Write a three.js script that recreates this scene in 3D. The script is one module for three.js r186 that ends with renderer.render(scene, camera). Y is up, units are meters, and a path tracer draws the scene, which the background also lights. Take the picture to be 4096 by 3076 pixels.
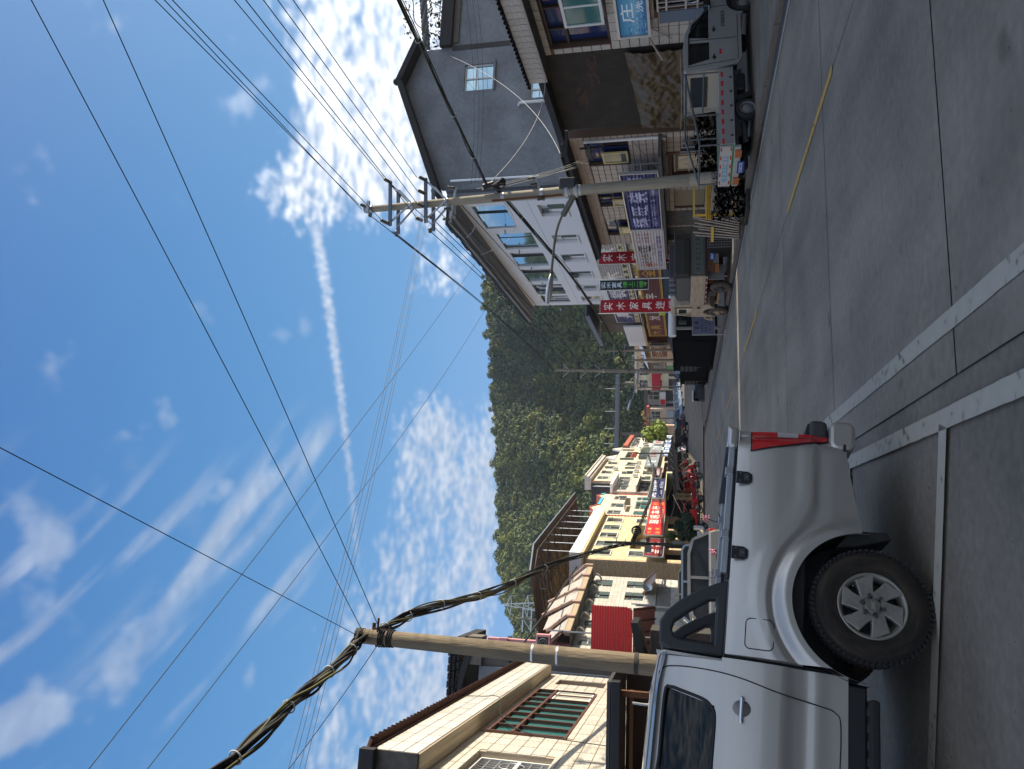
import * as THREE from 'three';
import { RoundedBoxGeometry } from 'three/addons/geometries/RoundedBoxGeometry.js';
import { mergeGeometries, toCreasedNormals } from 'three/addons/utils/BufferGeometryUtils.js';
import { ImprovedNoise } from 'three/addons/math/ImprovedNoise.js';

// ---------------------------------------------------------------- camera, sky, sun, exposure
const scene = new THREE.Scene();
const renderer = new THREE.WebGLRenderer({ antialias: true });
renderer.setSize(1024, 769);
renderer.toneMapping = THREE.LinearToneMapping;
renderer.toneMappingExposure = 1.52;
renderer.shadowMap.enabled = true;
renderer.shadowMap.type = THREE.PCFSoftShadowMap;

// the phone was held upright while the picture is stored sideways: the camera is rolled a quarter turn
const camera = new THREE.PerspectiveCamera(53.13, 1024 / 769, 0.1, 3000);
{
  const P = THREE.MathUtils.degToRad(12.6), Y = THREE.MathUtils.degToRad(11.7);
  const cp = Math.cos(P), sp = Math.sin(P), cy = Math.cos(Y), sy = Math.sin(Y);
  const fw = new THREE.Vector3(sy * cp, sp, -cy * cp), up = new THREE.Vector3(-sy * sp, cp, cy * sp), rt = new THREE.Vector3(cy, 0, sy);
  const m = new THREE.Matrix4().makeBasis(up.clone().negate(), rt, fw.clone().negate());
  camera.quaternion.setFromRotationMatrix(m);
  camera.position.set(0, 1.65, 0);
}
scene.add(camera);

const perlin = new ImprovedNoise();
const nz = (x, y, z = 0) => perlin.noise(x, y, z);
const fbm = (x, y, z = 0, o = 4) => { let a = .5, s = 0, f = 1; for (let i = 0; i < o; i++) { s += a * nz(x * f + i * 7.3, y * f + i * 3.1, z + i * 1.7); a *= .5; f *= 2.03; } return s; };
const clamp = (x, a = 0, b = 1) => Math.min(b, Math.max(a, x));
const sstep = (a, b, x) => { const t = clamp((x - a) / (b - a)); return t * t * (3 - 2 * t); };
const mix = (a, b, t) => a + (b - a) * t;
let seed_ = 20231;
const rnd = (a = 0, b = 1) => { seed_ = (seed_ + 0x6d2b79f5) | 0; let t = Math.imul(seed_ ^ (seed_ >>> 15), 1 | seed_); t = (t + Math.imul(t ^ (t >>> 7), 61 | t)) ^ t; return a + (b - a) * (((t ^ (t >>> 14)) >>> 0) / 4294967296); };

const SUN = new THREE.Vector3(0.9, 0.435, -0.08).normalize();
{ // sky: clear blue with high mackerel cloud, streaks and a broken contrail
  const W = 2048, H = 1024, d = new Float32Array(W * H * 4);
  for (let j = 0; j < H; j++) {
    const el = (j + .5) / H * Math.PI - Math.PI / 2, y = Math.sin(el), ce = Math.cos(el);
    for (let i = 0; i < W; i++) {
      const k = (j * W + i) * 4;
      const a = (i + .5) / W * Math.PI * 2;          // u = atan2(z, x) / 2pi + 0.5
      const x = -Math.cos(a) * ce, z = -Math.sin(a) * ce;
      const t = clamp(el / 1.05);
      let r, g, b;
      if (y > -0.02) {
        const q = Math.pow(clamp(1 - el / 0.95), 1.35);
        r = mix(.050, .24, q * q * .9 + q * .1); g = mix(.132, .385, q * .88); b = mix(.335, .585, q);
        const cs = x * SUN.x + y * SUN.y + z * SUN.z, gl = Math.pow(clamp(cs), 6) * .55 + Math.pow(clamp(cs), 40) * .8;
        r += gl * .5; g += gl * .48; b += gl * .42;
        const yy = Math.max(y, .035) + .05, px = x / yy, pz = -z / yy;     // cloud layer
        const az = Math.atan2(x, -z) * 180 / Math.PI, ed = el * 180 / Math.PI;
        const n1 = fbm(px * 1.6, pz * 1.6, 3), n2 = fbm(px * 2.1, pz * 2.1, 9), n3 = fbm(az * .11, ed * .16, 5);
        // where the high cloud lies: a thick bank to the right, a low bank on the left, loose patches between
        const bank = sstep(20.5, 27, az + 5 * n1 - .25 * (ed - 24)) * sstep(31.5, 23.5, ed - (az < 34 ? 2.2 * sstep(34, 27, az) : 0) + 5 * n2) * sstep(-175, -120, -Math.abs(az));
        const patch = sstep(5.2, 1.5, Math.hypot((az - 20.5) * .9, (ed - 17.6) * 1.5) + 4 * n1) * .9;
        const low = sstep(11, 14.5, ed + 3 * n1) * sstep(30, 22, ed + .20 * (az + 16) + 3.5 * n2) * sstep(15, 8, az + 5 * n3) * .95;
        const back = sstep(62, 85, Math.abs(az)) * sstep(74, 50, ed + 14 * n3) * .85, high = sstep(48, 60, ed) * .72;
        const cover = clamp(Math.max(bank, low, patch, back, high));
        const wx = px + .10 * fbm(px * 3, pz * 3, 1), wz = pz + .10 * fbm(px * 3 + 5, pz * 3, 2);
        const puff = fbm(wx * 23, wz * 28, 11, 4), mid = fbm(wx * 7, wz * 8, 15, 4), big = fbm(wx * 1.7, wz * 1.7, 21, 4);
        const thick = sstep(24, 34, az) * sstep(29, 21, ed);
        let c = sstep(-.26, .42, puff * (.80 - .25 * thick) + mid * .42 + big * .5 + (cover - .80) * 1.0 + .04 * thick) * sstep(.08, .45, cover) * mix(.72, 1, Math.max(bank, back));
        // combed streaks that run from the low right up to the high left
        const su = (az - 9.5) * -.88 + (ed - 26.3) * .48, sv = (az - 9.5) * .48 + (ed - 26.3) * .88;   // along, across
        const st = fbm(su * .09, sv * .62, 31, 5), st2 = fbm(su * .05 + 9, sv * .5, 37, 5);
        c = Math.max(c, sstep(-.15, .35, st + .1) * sstep(2.6, .5, Math.abs(sv - .02 * su)) * sstep(-1, 3, su) * sstep(30, 12, su) * .50);
        c = Math.max(c, sstep(.05, .42, st2 + .12 * mid) * .42 * sstep(24, 29, ed) * sstep(9, -3, az) * sstep(-60, -30, az));
        const vp = fbm(az * .16 + 2, ed * .22, 41, 4); c = Math.max(c, sstep(.0, .34, vp + .22 * mid) * .40 * sstep(33, 38, ed) * sstep(8, -4, az) * sstep(-70, -40, az), sstep(.24, .5, vp + .2 * mid) * .35 * sstep(24, 30, ed) * sstep(55, 48, ed));
        // contrail: a chain of knots from the right bank down towards the left
        const tt = clamp((az + 3) / 27.5, -.1, 1.05), ec = 23.2 + 3.2 * tt + .35 * Math.sin(tt * 3.14), wid = mix(.13, .52, Math.pow(Math.max(tt, 0), .8)) * (1 + .35 * nz(az * 1.2, 7, 3));
        const dd = Math.abs(ed - ec + .22 * nz(az * 1.9, 2, 1) + .10 * nz(az * 4.6, ed * 4.6, 2));
        if (az > -7 && az < 26) c = Math.max(c, sstep(wid, wid * .3, dd) * (.56 + .42 * nz(az * 2.3, ed * 2.3, 8) + .2 * nz(az * 5, ed * 6, 4)) * sstep(26, 23, az) * sstep(-6, 1, az) * mix(.65, 1, tt));
        c = clamp(c);
        const glow = .56 + .34 * sstep(0, 45, az) * sstep(170, 120, az) + .22 * Math.max(sstep(60, 90, Math.abs(az)), sstep(48, 60, ed)) + .3 * Math.pow(clamp(cs), 3), shd = .90 + .42 * puff + .34 * mid;
        const whl = glow * shd;
        r = mix(r, whl * .92, c * .93); g = mix(g, whl * .96, c * .92); b = mix(b, whl * 1.04, c * .88);
      } else { r = .13; g = .14; b = .14; }
      d[k] = r; d[k + 1] = g; d[k + 2] = b; d[k + 3] = 1;
    }
  }
  const tex = new THREE.DataTexture(d, W, H, THREE.RGBAFormat, THREE.FloatType);
  tex.mapping = THREE.EquirectangularReflectionMapping; tex.magFilter = THREE.LinearFilter; tex.minFilter = THREE.LinearFilter; tex.needsUpdate = true;
  scene.background = tex; scene.environment = tex;
}
const sun = new THREE.DirectionalLight(new THREE.Color(1, .90, .72), 5);
sun.position.copy(SUN).multiplyScalar(200).add(new THREE.Vector3(5, 0, -60));
sun.target.position.set(5, 0, -60);
sun.castShadow = true; sun.shadow.mapSize.set(4096, 4096);
Object.assign(sun.shadow.camera, { left: -130, right: 130, top: 130, bottom: -60, near: 1, far: 500 });
scene.add(sun, sun.target);
scene.fog = new THREE.FogExp2(new THREE.Color(.62, .72, .86), .00017);   // thin summer haze over the valley

// ---------------------------------------------------------------- helpers
const used = new Map();
function numbered(name) { const n = used.get(name) || 0; used.set(name, n + 1); return n ? name + '_' + String(n).padStart(3, '0') : name; }
function info(o, label, category, group, kind) {
  if (label) o.userData.label = label; if (category) o.userData.category = category;
  if (group) o.userData.group = group; if (kind) o.userData.kind = kind; return o;
}
function sh(o) { o.castShadow = true; o.receiveShadow = true; return o; }
function thing(name, label, category, pos = [0, 0, 0], ry = 0, group) {
  const o = new THREE.Group(); o.name = numbered(name); o.position.set(...pos); o.rotation.y = ry; scene.add(o); return info(o, label, category, group);
}
function part(name, parent, geo, mat) {
  const g = Array.isArray(geo) ? merge(geo) : geo; const m = sh(new THREE.Mesh(g, mat)); m.name = name; parent.add(m); return m;
}
function sub(name, parent, pos = [0, 0, 0]) { const g = new THREE.Group(); g.name = name; g.position.set(...pos); parent.add(g); return g; }
function single(name, label, category, geo, mat, group, kind) {
  const g = Array.isArray(geo) ? merge(geo) : geo; const m = sh(new THREE.Mesh(g, mat)); m.name = numbered(name); scene.add(m); return info(m, label, category, group, kind);
}
function copyOf(src, label, pos, ry) { const c = src.clone(); c.name = numbered(src.name.replace(/_\d{3}$/, '')); c.userData = { ...src.userData }; if (label) c.userData.label = label; if (pos) c.position.set(...pos); if (ry !== undefined) c.rotation.y = ry; scene.add(c); return c; }
function merge(list) {
  const a = list.filter(Boolean).map((g) => { let q = g.index ? g.toNonIndexed() : g; for (const k of Object.keys(q.attributes)) if (!['position', 'normal', 'uv'].includes(k)) q.deleteAttribute(k); if (!q.attributes.uv) q.setAttribute('uv', new THREE.BufferAttribute(new Float32Array(q.attributes.position.count * 2), 2)); return q; });
  return mergeGeometries(a);
}
const T = (g, x = 0, y = 0, z = 0) => g.translate(x, y, z);
// box from min corner to max corner
function bx(x0, x1, y0, y1, z0, z1, r = 0) {
  const w = Math.abs(x1 - x0), h = Math.abs(y1 - y0), d = Math.abs(z1 - z0);
  const g = r ? new RoundedBoxGeometry(w, h, d, 2, Math.min(r, w / 2.1, h / 2.1, d / 2.1)) : new THREE.BoxGeometry(w, h, d);
  return T(g, (x0 + x1) / 2, (y0 + y1) / 2, (z0 + z1) / 2);
}
// rectangular or round bar between two points
function bar(a, b, w, d = w, round = false) {
  const A = new THREE.Vector3(...a), B = new THREE.Vector3(...b), v = B.clone().sub(A), L = v.length();
  const g = round ? new THREE.CylinderGeometry(d / 2, w / 2, L, 10) : new THREE.BoxGeometry(w, L, d);
  g.applyQuaternion(new THREE.Quaternion().setFromUnitVectors(new THREE.Vector3(0, 1, 0), v.normalize()));
  return T(g, (a[0] + b[0]) / 2, (a[1] + b[1]) / 2, (a[2] + b[2]) / 2);
}
const rod = (a, b, d, d2 = d) => bar(a, b, d, d2, true);
function tube(pts, r, seg = 24, rad = 6, closed = false) { return new THREE.TubeGeometry(new THREE.CatmullRomCurve3(pts.map((p) => new THREE.Vector3(...p)), closed, 'catmullrom', .5), seg, r, rad, closed); }
function shape(pts, holes = []) {
  const s = new THREE.Shape(pts.map((p) => new THREE.Vector2(...p)));
  for (const h of holes) s.holes.push(new THREE.Path(h.map((p) => new THREE.Vector2(...p))));
  return s;
}
const rect = (x0, x1, y0, y1) => [[x0, y0], [x1, y0], [x1, y1], [x0, y1]];
function extr(pts, z0, z1, holes = [], bevel = 0) {
  const g = new THREE.ExtrudeGeometry(shape(pts, holes), bevel ? { depth: z1 - z0 - 2 * bevel, bevelEnabled: true, bevelSize: bevel, bevelThickness: bevel, bevelSegments: 2, bevelOffset: -bevel, curveSegments: 8 } : { depth: z1 - z0, bevelEnabled: false, curveSegments: 8 });
  return T(g, 0, 0, z0 + (bevel || 0));
}
function rrect(x0, x1, y0, y1, r, n = 5) {
  const p = []; const c = [[x1 - r, y0 + r, -90], [x1 - r, y1 - r, 0], [x0 + r, y1 - r, 90], [x0 + r, y0 + r, 180]];
  for (const [cx, cy, a] of c) for (let i = 0; i <= n; i++) { const t = (a + 90 * i / n) * Math.PI / 180; p.push([cx + r * Math.cos(t), cy + r * Math.sin(t)]); }
  return p;
}
// surface from a function of (u index, v index) -> [x,y,z]; smooth shaded
function sheet(nu, nv, f, skip) {
  const P = [], UV = [], I = [];
  for (let j = 0; j <= nv; j++) for (let i = 0; i <= nu; i++) { const p = f(i / nu, j / nv, i, j); P.push(p[0], p[1], p[2]); UV.push(p[3] ?? i / nu, p[4] ?? j / nv); }
  const id = (i, j) => j * (nu + 1) + i;
  for (let j = 0; j < nv; j++) for (let i = 0; i < nu; i++) { if (skip && skip(i, j)) continue; I.push(id(i, j), id(i + 1, j), id(i + 1, j + 1), id(i, j), id(i + 1, j + 1), id(i, j + 1)); }
  const g = new THREE.BufferGeometry(); g.setAttribute('position', new THREE.Float32BufferAttribute(P, 3)); g.setAttribute('uv', new THREE.Float32BufferAttribute(UV, 2)); g.setIndex(I); g.computeVertexNormals(); return g;
}

// ---------------------------------------------------------------- textures and materials
function dataTex(W, H, f, srgb = true, rep = [1, 1]) {
  const d = new Uint8Array(W * H * 4);
  for (let j = 0; j < H; j++) for (let i = 0; i < W; i++) { const c = f(i / W, j / H, i, j), k = (j * W + i) * 4; if (typeof c === 'number') d[k] = d[k + 1] = d[k + 2] = clamp(c) * 255; else { d[k] = clamp(c[0]) * 255; d[k + 1] = clamp(c[1]) * 255; d[k + 2] = clamp(c[2]) * 255; } d[k + 3] = 255; }
  const t = new THREE.DataTexture(d, W, H); t.wrapS = t.wrapT = THREE.RepeatWrapping; t.magFilter = THREE.LinearFilter; t.minFilter = THREE.LinearMipmapLinearFilter; t.generateMipmaps = true; t.repeat.set(...rep); if (srgb) t.colorSpace = THREE.SRGBColorSpace; t.needsUpdate = true; return t;
}
// periodic noise: blends four shifted copies so that the tile repeats without a seam
function tnoise(u, v, f, o = 4, s = 0) {
  const g = (a, b) => fbm(a * f + s, b * f + s * 1.3, s, o);
  const wu = u, wv = v;
  const n = g(u, v) * (1 - wu) * (1 - wv) + g(u - 1, v) * wu * (1 - wv) + g(u, v - 1) * (1 - wu) * wv + g(u - 1, v - 1) * wu * wv;
  const w = Math.sqrt((1 - wu) ** 2 * (1 - wv) ** 2 + wu ** 2 * (1 - wv) ** 2 + (1 - wu) ** 2 * wv ** 2 + wu ** 2 * wv ** 2);
  return n / w;
}
const lin = (c) => c <= .04045 ? c / 12.92 : Math.pow((c + .055) / 1.055, 2.4);
const col = (r, g, b) => new THREE.Color().setRGB(r, g, b);
const hx = (h) => new THREE.Color(h);
function M(c, rough = .7, metal = 0, o = {}) { return new THREE.MeshStandardMaterial({ color: Array.isArray(c) ? col(...c) : hx(c), roughness: rough, metalness: metal, side: THREE.DoubleSide, ...o }); }
const bumpA = dataTex(512, 512, (u, v) => .5 + .5 * tnoise(u, v, 24, 5, 2), false);
const mottle = dataTex(512, 512, (u, v) => { const n = .88 + .22 * tnoise(u, v, 5, 5, 4) + .10 * tnoise(u, v, 40, 3, 8); return [n, n, n * .995]; });
const tx = (t, rx, ry) => { const c = t.clone(); c.repeat.set(rx, ry); c.needsUpdate = true; return c; };
const concreteTex = dataTex(1024, 1024, (u, v) => {
  const n = tnoise(u, v, 4, 5, 1), f = tnoise(u, v, 60, 3, 5), s = tnoise(u * 1, v * 1, 9, 4, 9), st = tnoise(u, v, 16, 3, 12);
  let q = .70 + .16 * n + .12 * f + .08 * s; if (st > .34) q -= .35 * (st - .34); if (f > .42) q -= .25; return [q, q * .985, q * .95];
});
const concreteBump = dataTex(1024, 1024, (u, v) => .5 + .35 * tnoise(u, v, 90, 3, 3) + .25 * tnoise(u, v, 12, 4, 6), false);
const roadTex = dataTex(1024, 1024, (u, v) => {
  const n = tnoise(u, v, 4, 5, 1), f = tnoise(u, v, 60, 3, 5), st = tnoise(u, v, 14, 3, 12), lane = tnoise(u, v * .12, 7, 4, 17), sp = tnoise(u, v, 110, 2, 7);
  let q = .71 + .13 * n + .10 * f + .16 * lane; if (st > .30) q -= .5 * (st - .30); if (sp > .44) q -= .22; return [q, q * .985, q * .95];
});
const lineTex = dataTex(1024, 256, (u, v) => { const n = tnoise(u, v, 26, 4, 3), m = tnoise(u, v, 6, 4, 9); const k = sstep(.10, .34, n + .6 * m - .10); const q = .92 - .06 * n; return [mix(q, .55, k), mix(q, .54, k), mix(q * .98, .50, k)]; });
const MAT = {
  road: [0, 1, 2].map((i) => M([.45 - .02 * i, .392 - .017 * i, .325 - .014 * i], .86, 0, { map: roadTex, bumpMap: concreteBump, bumpScale: .005 })),
  apron: M([.39, .342, .285], .9, 0, { map: concreteTex, bumpMap: concreteBump, bumpScale: .006 }),
  asphalt: M([.40, .35, .295], .9, 0, { map: concreteTex, bumpMap: bumpA, bumpScale: .004 }),
  earth: M([.09, .08, .06], .95, 0, { map: concreteTex }),
  kerb: M([.20, .17, .14], .85, 0, { map: mottle, bumpMap: bumpA, bumpScale: .004 }),
  white: M([.47, .42, .35], .85, 0, { map: lineTex, bumpMap: bumpA, bumpScale: .003 }),
  yellow: M([.60, .35, .07], .75, 0, { map: lineTex }),
  stucco: M([.25, .272, .305], .92, 0, { map: mottle, bumpMap: bumpA, bumpScale: .012 }),
  cement: M([.15, .135, .12], .95, 0, { map: mottle, bumpMap: bumpA, bumpScale: .02 }),
  whitewall: M([.80, .79, .80], .82, 0, { bumpMap: bumpA, bumpScale: .003 }),
  yellowwall: M([.80, .65, .38], .8, 0, { map: mottle, bumpMap: bumpA, bumpScale: .004 }),
  peach: M([.80, .66, .52], .8, 0, { map: mottle }),
  pinkwhite: M([.80, .72, .63], .8, 0, { map: mottle }),
  cream: M([.80, .71, .52], .8, 0, { map: mottle }),
  tan: M([.74, .56, .36], .7, 0, { map: mottle }),
  dkglass: new THREE.MeshPhysicalMaterial({ color: col(.03, .036, .045), roughness: .06, metalness: 0, specularIntensity: 1, side: THREE.DoubleSide }),
  blueglass: new THREE.MeshPhysicalMaterial({ color: col(.02, .035, .12), roughness: .05, side: THREE.DoubleSide }),
  greenglass: new THREE.MeshPhysicalMaterial({ color: col(.05, .17, .17), roughness: .06, side: THREE.DoubleSide }),
  cartint: new THREE.MeshPhysicalMaterial({ color: col(.010, .010, .010), roughness: .08, specularIntensity: .45, side: THREE.DoubleSide }), mirrorglass: new THREE.MeshStandardMaterial({ color: col(.42, .56, .62), roughness: .04, metalness: .92, side: THREE.DoubleSide }),
  greyglass: new THREE.MeshPhysicalMaterial({ color: col(.10, .13, .13), roughness: .08, side: THREE.DoubleSide }),
  alu: M([.62, .63, .65], .38, .7), steel: M([.40, .41, .43], .42, .8), galv: M([.55, .57, .6], .5, .6, { map: mottle }),
  whitepaint: M([.72, .72, .70], .5), whiteframe: M([.70, .70, .68], .5),
  brown: M([.115, .042, .028], .5), darkbrown: M([.05, .03, .022], .55), black: M([.012, .012, .013], .55), rubber: M([.022, .021, .02], .85, 0, { bumpMap: bumpA, bumpScale: .004 }),
  darkgrey: M([.05, .05, .052], .6), midgrey: M([.18, .18, .18], .7), bluegrey: M([.14, .17, .22], .7),
  wood: M([.42, .28, .15], .7, 0, { map: mottle }), woodpale: M([.52, .40, .30], .75, 0, { map: mottle }), rust: M([.16, .065, .03], .9, 0, { map: mottle }),
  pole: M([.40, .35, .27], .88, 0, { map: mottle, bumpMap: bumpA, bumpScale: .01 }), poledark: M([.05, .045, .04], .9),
  tilered: M([.12, .055, .038], .85, 0, { map: mottle }), tiledark: M([.035, .033, .035], .85, 0, { map: mottle }), redtrim: M([.42, .10, .06], .7), ridgetile: M([.50, .33, .26], .6, 0, { map: mottle }), blacksheet: new THREE.MeshLambertMaterial({ color: col(.017, .0165, .016), side: THREE.DoubleSide, bumpMap: bumpA, bumpScale: .02 }), pink: M([.62, .28, .28], .8),
  red: M([.58, .012, .02], .55), crimson: M([.42, .012, .03], .7), darkred: M([.22, .015, .018], .6), yellowpaint: M([.70, .42, .05], .5), green: M([.03, .30, .08], .5), navy: M([.03, .035, .16], .6),
  cable: M([.012, .012, .013], .7), cablepale: M([.50, .49, .46], .6), cablegrey: M([.12, .125, .13], .7), porcelain: M([.10, .08, .05], .3), leaf: M([.045, .095, .02], .7), leafdark: M([.030, .065, .018], .85), leafyellow: M([.26, .22, .02], .7), bark: M([.10, .075, .05], .95),
  lampred: new THREE.MeshPhysicalMaterial({ color: col(.52, .010, .012), roughness: .18, clearcoat: 1, clearcoatRoughness: .05, side: THREE.DoubleSide }), lampclear: new THREE.MeshPhysicalMaterial({ color: col(.50, .45, .44), roughness: .2, clearcoat: 1, side: THREE.DoubleSide }),
  chrome: M([.75, .76, .78], .12, 1),
};
const paint = (c, metal = 0, rough = .35) => new THREE.MeshPhysicalMaterial({ color: Array.isArray(c) ? col(...c) : hx(c), metalness: metal, roughness: rough, clearcoat: 1, clearcoatRoughness: .06, side: THREE.DoubleSide });
MAT.silver = paint([.50, .475, .435], .7, .36); MAT.truck = paint([.36, .355, .35], .4, .42); MAT.carwhite = paint([.62, .63, .64]); MAT.carblack = paint([.012, .014, .018]); MAT.carred = paint([.55, .018, .012]); MAT.trikered = paint([.30, .01, .014]); MAT.carblue = paint([.22, .30, .42], .4); MAT.cargrey = paint([.36, .35, .34], .6); MAT.carcream = paint([.55, .45, .28]);
// ---------------------------------------------------------------- lettering: brush strokes for the characters on the signs
const HAT = '50,2 50,13;12,13 8,28;12,16 90,16 84,28;';
const STROKES = {
  实: HAT + '28,34 40,44;22,50 36,60;6,66 94,66;56,30 54,62 14,96;60,74 88,95', 木: '8,30 92,30;50,4 50,96;48,32 8,78;52,32 92,78',
  家: HAT + '26,33 74,33;50,35 20,56;40,46 60,66 58,92 44,86;46,56 14,76;54,68 14,92;84,42 62,56;60,54 92,88',
  具: '26,6 26,66;74,6 74,66;26,6 74,6;26,22 74,22;26,38 74,38;26,52 74,52;6,68 94,68;34,74 12,94;66,74 90,94',
  连: '14,8 24,20;6,34 24,34 24,72;4,88 24,76 40,90 96,92;36,18 90,18;58,4 44,36 92,36;34,58 96,58;66,30 66,82',
  锁: '22,4 6,28;16,22 36,22;14,42 36,42;6,60 38,60;24,42 24,92 40,82;46,6 54,20;92,6 82,20;68,2 68,26;48,30 48,74;48,30 90,30 90,74;68,42 66,68 42,96;72,76 94,96',
  请: '12,6 20,18;4,36 20,36 20,86 34,76;42,14 94,14;44,28 90,28;38,42 98,42;68,4 68,42;50,54 50,96;50,54 86,54 86,94 78,90;52,68 84,68;52,80 84,80',
  上: '48,6 48,90;48,42 82,42;6,92 94,92', 二: '20,22 80,22;6,84 94,84', 三: '16,14 84,14;22,50 78,50;6,90 94,90',
  楼: '4,28 38,28;22,4 22,96;20,32 4,64;24,40 38,54;48,10 56,22;90,8 80,22;42,30 98,30;70,4 70,52;66,34 44,52;74,34 96,50;40,66 98,66;62,54 50,80 88,96;84,66 76,82 44,96',
  电: '18,20 18,64;18,20 80,20 80,64;18,42 80,42;18,64 80,64;48,2 48,84 56,92 90,92 94,76', 动: '8,16 44,16;2,40 48,40;26,42 10,80 42,76;36,62 46,88;52,30 92,30 88,90 74,86;70,4 68,50 46,94',
  轮: '4,18 44,18;24,2 10,48 44,48;2,72 46,66;30,34 30,98;72,2 44,44;72,2 98,42;86,48 60,64;58,46 58,86 66,92 92,92 96,78',
  车: '10,20 88,20;44,2 24,52 86,52;4,74 96,74;54,36 54,98', 行: '32,4 8,28;34,30 6,60;22,48 22,96;46,18 90,18;40,44 98,44;74,44 74,94 60,88',
  明: '8,14 8,80;8,14 38,14 38,80;8,46 38,46;8,80 38,80;54,8 52,60 40,94;54,8 90,8 90,94 78,92;54,34 90,34;54,58 90,58',
  聪: '4,10 44,10;12,10 12,82;34,10 34,96;12,34 34,34;12,56 34,56;2,84 44,76;56,4 64,16;92,4 82,16;56,22 56,48 90,48 90,22 56,22;52,62 46,82;60,58 62,90 84,92 88,78;72,56 78,68;90,60 98,76',
  辉: '20,4 20,44;8,14 12,32;34,10 28,30;2,46 40,46;16,46 4,92;28,46 28,86 42,78;46,20 46,8 94,8 94,22;50,30 92,30;66,18 52,54 92,54;44,72 98,72;72,42 72,98',
  旺: '8,14 8,84 38,84 38,14 8,14;8,48 38,48;48,12 94,12;52,48 92,48;44,90 98,90;70,12 70,90',
  装: '10,10 18,22;30,2 30,46;4,44 30,30;40,18 96,18;68,2 68,44;44,44 92,44;50,46 56,56;6,58 96,58;52,60 10,90;32,76 32,98 48,90;56,62 94,98;86,64 68,78',
  饰: '22,2 6,30;18,18 42,18 36,28;22,34 22,92 40,80;62,2 48,28;56,18 96,18;50,40 50,80;50,40 92,40 92,80 84,78;70,26 70,98',
  宇: HAT + '26,38 76,38;8,60 94,60;52,38 52,92 38,88', 批: '4,26 36,26;22,2 22,92 10,86;2,64 38,50;46,8 46,88 62,78;46,42 64,36;74,4 74,84 82,92 96,90 96,74;74,50 94,34',
  发: '26,4 16,34 94,34;56,2 44,52 8,96;40,50 82,50 70,78 34,98;46,58 92,96;76,8 88,20', 材: '2,28 46,28;24,2 24,98;22,32 2,66;26,40 44,56;50,30 98,30;78,2 78,94 64,88;76,34 48,74',
  料: '6,14 14,32;42,10 34,30;2,44 48,44;24,2 24,98;22,48 4,78;28,52 46,70;58,14 68,26;56,38 66,50;50,72 98,58;82,2 82,98',
  建: '6,12 32,12 12,48 34,48 8,92;8,60 30,84 96,94;44,12 88,12 88,40;40,26 96,26;44,40 88,40;46,54 88,54;40,70 94,70;66,2 66,84',
  大: '8,34 92,34;50,4 46,44 8,94;50,40 92,94', 门: '14,6 24,18;12,24 12,96;34,12 86,12 86,92 72,88', 不: '8,12 92,12;54,14 8,62;50,36 50,96;58,42 90,66', 合: '50,4 8,44;50,4 94,44;30,46 70,46;22,60 22,94 78,94 78,60 22,60', 金: '50,4 8,40;50,4 94,40;28,44 72,44;16,62 84,62;50,44 50,92;30,68 38,84;70,68 62,84;6,94 94,94', 招: '4,26 36,26;22,2 22,92 10,86;2,64 38,50;44,8 92,8 88,40 76,36;66,10 44,46;48,56 48,94 90,94 90,56 48,56', 聘: '4,10 44,10;12,10 12,82;34,10 34,96;12,34 34,34;12,56 34,56;2,84 44,76;52,12 52,46 94,46 94,12 52,12;52,28 94,28;72,2 72,46;48,58 98,58;64,60 60,74 92,74 86,96 74,92', 庄: '50,2 56,12;12,14 94,14;14,14 12,60 2,96;34,50 92,50;62,26 62,88;26,90 98,90', 洗: '8,8 20,18;4,36 16,44;6,94 22,64;46,8 38,34;42,24 90,24;64,4 64,46;32,46 98,46;54,48 50,76 28,94;74,48 74,86 82,92 96,90 98,76', 美: '32,2 40,14;68,2 60,14;16,18 84,18;22,34 78,34;8,50 92,50;50,18 50,50;10,68 90,68;50,54 44,74 10,96;54,70 90,96',
};
function han(g, ch, x, y, s, w, lw, slant = 0) {     // one character in a box s high and w wide
  g.save(); g.translate(x, y); g.lineWidth = lw; g.lineCap = 'round'; g.lineJoin = 'round';
  for (const st of STROKES[ch].split(';')) { if (!st) continue; g.beginPath(); st.split(' ').forEach((p, i) => { const [a, b] = p.split(',').map(Number); const X = (a + slant * (50 - b)) / 100 * w, Y = b / 100 * s; i ? g.lineTo(X, Y) : g.moveTo(X, Y); }); g.stroke(); }
  g.restore();
}
function hanRow(g, text, x, y, s, w, step, lw, slant) { [...text].forEach((c, i) => STROKES[c] ? han(g, c, x + i * step, y, s, w, lw, slant) : g.fillText(c, x + i * step, y + s * .9)); }
function canvasTex(w, h, draw) {
  const c = document.createElement('canvas'); c.width = w; c.height = h; const g = c.getContext('2d'); draw(g, w, h);
  const t = new THREE.CanvasTexture(c); t.colorSpace = THREE.SRGBColorSpace; t.magFilter = THREE.LinearFilter; t.anisotropy = 8; return t;
}
const wear = (g, w, h, n, style, max = 9) => { for (let i = 0; i < n; i++) { g.globalAlpha = rnd(.04, .22); g.fillStyle = style; g.fillRect(rnd(0, w), rnd(0, h), rnd(1, max * 3), rnd(1, max)); } g.globalAlpha = 1; };
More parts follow.
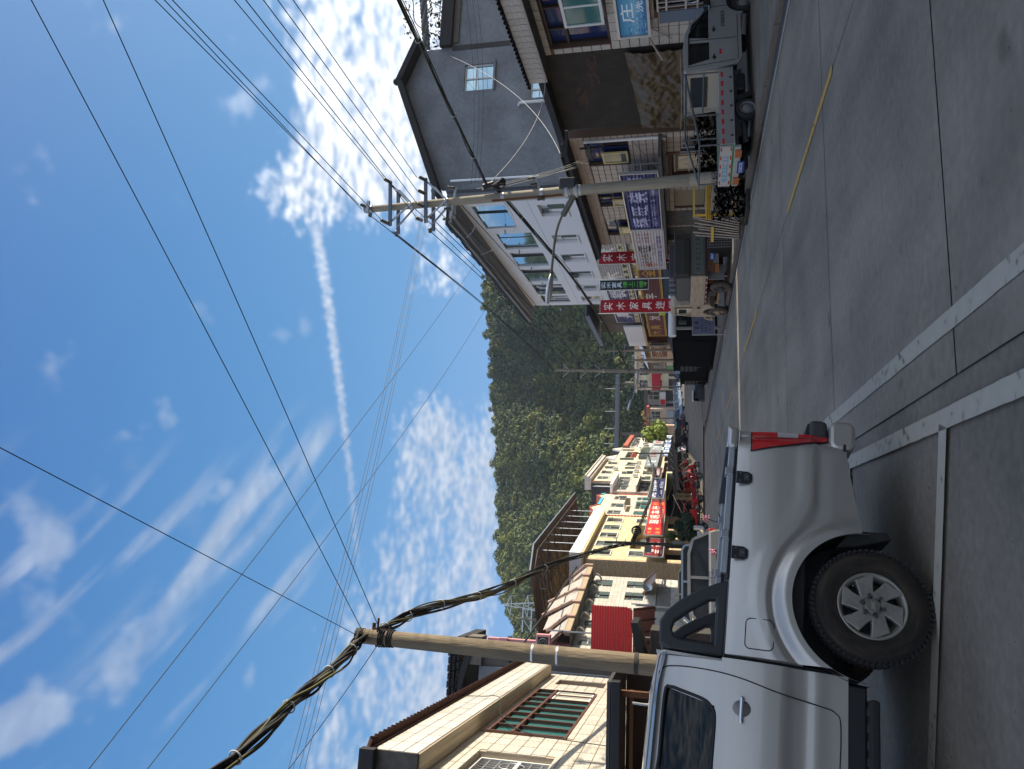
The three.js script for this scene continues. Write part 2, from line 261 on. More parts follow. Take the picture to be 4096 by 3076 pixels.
// a corrugated sheet sign: ribs run along its length; local x to the reader's right, y up, facing +z
function ribGeo(w, h, pitch, depth, vertical = false) {
  const n = Math.max(4, Math.round((vertical ? w : h) / pitch) * 8);
  const f = (u, v) => { const t = (vertical ? u * w : v * h) / pitch; const q = t - Math.floor(t); const z = depth * (sstep(.08, .22, q) - sstep(.58, .72, q)); return [(u - .5) * w, (v - .5) * h, z, u, v]; };
  return vertical ? sheet(n, 1, f) : sheet(1, n, f);
}
const facing = (o, sgn) => { if (sgn < 0) o.rotation.y = Math.PI; return o; };

// ---------------------------------------------------------------- ground
const gy = (z) => { const t = -z; return t < 74 ? 0 : 1.4 * sstep(74, 122, t) + (t > 112 ? .02 * (t - 112) * sstep(112, 140, t) : 0); };
{ // one wide sheet to the horizon, then hill
  const xs = [-900, -400, -200, -120, -80, -50, -30, -15, 0, 15, 30, 45, 60, 90, 140, 220, 420, 900], zs = [300, 120, 60, 30, 10, -10, -30, -50, -66, -74, -80, -86, -92, -98, -104, -110, -116, -122, -130, -150, -170, -200, -260, -900];
  const g = sheet(xs.length - 1, zs.length - 1, (u, v, i, j) => [xs[i], gy(zs[j]) - .06, zs[j], xs[i] / 9, zs[j] / 9]);
  single('ground', 'bare dusty ground running from the street to the foot of the hill', null, g, MAT.earth, null, 'structure');
}
const flat = (pts, y, uvs = 7) => { const s = new THREE.ShapeGeometry(shape(pts.map(([x, z]) => [x, -z]))); s.rotateX(-Math.PI / 2); s.translate(0, y, 0); const p = s.attributes.position, u = s.attributes.uv; for (let i = 0; i < p.count; i++) u.setXY(i, p.getX(i) / uvs, p.getZ(i) / uvs); return s; };
{ // concrete carriageway cast in slabs, two lanes wide
  const road = info(new THREE.Group(), 'worn grey concrete street cast in wide slabs', null, null, 'structure'); road.name = 'road'; scene.add(road);
  const lanes = [[1.13, 5.405], [5.419, 9.02]];
  for (let i = 0; i < 18; i++) for (const [x0, x1] of lanes) {
    const z1 = -5.14 - 3.95 * (i - 3), z0 = z1 - 3.928;
    const g = sheet(6, 5, (u, v) => { const x = mix(x0, x1, u), z = mix(z1, z0, v); return [x, gy(z) + .004 * nz(x * .6, z * .6), z, x / 5.1, z / 5.1]; });
    const side = bx(x0, x1, -.2, -.012, z0, z1);
    const m = part('concrete_slab', road, g, MAT.road[Math.floor(rnd(0, 3))]); part('slab_edge', m, side, MAT.darkgrey);
  }
  const far = sheet(16, 36, (u, v) => { const z = mix(-68.5, -230, v), t = -z; const l = -16.2 + .242 * t - .4 + (t < 80 ? 0 : 0), r = t < 72 ? 13 : mix(13.5, 62, (t - 72) / 150); const x = mix(l, r, u); return [x, gy(z) + .01, z, x / 5, z / 5]; });
  part('far_carriageway', road, far, MAT.asphalt);
}
{ // parking apron on the left of the street, rising gently to the houses
  const apron = sheet(24, 40, (u, v) => { const x = mix(-14, 1.145, u), z = mix(14, -68.5, v); const rise = .06 * Math.max(0, -1.2 - x) * sstep(-18, -10, z); return [x, rise - .014 + .006 * nz(x * .5, z * .5, 3), z, x / 4.3, z / 4.3]; });
  const a = single('parking_apron', 'darker patched concrete parking apron along the left side', null, apron, MAT.apron, null, 'structure');
  part('patch', a, flat([[-14, -68.5], [9.1, -68.5], [9.1, -71], [-14, -71]], .006), MAT.asphalt);
}
const FAC = (a, k) => ({ a, k, L: Math.hypot(1, k), at: (s, y = 0, out = 0, sgn = 1) => { const L = Math.hypot(1, k), t = s / L; return [a + k * t + sgn * out / L, y, -t + (sgn * out * k) / L]; }, ry: Math.PI / 2 - Math.atan(k) });
const FR = FAC(13.2, .044), FW = FAC(16.5, .044), FL = FAC(-4.2, -.03), FY = FAC(-16.2, .242);
{ // pavement on the right with its kerb, curving away at the corner
  const inner = [[9.25, 14], [9.25, -58], [9.6, -62], [10.6, -65.5], [12.4, -67.5], [15, -68.4], [21, -70.5], [30, -76]];
  const P = [...inner, [44, -84], [44, 14]];
  const side = single('pavement', 'grey concrete pavement in front of the shops on the right', null, extr(P.map(([x, z]) => [x, -z]), 0, .10).rotateX(-Math.PI / 2), MAT.apron, null, 'structure');
  const uv = side.geometry.attributes.uv, pp = side.geometry.attributes.position; for (let i = 0; i < uv.count; i++) uv.setXY(i, pp.getX(i) / 4, pp.getZ(i) / 4);
  for (let i = 0; i < 38; i++) { const z1 = 14 - i * 1.9, z0 = z1 - 1.88; if (z0 < -58) break; part('kerb_stone', side, bx(9.05, 9.24, -.1, .115, z0, z1, .012), MAT.kerb); }
  for (let i = 1; i < inner.length - 1; i++) { const [x, z] = inner[i], [x2, z2] = inner[i + 1]; part('kerb_stone', side, bar([x - .05, .03, z], [x2 - .05, .03, z2], .17, .2), MAT.kerb); }
  part('gutter_dirt', side, sheet(40, 2, (u, v) => { const z = mix(10, -58, u); return [mix(8.8, 9.06, v) - .06 * nz(z * .8, 3), .006, z, z / 3, v]; }), MAT.darkgrey);
}
{ // painted markings, worn at the edges
  const mk = info(new THREE.Group(), 'white and yellow painted road markings', null, null, 'structure'); mk.name = 'road_markings'; scene.add(mk);
  const line = (x0, z0, x1, z1, w, m, nm, rag = .006) => { const L = Math.hypot(x1 - x0, z1 - z0), n = Math.ceil(L / .12), dx = (x1 - x0) / L, dz = (z1 - z0) / L;
    return part(nm, mk, sheet(n, 1, (u, v, i) => { const x = mix(x0, x1, u), z = mix(z0, z1, u), o = (v - .5) * (w + rag * 2 * nz(i * .6, v * 9, x0)); return [x - dz * o, gy(z) + .009 + .0, z + dx * o, u * L / 3, v * w / 3]; }), m); };
  line(1.47, 4, 1.52, -18, .135, MAT.white, 'lane_edge_line');
  line(1.52, -18, 1.1, -31, .12, MAT.white, 'lane_edge_line');
  line(.78, 4, .93, -8.6, .135, MAT.white, 'bay_line');
  line(-6, -7.6, .85, -5.43, .15, MAT.white, 'bay_divider_line'); line(.93, -8.4, -4, -8.75, .10, MAT.white, 'bay_divider_line');
  line(8.62, 4, 8.62, -34, .09, MAT.white, 'road_edge_line');
  for (let k = 0; k < 6; k++) { const z = -8.55 - k * 9.35 + 0; line(5.412, z + (k ? .1 : .15), 5.412, z - 3.75, .11, MAT.yellow, 'centre_dash', .006); }
  line(.9, -34.2, 8.7, -34.0, .12, MAT.white, 'stop_line');
  line(1.3, -48, 4.4, -64, .12, MAT.white, 'far_edge_line'); line(4.4, -64, 12.5, -92, .12, MAT.white, 'far_edge_line'); line(9.4, -72, 16, -98, .1, MAT.white, 'far_lane_line');
  line(7.2, -50, 7.9, -53, .12, MAT.yellow, 'arrow_stroke'); line(7.9, -53, 8.6, -50, .12, MAT.yellow, 'arrow_stroke');
}
// ---------------------------------------------------------------- building kit
// Local frame of a facade: x runs forward along the street, y up, z = out of the wall on the left side of the street (sgn 1) and into it on the right (sgn -1).
const fac = (F, s0, out = 0, sgn = 1, y = 0) => F.at(s0, y, out, sgn);
function bldg(name, label, category, F, s0, sgn, out = 0, group) { return thing(name, label, category, fac(F, s0, out, sgn), F.ry, group); }
const zr = (sgn, a, b) => sgn > 0 ? [a, b] : [-b, -a];     // outward range [a,b] -> local z
function wall(o, sgn, x0, x1, y0, y1, holes, mat, th = .25, nm = 'wall', out = 0) {
  const [za, zb] = zr(sgn, out - th, out);
  const m = part(nm, o, extr(rect(x0, x1, y0, y1), za, zb, holes.map(([a, b, c, d]) => rect(a, b, c, d))), mat); scaleUV(m.geometry, .33); return m;
}
function scaleUV(g, k) { const u = g.attributes.uv; for (let i = 0; i < u.count; i++) u.setXY(i, u.getX(i) * k, u.getY(i) * k); }
function mass(o, sgn, x0, x1, y0, y1, d, mat, nm = 'wall') { const [a, b] = zr(sgn, -d, -.26); const m = part(nm, o, bx(x0, x1, y0, y1, a, b), mat); boxUV(m.geometry, .33); return m; }
function boxUV(g, k) { const p = g.attributes.position, n = g.attributes.normal, u = g.attributes.uv; for (let i = 0; i < p.count; i++) { const ax = Math.abs(n.getX(i)), ay = Math.abs(n.getY(i)); u.setXY(i, (ax > .6 ? p.getZ(i) : p.getX(i)) * k, (ay > .6 ? p.getZ(i) : p.getY(i)) * k); } return g; }
// a window in an opening: frame, panes by column, optional transom and sill
function win(o, sgn, [x0, x1, y0, y1], { rec = .12, cols = 2, transom = 0, frame = MAT.whiteframe, glass = MAT.greyglass, fw = .05, sill = null, surround = null, sash = null, curtain = 0 } = {}) {
  const w = sub('window', o), z = sgn * -rec, f = [], y = transom ? mix(y0, y1, transom) : y1;
  const Z = (a, b) => zr(sgn, a - rec, b - rec);
  const [fa, fb] = Z(-.03, .03);
  f.push(bx(x0, x1, y1 - fw, y1, fa, fb), bx(x0, x1, y0, y0 + fw, fa, fb), bx(x0, x0 + fw, y0 + fw, y1 - fw, fa, fb), bx(x1 - fw, x1, y0 + fw, y1 - fw, fa, fb));
  for (let i = 1; i < cols; i++) { const x = mix(x0, x1, i / cols); f.push(bx(x - fw / 2, x + fw / 2, y0 + fw, y1 - fw, fa + .003, fb - .003)); }
  if (transom) f.push(bx(x0 + fw, x1 - fw, y - fw / 2, y + fw / 2, fa + .006, fb - .006));
  part('frame', w, f, frame);
  for (let i = 0; i < cols; i++) for (const [a, b] of transom ? [[y0, y], [y, y1]] : [[y0, y1]]) {
    const p0 = mix(x0, x1, i / cols), p1 = mix(x0, x1, (i + 1) / cols), off = rnd(-.004, .004);
    const g = bx(p0 + fw * .4, p1 - fw * .4, a + fw * .4, b - fw * .4, -.004, .004); g.rotateY(rnd(-.004, .004)); const pm = part('pane', w, T(g, 0, 0, z - sgn * .012 + off), glass); void pm;
  }
  if (curtain) { const [a, b] = Z(-.1, -.09); part('curtain', w, bx(x0 + fw, mix(x0, x1, curtain), y0 + fw, y1 - fw, a, b), MAT.whitepaint); }
  if (sill) { const [a, b] = zr(sgn, -.02, .09); part('sill', w, bx(x0 - .08, x1 + .08, y0 - .09, y0 - .004, a, b, .01), sill); }
  if (surround) { const [a, b] = zr(sgn, .004, .05), s = .1; part('surround', w, [bx(x0 - s, x1 + s, y1, y1 + s, a, b), bx(x0 - s, x1 + s, y0 - s, y0, a, b), bx(x0 - s, x0, y0, y1, a, b), bx(x1, x1 + s, y0, y1, a, b)], surround); }
  return w;
}
// glazed tiles laid one by one on a facade; openings are left free; the first `single` are meshes of their own
const tileBump = dataTex(64, 64, (u) => { const q = (u * 5) % 1; return q < .12 ? .15 : .85; }, false), tileBumpH = dataTex(64, 64, (u, v) => { const q = (v * 6) % 1; return q < .14 ? .1 : .85; }, false);
const tileMats = (c, n = 4, bump = tileBump, rough = .4) => Array.from({ length: n }, (_, i) => { const k = 1 - .035 * i; return M([c[0] * k, c[1] * k * (1 - .004 * i), c[2] * k * (1 - .01 * i)], rough, 0, { bumpMap: bump, bumpScale: .006, map: mottle }); });
const tileBox = [.006, .010].map((r) => new RoundedBoxGeometry(1, 1, 1, 1, r));
function tiles(o, sgn, x0, x1, y0, y1, holes, cw, ch, mats, { gap = .012, th = .018, limit = 300, out = 0, nm = 'tile', order = 1 } = {}) {
  const cells = [], nx = Math.round((x1 - x0) / cw), ny = Math.round((y1 - y0) / ch), W = (x1 - x0) / nx, Hh = (y1 - y0) / ny;
  for (let i = 0; i < nx; i++) for (let j = 0; j < ny; j++) {
    let a = x0 + i * W, b = a + W, c = y0 + j * Hh, d = c + Hh, ok = true;
    for (const [h0, h1, g0, g1] of holes) if (a < h1 && b > h0 && c < g1 && d > g0) {
      const rem = [[a, Math.min(b, h0), c, d], [Math.max(a, h1), b, c, d], [a, b, c, Math.min(d, g0)], [a, b, Math.max(c, g1), d]].filter((r) => r[1] - r[0] > .06 && r[3] - r[2] > .05);
      if (!rem.length) { ok = false; break; } rem.sort((p, q) => (q[1] - q[0]) * (q[3] - q[2]) - (p[1] - p[0]) * (p[3] - p[2])); [a, b, c, d] = rem[0];
    }
    if (ok) cells.push([a, b, c, d]);
  }
  cells.sort((p, q) => order * (p[0] - q[0]));
  const [za, zb] = zr(sgn, out, out + th), rest = [[], [], [], []];
  cells.forEach(([a, b, c, d], n) => {
    const j = rnd(-.002, .002), mi = Math.floor(rnd(0, mats.length));
    if (n < limit) { const m = sh(new THREE.Mesh(tileBox[n % 2], mats[mi])); m.name = nm; m.scale.set(b - a - gap, d - c - gap, th); m.position.set((a + b) / 2, (c + d) / 2, (za + zb) / 2 + j); o.add(m); }
    else rest[mi % 4].push(bx(a + gap / 2, b - gap / 2, c + gap / 2, d - gap / 2, za + j, zb + j));
  });
  rest.forEach((r, i) => { if (r.length) info(part(nm + '_field', o, r, mats[i % mats.length]), null, null, null, 'stuff'); });
}
// curved roof tiles seen from the eave
function eaveTiles(o, x0, x1, pitch, fn, mat, limit = 140) {
  const g = new THREE.CylinderGeometry(pitch * .52, pitch * .46, 1, 8, 1, true, 0, Math.PI); g.rotateZ(Math.PI / 2); g.rotateY(Math.PI / 2); g.rotateZ(0);
  const n = Math.round((x1 - x0) / pitch), restG = [];
  for (let i = 0; i < n; i++) { const m = sh(new THREE.Mesh(g, mat)); m.name = 'roof_tile'; fn(m, x0 + (i + .5) * pitch, i); m.updateMatrix(); if (i < limit) o.add(m); else restG.push(g.clone().applyMatrix4(m.matrix)); }
  if (restG.length) info(part('roof_tile_field', o, restG, mat), null, null, null, 'stuff');
}
function acUnit(pos, ry, label, sgn = 1) {
  const t = thing('air_conditioner', label, 'air conditioner', pos, ry, 'air conditioners on the left row of houses');
  part('casing', t, bx(-.42, .42, 0, .58, -.15, .15, .03), MAT.whitepaint);
  part('fan_grille', t, [new THREE.TorusGeometry(.2, .012, 6, 24).translate(-.12, .29, .16), new THREE.TorusGeometry(.12, .01, 6, 20).translate(-.12, .29, .16), bx(-.32, .08, .285, .295, .15, .165), bx(-.125, -.115, .09, .49, .15, .165)], MAT.midgrey);
  part('fan_recess', t, new THREE.CylinderGeometry(.21, .21, .01, 24).rotateX(Math.PI / 2).translate(-.12, .29, .152), MAT.black);
  part('bracket', t, [bx(-.4, -.36, -.05, 0, -.3, .15), bx(.36, .4, -.05, 0, -.3, .15)], MAT.steel); return t;
}
// ---------------------------------------------------------------- left side of the street
{ // pale tiled house beside the camera: brown caged window, green lattice window, deep eave
  const F = FL, o = bldg('tiled_house', 'sunlit cream tiled house with a brown caged window, nearest on the left', 'house', F, 0, 1);
  const W1 = [20.25, 27.5, 4.51, 6.53], W2 = [16.2, 18.32, 4.47, 6.2], N = [29.35, 30.5, 4.47, 6.22];
  wall(o, 1, 15.7, 31.9, .1, 6.78, [W1, W2, N], M([.40, .33, .25], .9), .3);
  mass(o, 1, 15.8, 31.9, .1, 6.9, 9, MAT.cement, 'house_body');
  tiles(o, 1, 15.75, 31.88, 3.3, 6.74, [W1, W2, N], .68, .36, tileMats([.80, .74, .64]), { limit: 300, order: 1, gap: .022 });
  tiles(o, 1, N[0], N[1], N[2] - 1.75, N[2], [], .4, .29, tileMats([.5, .5, .46]), { out: -.28, limit: 20, nm: 'niche_tile' });
  // deep eave: fascia of ribbed tile strips over a plain soffit
  part('eave_slab', o, bx(15.6, 31.5, 6.76, 7.72, -.05, .44), M([.34, .27, .2], .9));
  part('soffit', o, bx(15.6, 31.5, 6.74, 6.757, 0, .445), M([.62, .53, .40], .9, 0, { map: mottle, bumpMap: bumpA, bumpScale: .01 }));
  tiles(o, 1, 15.6, 31.5, 6.79, 7.7, [], .82, .30, tileMats([.82, .77, .70]), { out: .44, limit: 80, nm: 'fascia_tile', gap: .02 });
  part('end_face', o, bx(15.52, 15.598, 6.76, 7.72, -.4, .46), MAT.cement);
  eaveTiles(o, 15.5, 31.6, .24, (m, x, i) => { m.scale.set(1, 1, .7); m.position.set(x, 7.80 + .02 * nz(i * .7, 1), .30); m.rotation.set(.3, 0, 0); }, MAT.tilered, 100);
  part('roof', o, sheet(1, 1, (u, v) => [mix(15.4, 31.7, u), mix(7.73, 9.4, v), mix(.5, -5, v)]), MAT.tilered);
  part('roof_edge', o, bx(15.3, 15.52, 7.6, 7.9, -1.4, .5), MAT.tiledark);
  // brown cage window
  const w = sub('caged_window', o), [x0, x1, y0, y1] = W1, ym = 5.86, f = [];
  f.push(bx(x0, x1, y1 - .07, y1, -.02, .08), bx(x0, x1, y0, y0 + .05, -.02, .05), bx(x0, x1, ym - .035, ym + .035, .02, .10));
  for (let i = 0; i <= 8; i++) { const x = mix(x0 + .03, x1 - .03, i / 8); part('cage_bar', w, bx(x - .035, x + .035, y0 + .06, y1 - .07, .0, .085), MAT.brown); }
  part('frame', w, f, MAT.brown);
  const fw = MAT.alu; const gl = [];
  for (let i = 0; i < 8; i++) { const a = mix(x0, x1, i / 8), b = mix(x0, x1, (i + 1) / 8); if (i === 7) continue; gl.push([a, b]); }
  gl.forEach(([a, b], i) => { part('pane', w, bx(a + .02, b - .02, y0 + .03, ym - .03, -.03 + i * .002, -.02 + i * .002), MAT.greenglass); part('pane', w, bx(a + .02, b - .02, ym + .03, y1 - .03, -.03 + i * .002, -.02 + i * .002), MAT.greenglass); });
  { const s = sub('open_sash', w); const [a, b, c, d] = [25.75, 27.35, 4.58, 5.8]; part('sash_frame', s, [bx(a, b, d - .06, d, .0, .05), bx(a, b, c, c + .06, .0, .05), bx(a, a + .06, c + .06, d - .06, .0, .05), bx(b - .06, b, c + .06, d - .06, .0, .05), bx(26.5, 26.56, c + .06, d - .06, .002, .048)], MAT.whiteframe); part('net_curtain', s, bx(a + .05, b - .05, c + .05, d - .05, .008, .016), M([.5, .47, .38], .9)); }
  part('upper_pane', w, bx(26.6, 27.45, ym + .03, y1 - .03, -.03, -.02), MAT.greenglass);
  part('reveal', o, bx(x0, x1, y0, y1, -.32, -.3), MAT.black);
  // green glazed lattice window, half outside the picture
  const w2 = sub('lattice_window', o), [a0, a1, b0, b1] = W2; part('pane', w2, bx(a0, a1, b0, b1, -.3, -.28), MAT.greenglass);
  const L = []; for (let i = 0; i < 12; i++) L.push(bx(a0 + i * .19, a0 + i * .19 + .02, b0, b1, -.2, -.17)); for (let i = 0; i < 8; i++) L.push(bx(a0, a1, b0 + i * .24, b0 + i * .24 + .02, -.17, -.15));
  for (let i = 0; i < 4; i++) L.push(new THREE.TorusGeometry(.28, .014, 5, 18).translate(a1 - .5 - i * .62, mix(b0, b1, .5), -.14)); part('lattice', w2, L, MAT.alu);
  part('frame', w2, [bx(a0, a1, b1 - .08, b1, -.25, -.12), bx(a1 - .08, a1, b0, b1, -.251, -.121), bx(a0, a1, 5.2, 5.28, -.24, -.13)], MAT.whiteframe);
  part('string_course', o, bx(15.7, 31.9, 3.2, 3.32, 0, .06), MAT.pinkwhite);
  single('drop_cable', 'thin dark cable drooping over the eave of the cream tiled house', 'cable', tube([F.at(22.2, 7.75, .5), F.at(22.3, 7.2, .52), F.at(22.5, 6.72, .5), F.at(21.4, 6.4, .2), F.at(20.2, 5.4, .1), F.at(19.6, 3.2, .1)], .011, 40, 5), MAT.cable);
}
{ // dark shed roof behind the pickup
  const t = thing('carport', 'low black carport with rusty posts behind the pickup, left edge', 'carport', [0, 0, 0]);
  part('roof_beam', t, bx(-8, -2.28, 2.70, 2.86, -14.1, -13.9, .02), MAT.black);
  part('roof', t, bx(-8, -2.3, 2.87, 2.93, -17.8, -13.92), MAT.darkgrey);
  for (const x of [-2.5, -4.4, -6.3]) part('post', t, bx(x - .05, x + .05, 0, 2.7, -14.2, -14.08), MAT.rust);
  part('cross_rail', t, bx(-8, -2.45, 2.5, 2.56, -14.24, -14.18), MAT.rust);
  part('back_wall', t, bx(-8, -2.3, 0, 2.86, -17.8, -17.7), MAT.darkbrown); part('side_board', t, bx(-8, -7.9, 0, 2.7, -17.7, -14), MAT.black);
  part('hook', t, tube([[-2.62, 2.5, -14], [-2.62, 2.2, -14], [-2.5, 2.12, -14], [-2.4, 2.22, -14]], .025, 20, 6), MAT.steel);
  const k = thing('storage_cabinet', 'black weathered wooden cabinet with sloping lid right of the concrete pole', 'cabinet', [0, 0, 0]);
  part('body', k, bx(-2.3, -1.62, 0, 2.3, -17.2, -16.1, .01), MAT.poledark); part('lid', k, extr([[-2.4, 2.32], [-1.5, 2.55], [-1.5, 2.68], [-2.4, 2.5]], -17.3, -16), MAT.black);
  for (let i = 0; i < 4; i++) part('plank', k, bx(-2.27 + i * .165, -2.12 + i * .165, .1, 2.2, -16.1, -16.075), MAT.darkbrown);
}
{ // red slatted sunshade on a bracket, with its sheet underneath
  const t = thing('red_sunshade', 'bright red slatted sunshade board over the lane between pole and white house', 'sunshade', [0, 0, 0]);
  for (let i = 0; i < 16; i++) { const y = 3.76 + i * .109, sl = i < 2 ? .14 : 0; part('slat', t, bx(-4.75, -2.56 - sl * (2 - i) * .4, y, y + .092, -34.03, -34, .004).rotateZ(0), MAT.red); }
  part('backing', t, bx(-4.74, -2.6, 3.8, 5.48, -34.07, -34.04), M([.72, .5, .45], .8));
  part('translucent_sheet', t, sheet(1, 10, (u, v) => [mix(-4.7, -2.6, u), mix(3.74, 2.9, v) + .02 * Math.sin(v * 40), mix(-34.05, -36.2, v)]), M([.45, .16, .12], .5));
  for (let i = 0; i < 5; i++) part('rib', t, bar([-4.6 + i * .48, 3.70, -34.1], [-4.6 + i * .48, 2.86, -36.2], .05), MAT.rust);
  part('post', t, bx(-4.85, -4.75, 0, 5.5, -34.1, -34), MAT.steel); part('post', t, bx(-2.66, -2.6, 0, 3.75, -36.2, -36.14), MAT.steel);
}
{ // grey old house with dark tiles behind the pole
  const t = thing('grey_house', 'grey old house with a stack of dark roof tiles behind the left pole', 'house', [0, 0, 0]);
  part('wall', t, bx(-14, -5.95, 0, 11.2, -40, -37.5), MAT.stucco); part('cap_block', t, bx(-5.9, -4.6, 11.05, 11.75, -38.2, -37.3, .03), MAT.kerb); part('parapet', t, bx(-5.94, -5.3, 0, 11.05, -38, -37.6), MAT.cement);
  part('gable_coping', t, bar([-5.4, 11.7, -37.35], [-8.4, 12.5, -37.35], .3, .3), MAT.tiledark);
  for (let r = 0; r < 3; r++) for (let i = 0; i < 9; i++) part('roof_tile', t, bx(-5.06 - i * .36 - r * .06, -4.74 - i * .36 - r * .06, 12.12 + r * .17, 12.26 + r * .17 + .02 * (i % 2), -38.6 + r * .2, -37.2 + r * .12, .03), MAT.tiledark);
  part('roof', t, bx(-14, -4.8, 12.05, 12.6, -42, -38.4), MAT.tiledark);
  const p = thing('pink_house', 'salmon pink parapet house glimpsed right of the left pole top', 'house', [0, 0, 0]);
  part('wall', p, bx(-13, -6, 0, 10.4, -56, -48), MAT.pink); part('parapet', p, bx(-13, -5.9, 10.41, 13.4, -48.25, -47.9, .04), MAT.pink); part('parapet_cap', p, bx(-6.6, -5.85, 12.1, 12.6, -47.89, -47.6), MAT.pink); part('window', p, bx(-9, -7.6, 8, 9.4, -47.99, -47.9), MAT.dkglass);
  const a = thing('air_conditioner', 'pink framed outdoor air conditioner high beside the left concrete pole', 'air conditioner', [-4.2, 7.22, -34], 0, 'air conditioners on the left row of houses');
  part('casing', a, bx(-.36, .3, 0, .62, -.2, .12, .02), MAT.pink); part('fan_recess', a, bx(-.28, .2, .08, .54, .12, .13), MAT.black); part('fan_grille', a, [new THREE.TorusGeometry(.18, .015, 6, 20).translate(-.05, .3, .14), new THREE.TorusGeometry(.09, .012, 6, 16).translate(-.05, .3, .14)], MAT.midgrey); part('bracket', a, [bar([.1, 0, .1], [.5, -.55, .1], .04), bar([-.3, 0, .1], [.5, -.55, .12], .03)], MAT.rust); part('stand_pole', a, bx(.44, .5, -7.2, .1, -.1, -.04), MAT.steel);
}
{ // white tiled house whose tiled apron roof is divided by brown ridges
  const F = FAC(-20.85, .31), o = bldg('white_tiled_house', 'white tiled house with apron roof divided by brown ridges, left of yellow building', 'house', F, 0, 1);
  const H = [[58.3, 59.6, 6.75, 8.0], [60.7, 62.0, 6.75, 8.0], [58.3, 59.6, 4.4, 5.67], [60.7, 62.0, 4.4, 5.67], [50.6, 51.8, 6.5, 7.9], [53.2, 54.4, 6.5, 7.9], [55.6, 56.4, 6.5, 7.9]];
  const H2 = H.map(([a, b, c, d]) => [a - .4, b - .4, c, d]);
  wall(o, 1, 48.5, 62.4, 0, 8.2, H2, M([.74, .72, .66], .6, 0, { map: mottle }), .3); mass(o, 1, 48.6, 62.4, 0, 9.5, 8, MAT.cement, 'house_body');
  H2.forEach((h) => win(o, 1, h, { rec: .14, cols: 2, glass: MAT.greyglass, transom: .6 }));
  tiles(o, 1, 48.5, 62.4, 3.2, 8.15, H2, .42, .28, tileMats([.76, .73, .66]), { limit: 60, order: -1 });
  const rid = [61.5, 59.3, 56.5, 54.2, 51.8, 49.4], tops = [9.75, 9.75, 10.6, 10.6, 9.9, 9.6], run = .95;
  for (let i = 0; i < 5; i++) {
    const a = rid[i + 1] + .1, b = rid[i] - .1 + (i ? 0 : .1), tp = (tops[i] + tops[i + 1]) / 2;
    const g = sheet(1, 5, (u, v) => [mix(a, b, u), mix(8.55, tp, v), mix(1.05, .02, v)]); part('apron_panel', o, g, tileMats([.62, .55, .48], 1)[0]);
    for (let k = 0; k < 9; k++) { const x = mix(a, b, (k + .5) / 9); part('apron_tile_strip', o, bar([x, 8.56, 1.07], [x, tp, .04], (b - a) / 9 - .03, .02), tileMats([.66, .60, .53], 1)[0]); }
    part('apron_edge', o, bx(a, b, 8.22, 8.545, .85, 1.06), M([.55, .40, .25], .7, 0, { map: mottle })); part('soffit', o, bx(a, b, 8.19, 8.215, 0, 1.05), MAT.cement); part('scroll_bracket', o, tube([[b - .1, 8.2, .1], [b - .1, 8.0, .5], [b - .1, 7.7, .35], [b - .1, 7.6, .1]], .07, 16, 6), MAT.pinkwhite);
  }
  rid.forEach((x, i) => { const r = sub('ridge', o); part('ridge_cap', r, bar([x, 8.72, 1.16], [x, tops[i] + .12, .05], .20, .16), MAT.ridgetile); part('ridge_foot', r, bx(x - .13, x + .13, 8.2, 8.74, 1.06, 1.2, .01), MAT.ridgetile); });
  part('porch_apron', o, sheet(1, 4, (u, v) => [mix(59.2, 61.6, u), mix(3.6, 4.35, v), mix(.9, .05, v)]), tileMats([.62, .45, .34], 1)[0]); for (const x of [59.1, 61.5]) part('porch_ridge', o, bar([x, 3.6, .95], [x, 4.5, .05], .2, .14), MAT.ridgetile);
  part('balcony_rail', o, Array.from({ length: 22 }, (_, i) => bx(54 + i * .2, 54.03 + i * .2, 2.5, 3.4, .9, .93)).concat([bx(54, 58.4, 3.4, 3.45, .88, .95)]), MAT.black);
  const d = thing('satellite_dish', 'small grey satellite dish on the white tiled house wall', 'satellite dish', F.at(58.6, 4.1, .7), F.ry - .5);
  part('dish', d, new THREE.SphereGeometry(.5, 20, 8, 0, 6.3, 0, .75).rotateX(Math.PI / 2 + 3.14).translate(0, 0, .42), MAT.alu); part('arm', d, rod([0, -.3, 0], [0, 0, .55], .03), MAT.steel); part('mount', d, rod([0, -.9, -.4], [0, 0, -.02], .05), MAT.steel);
}
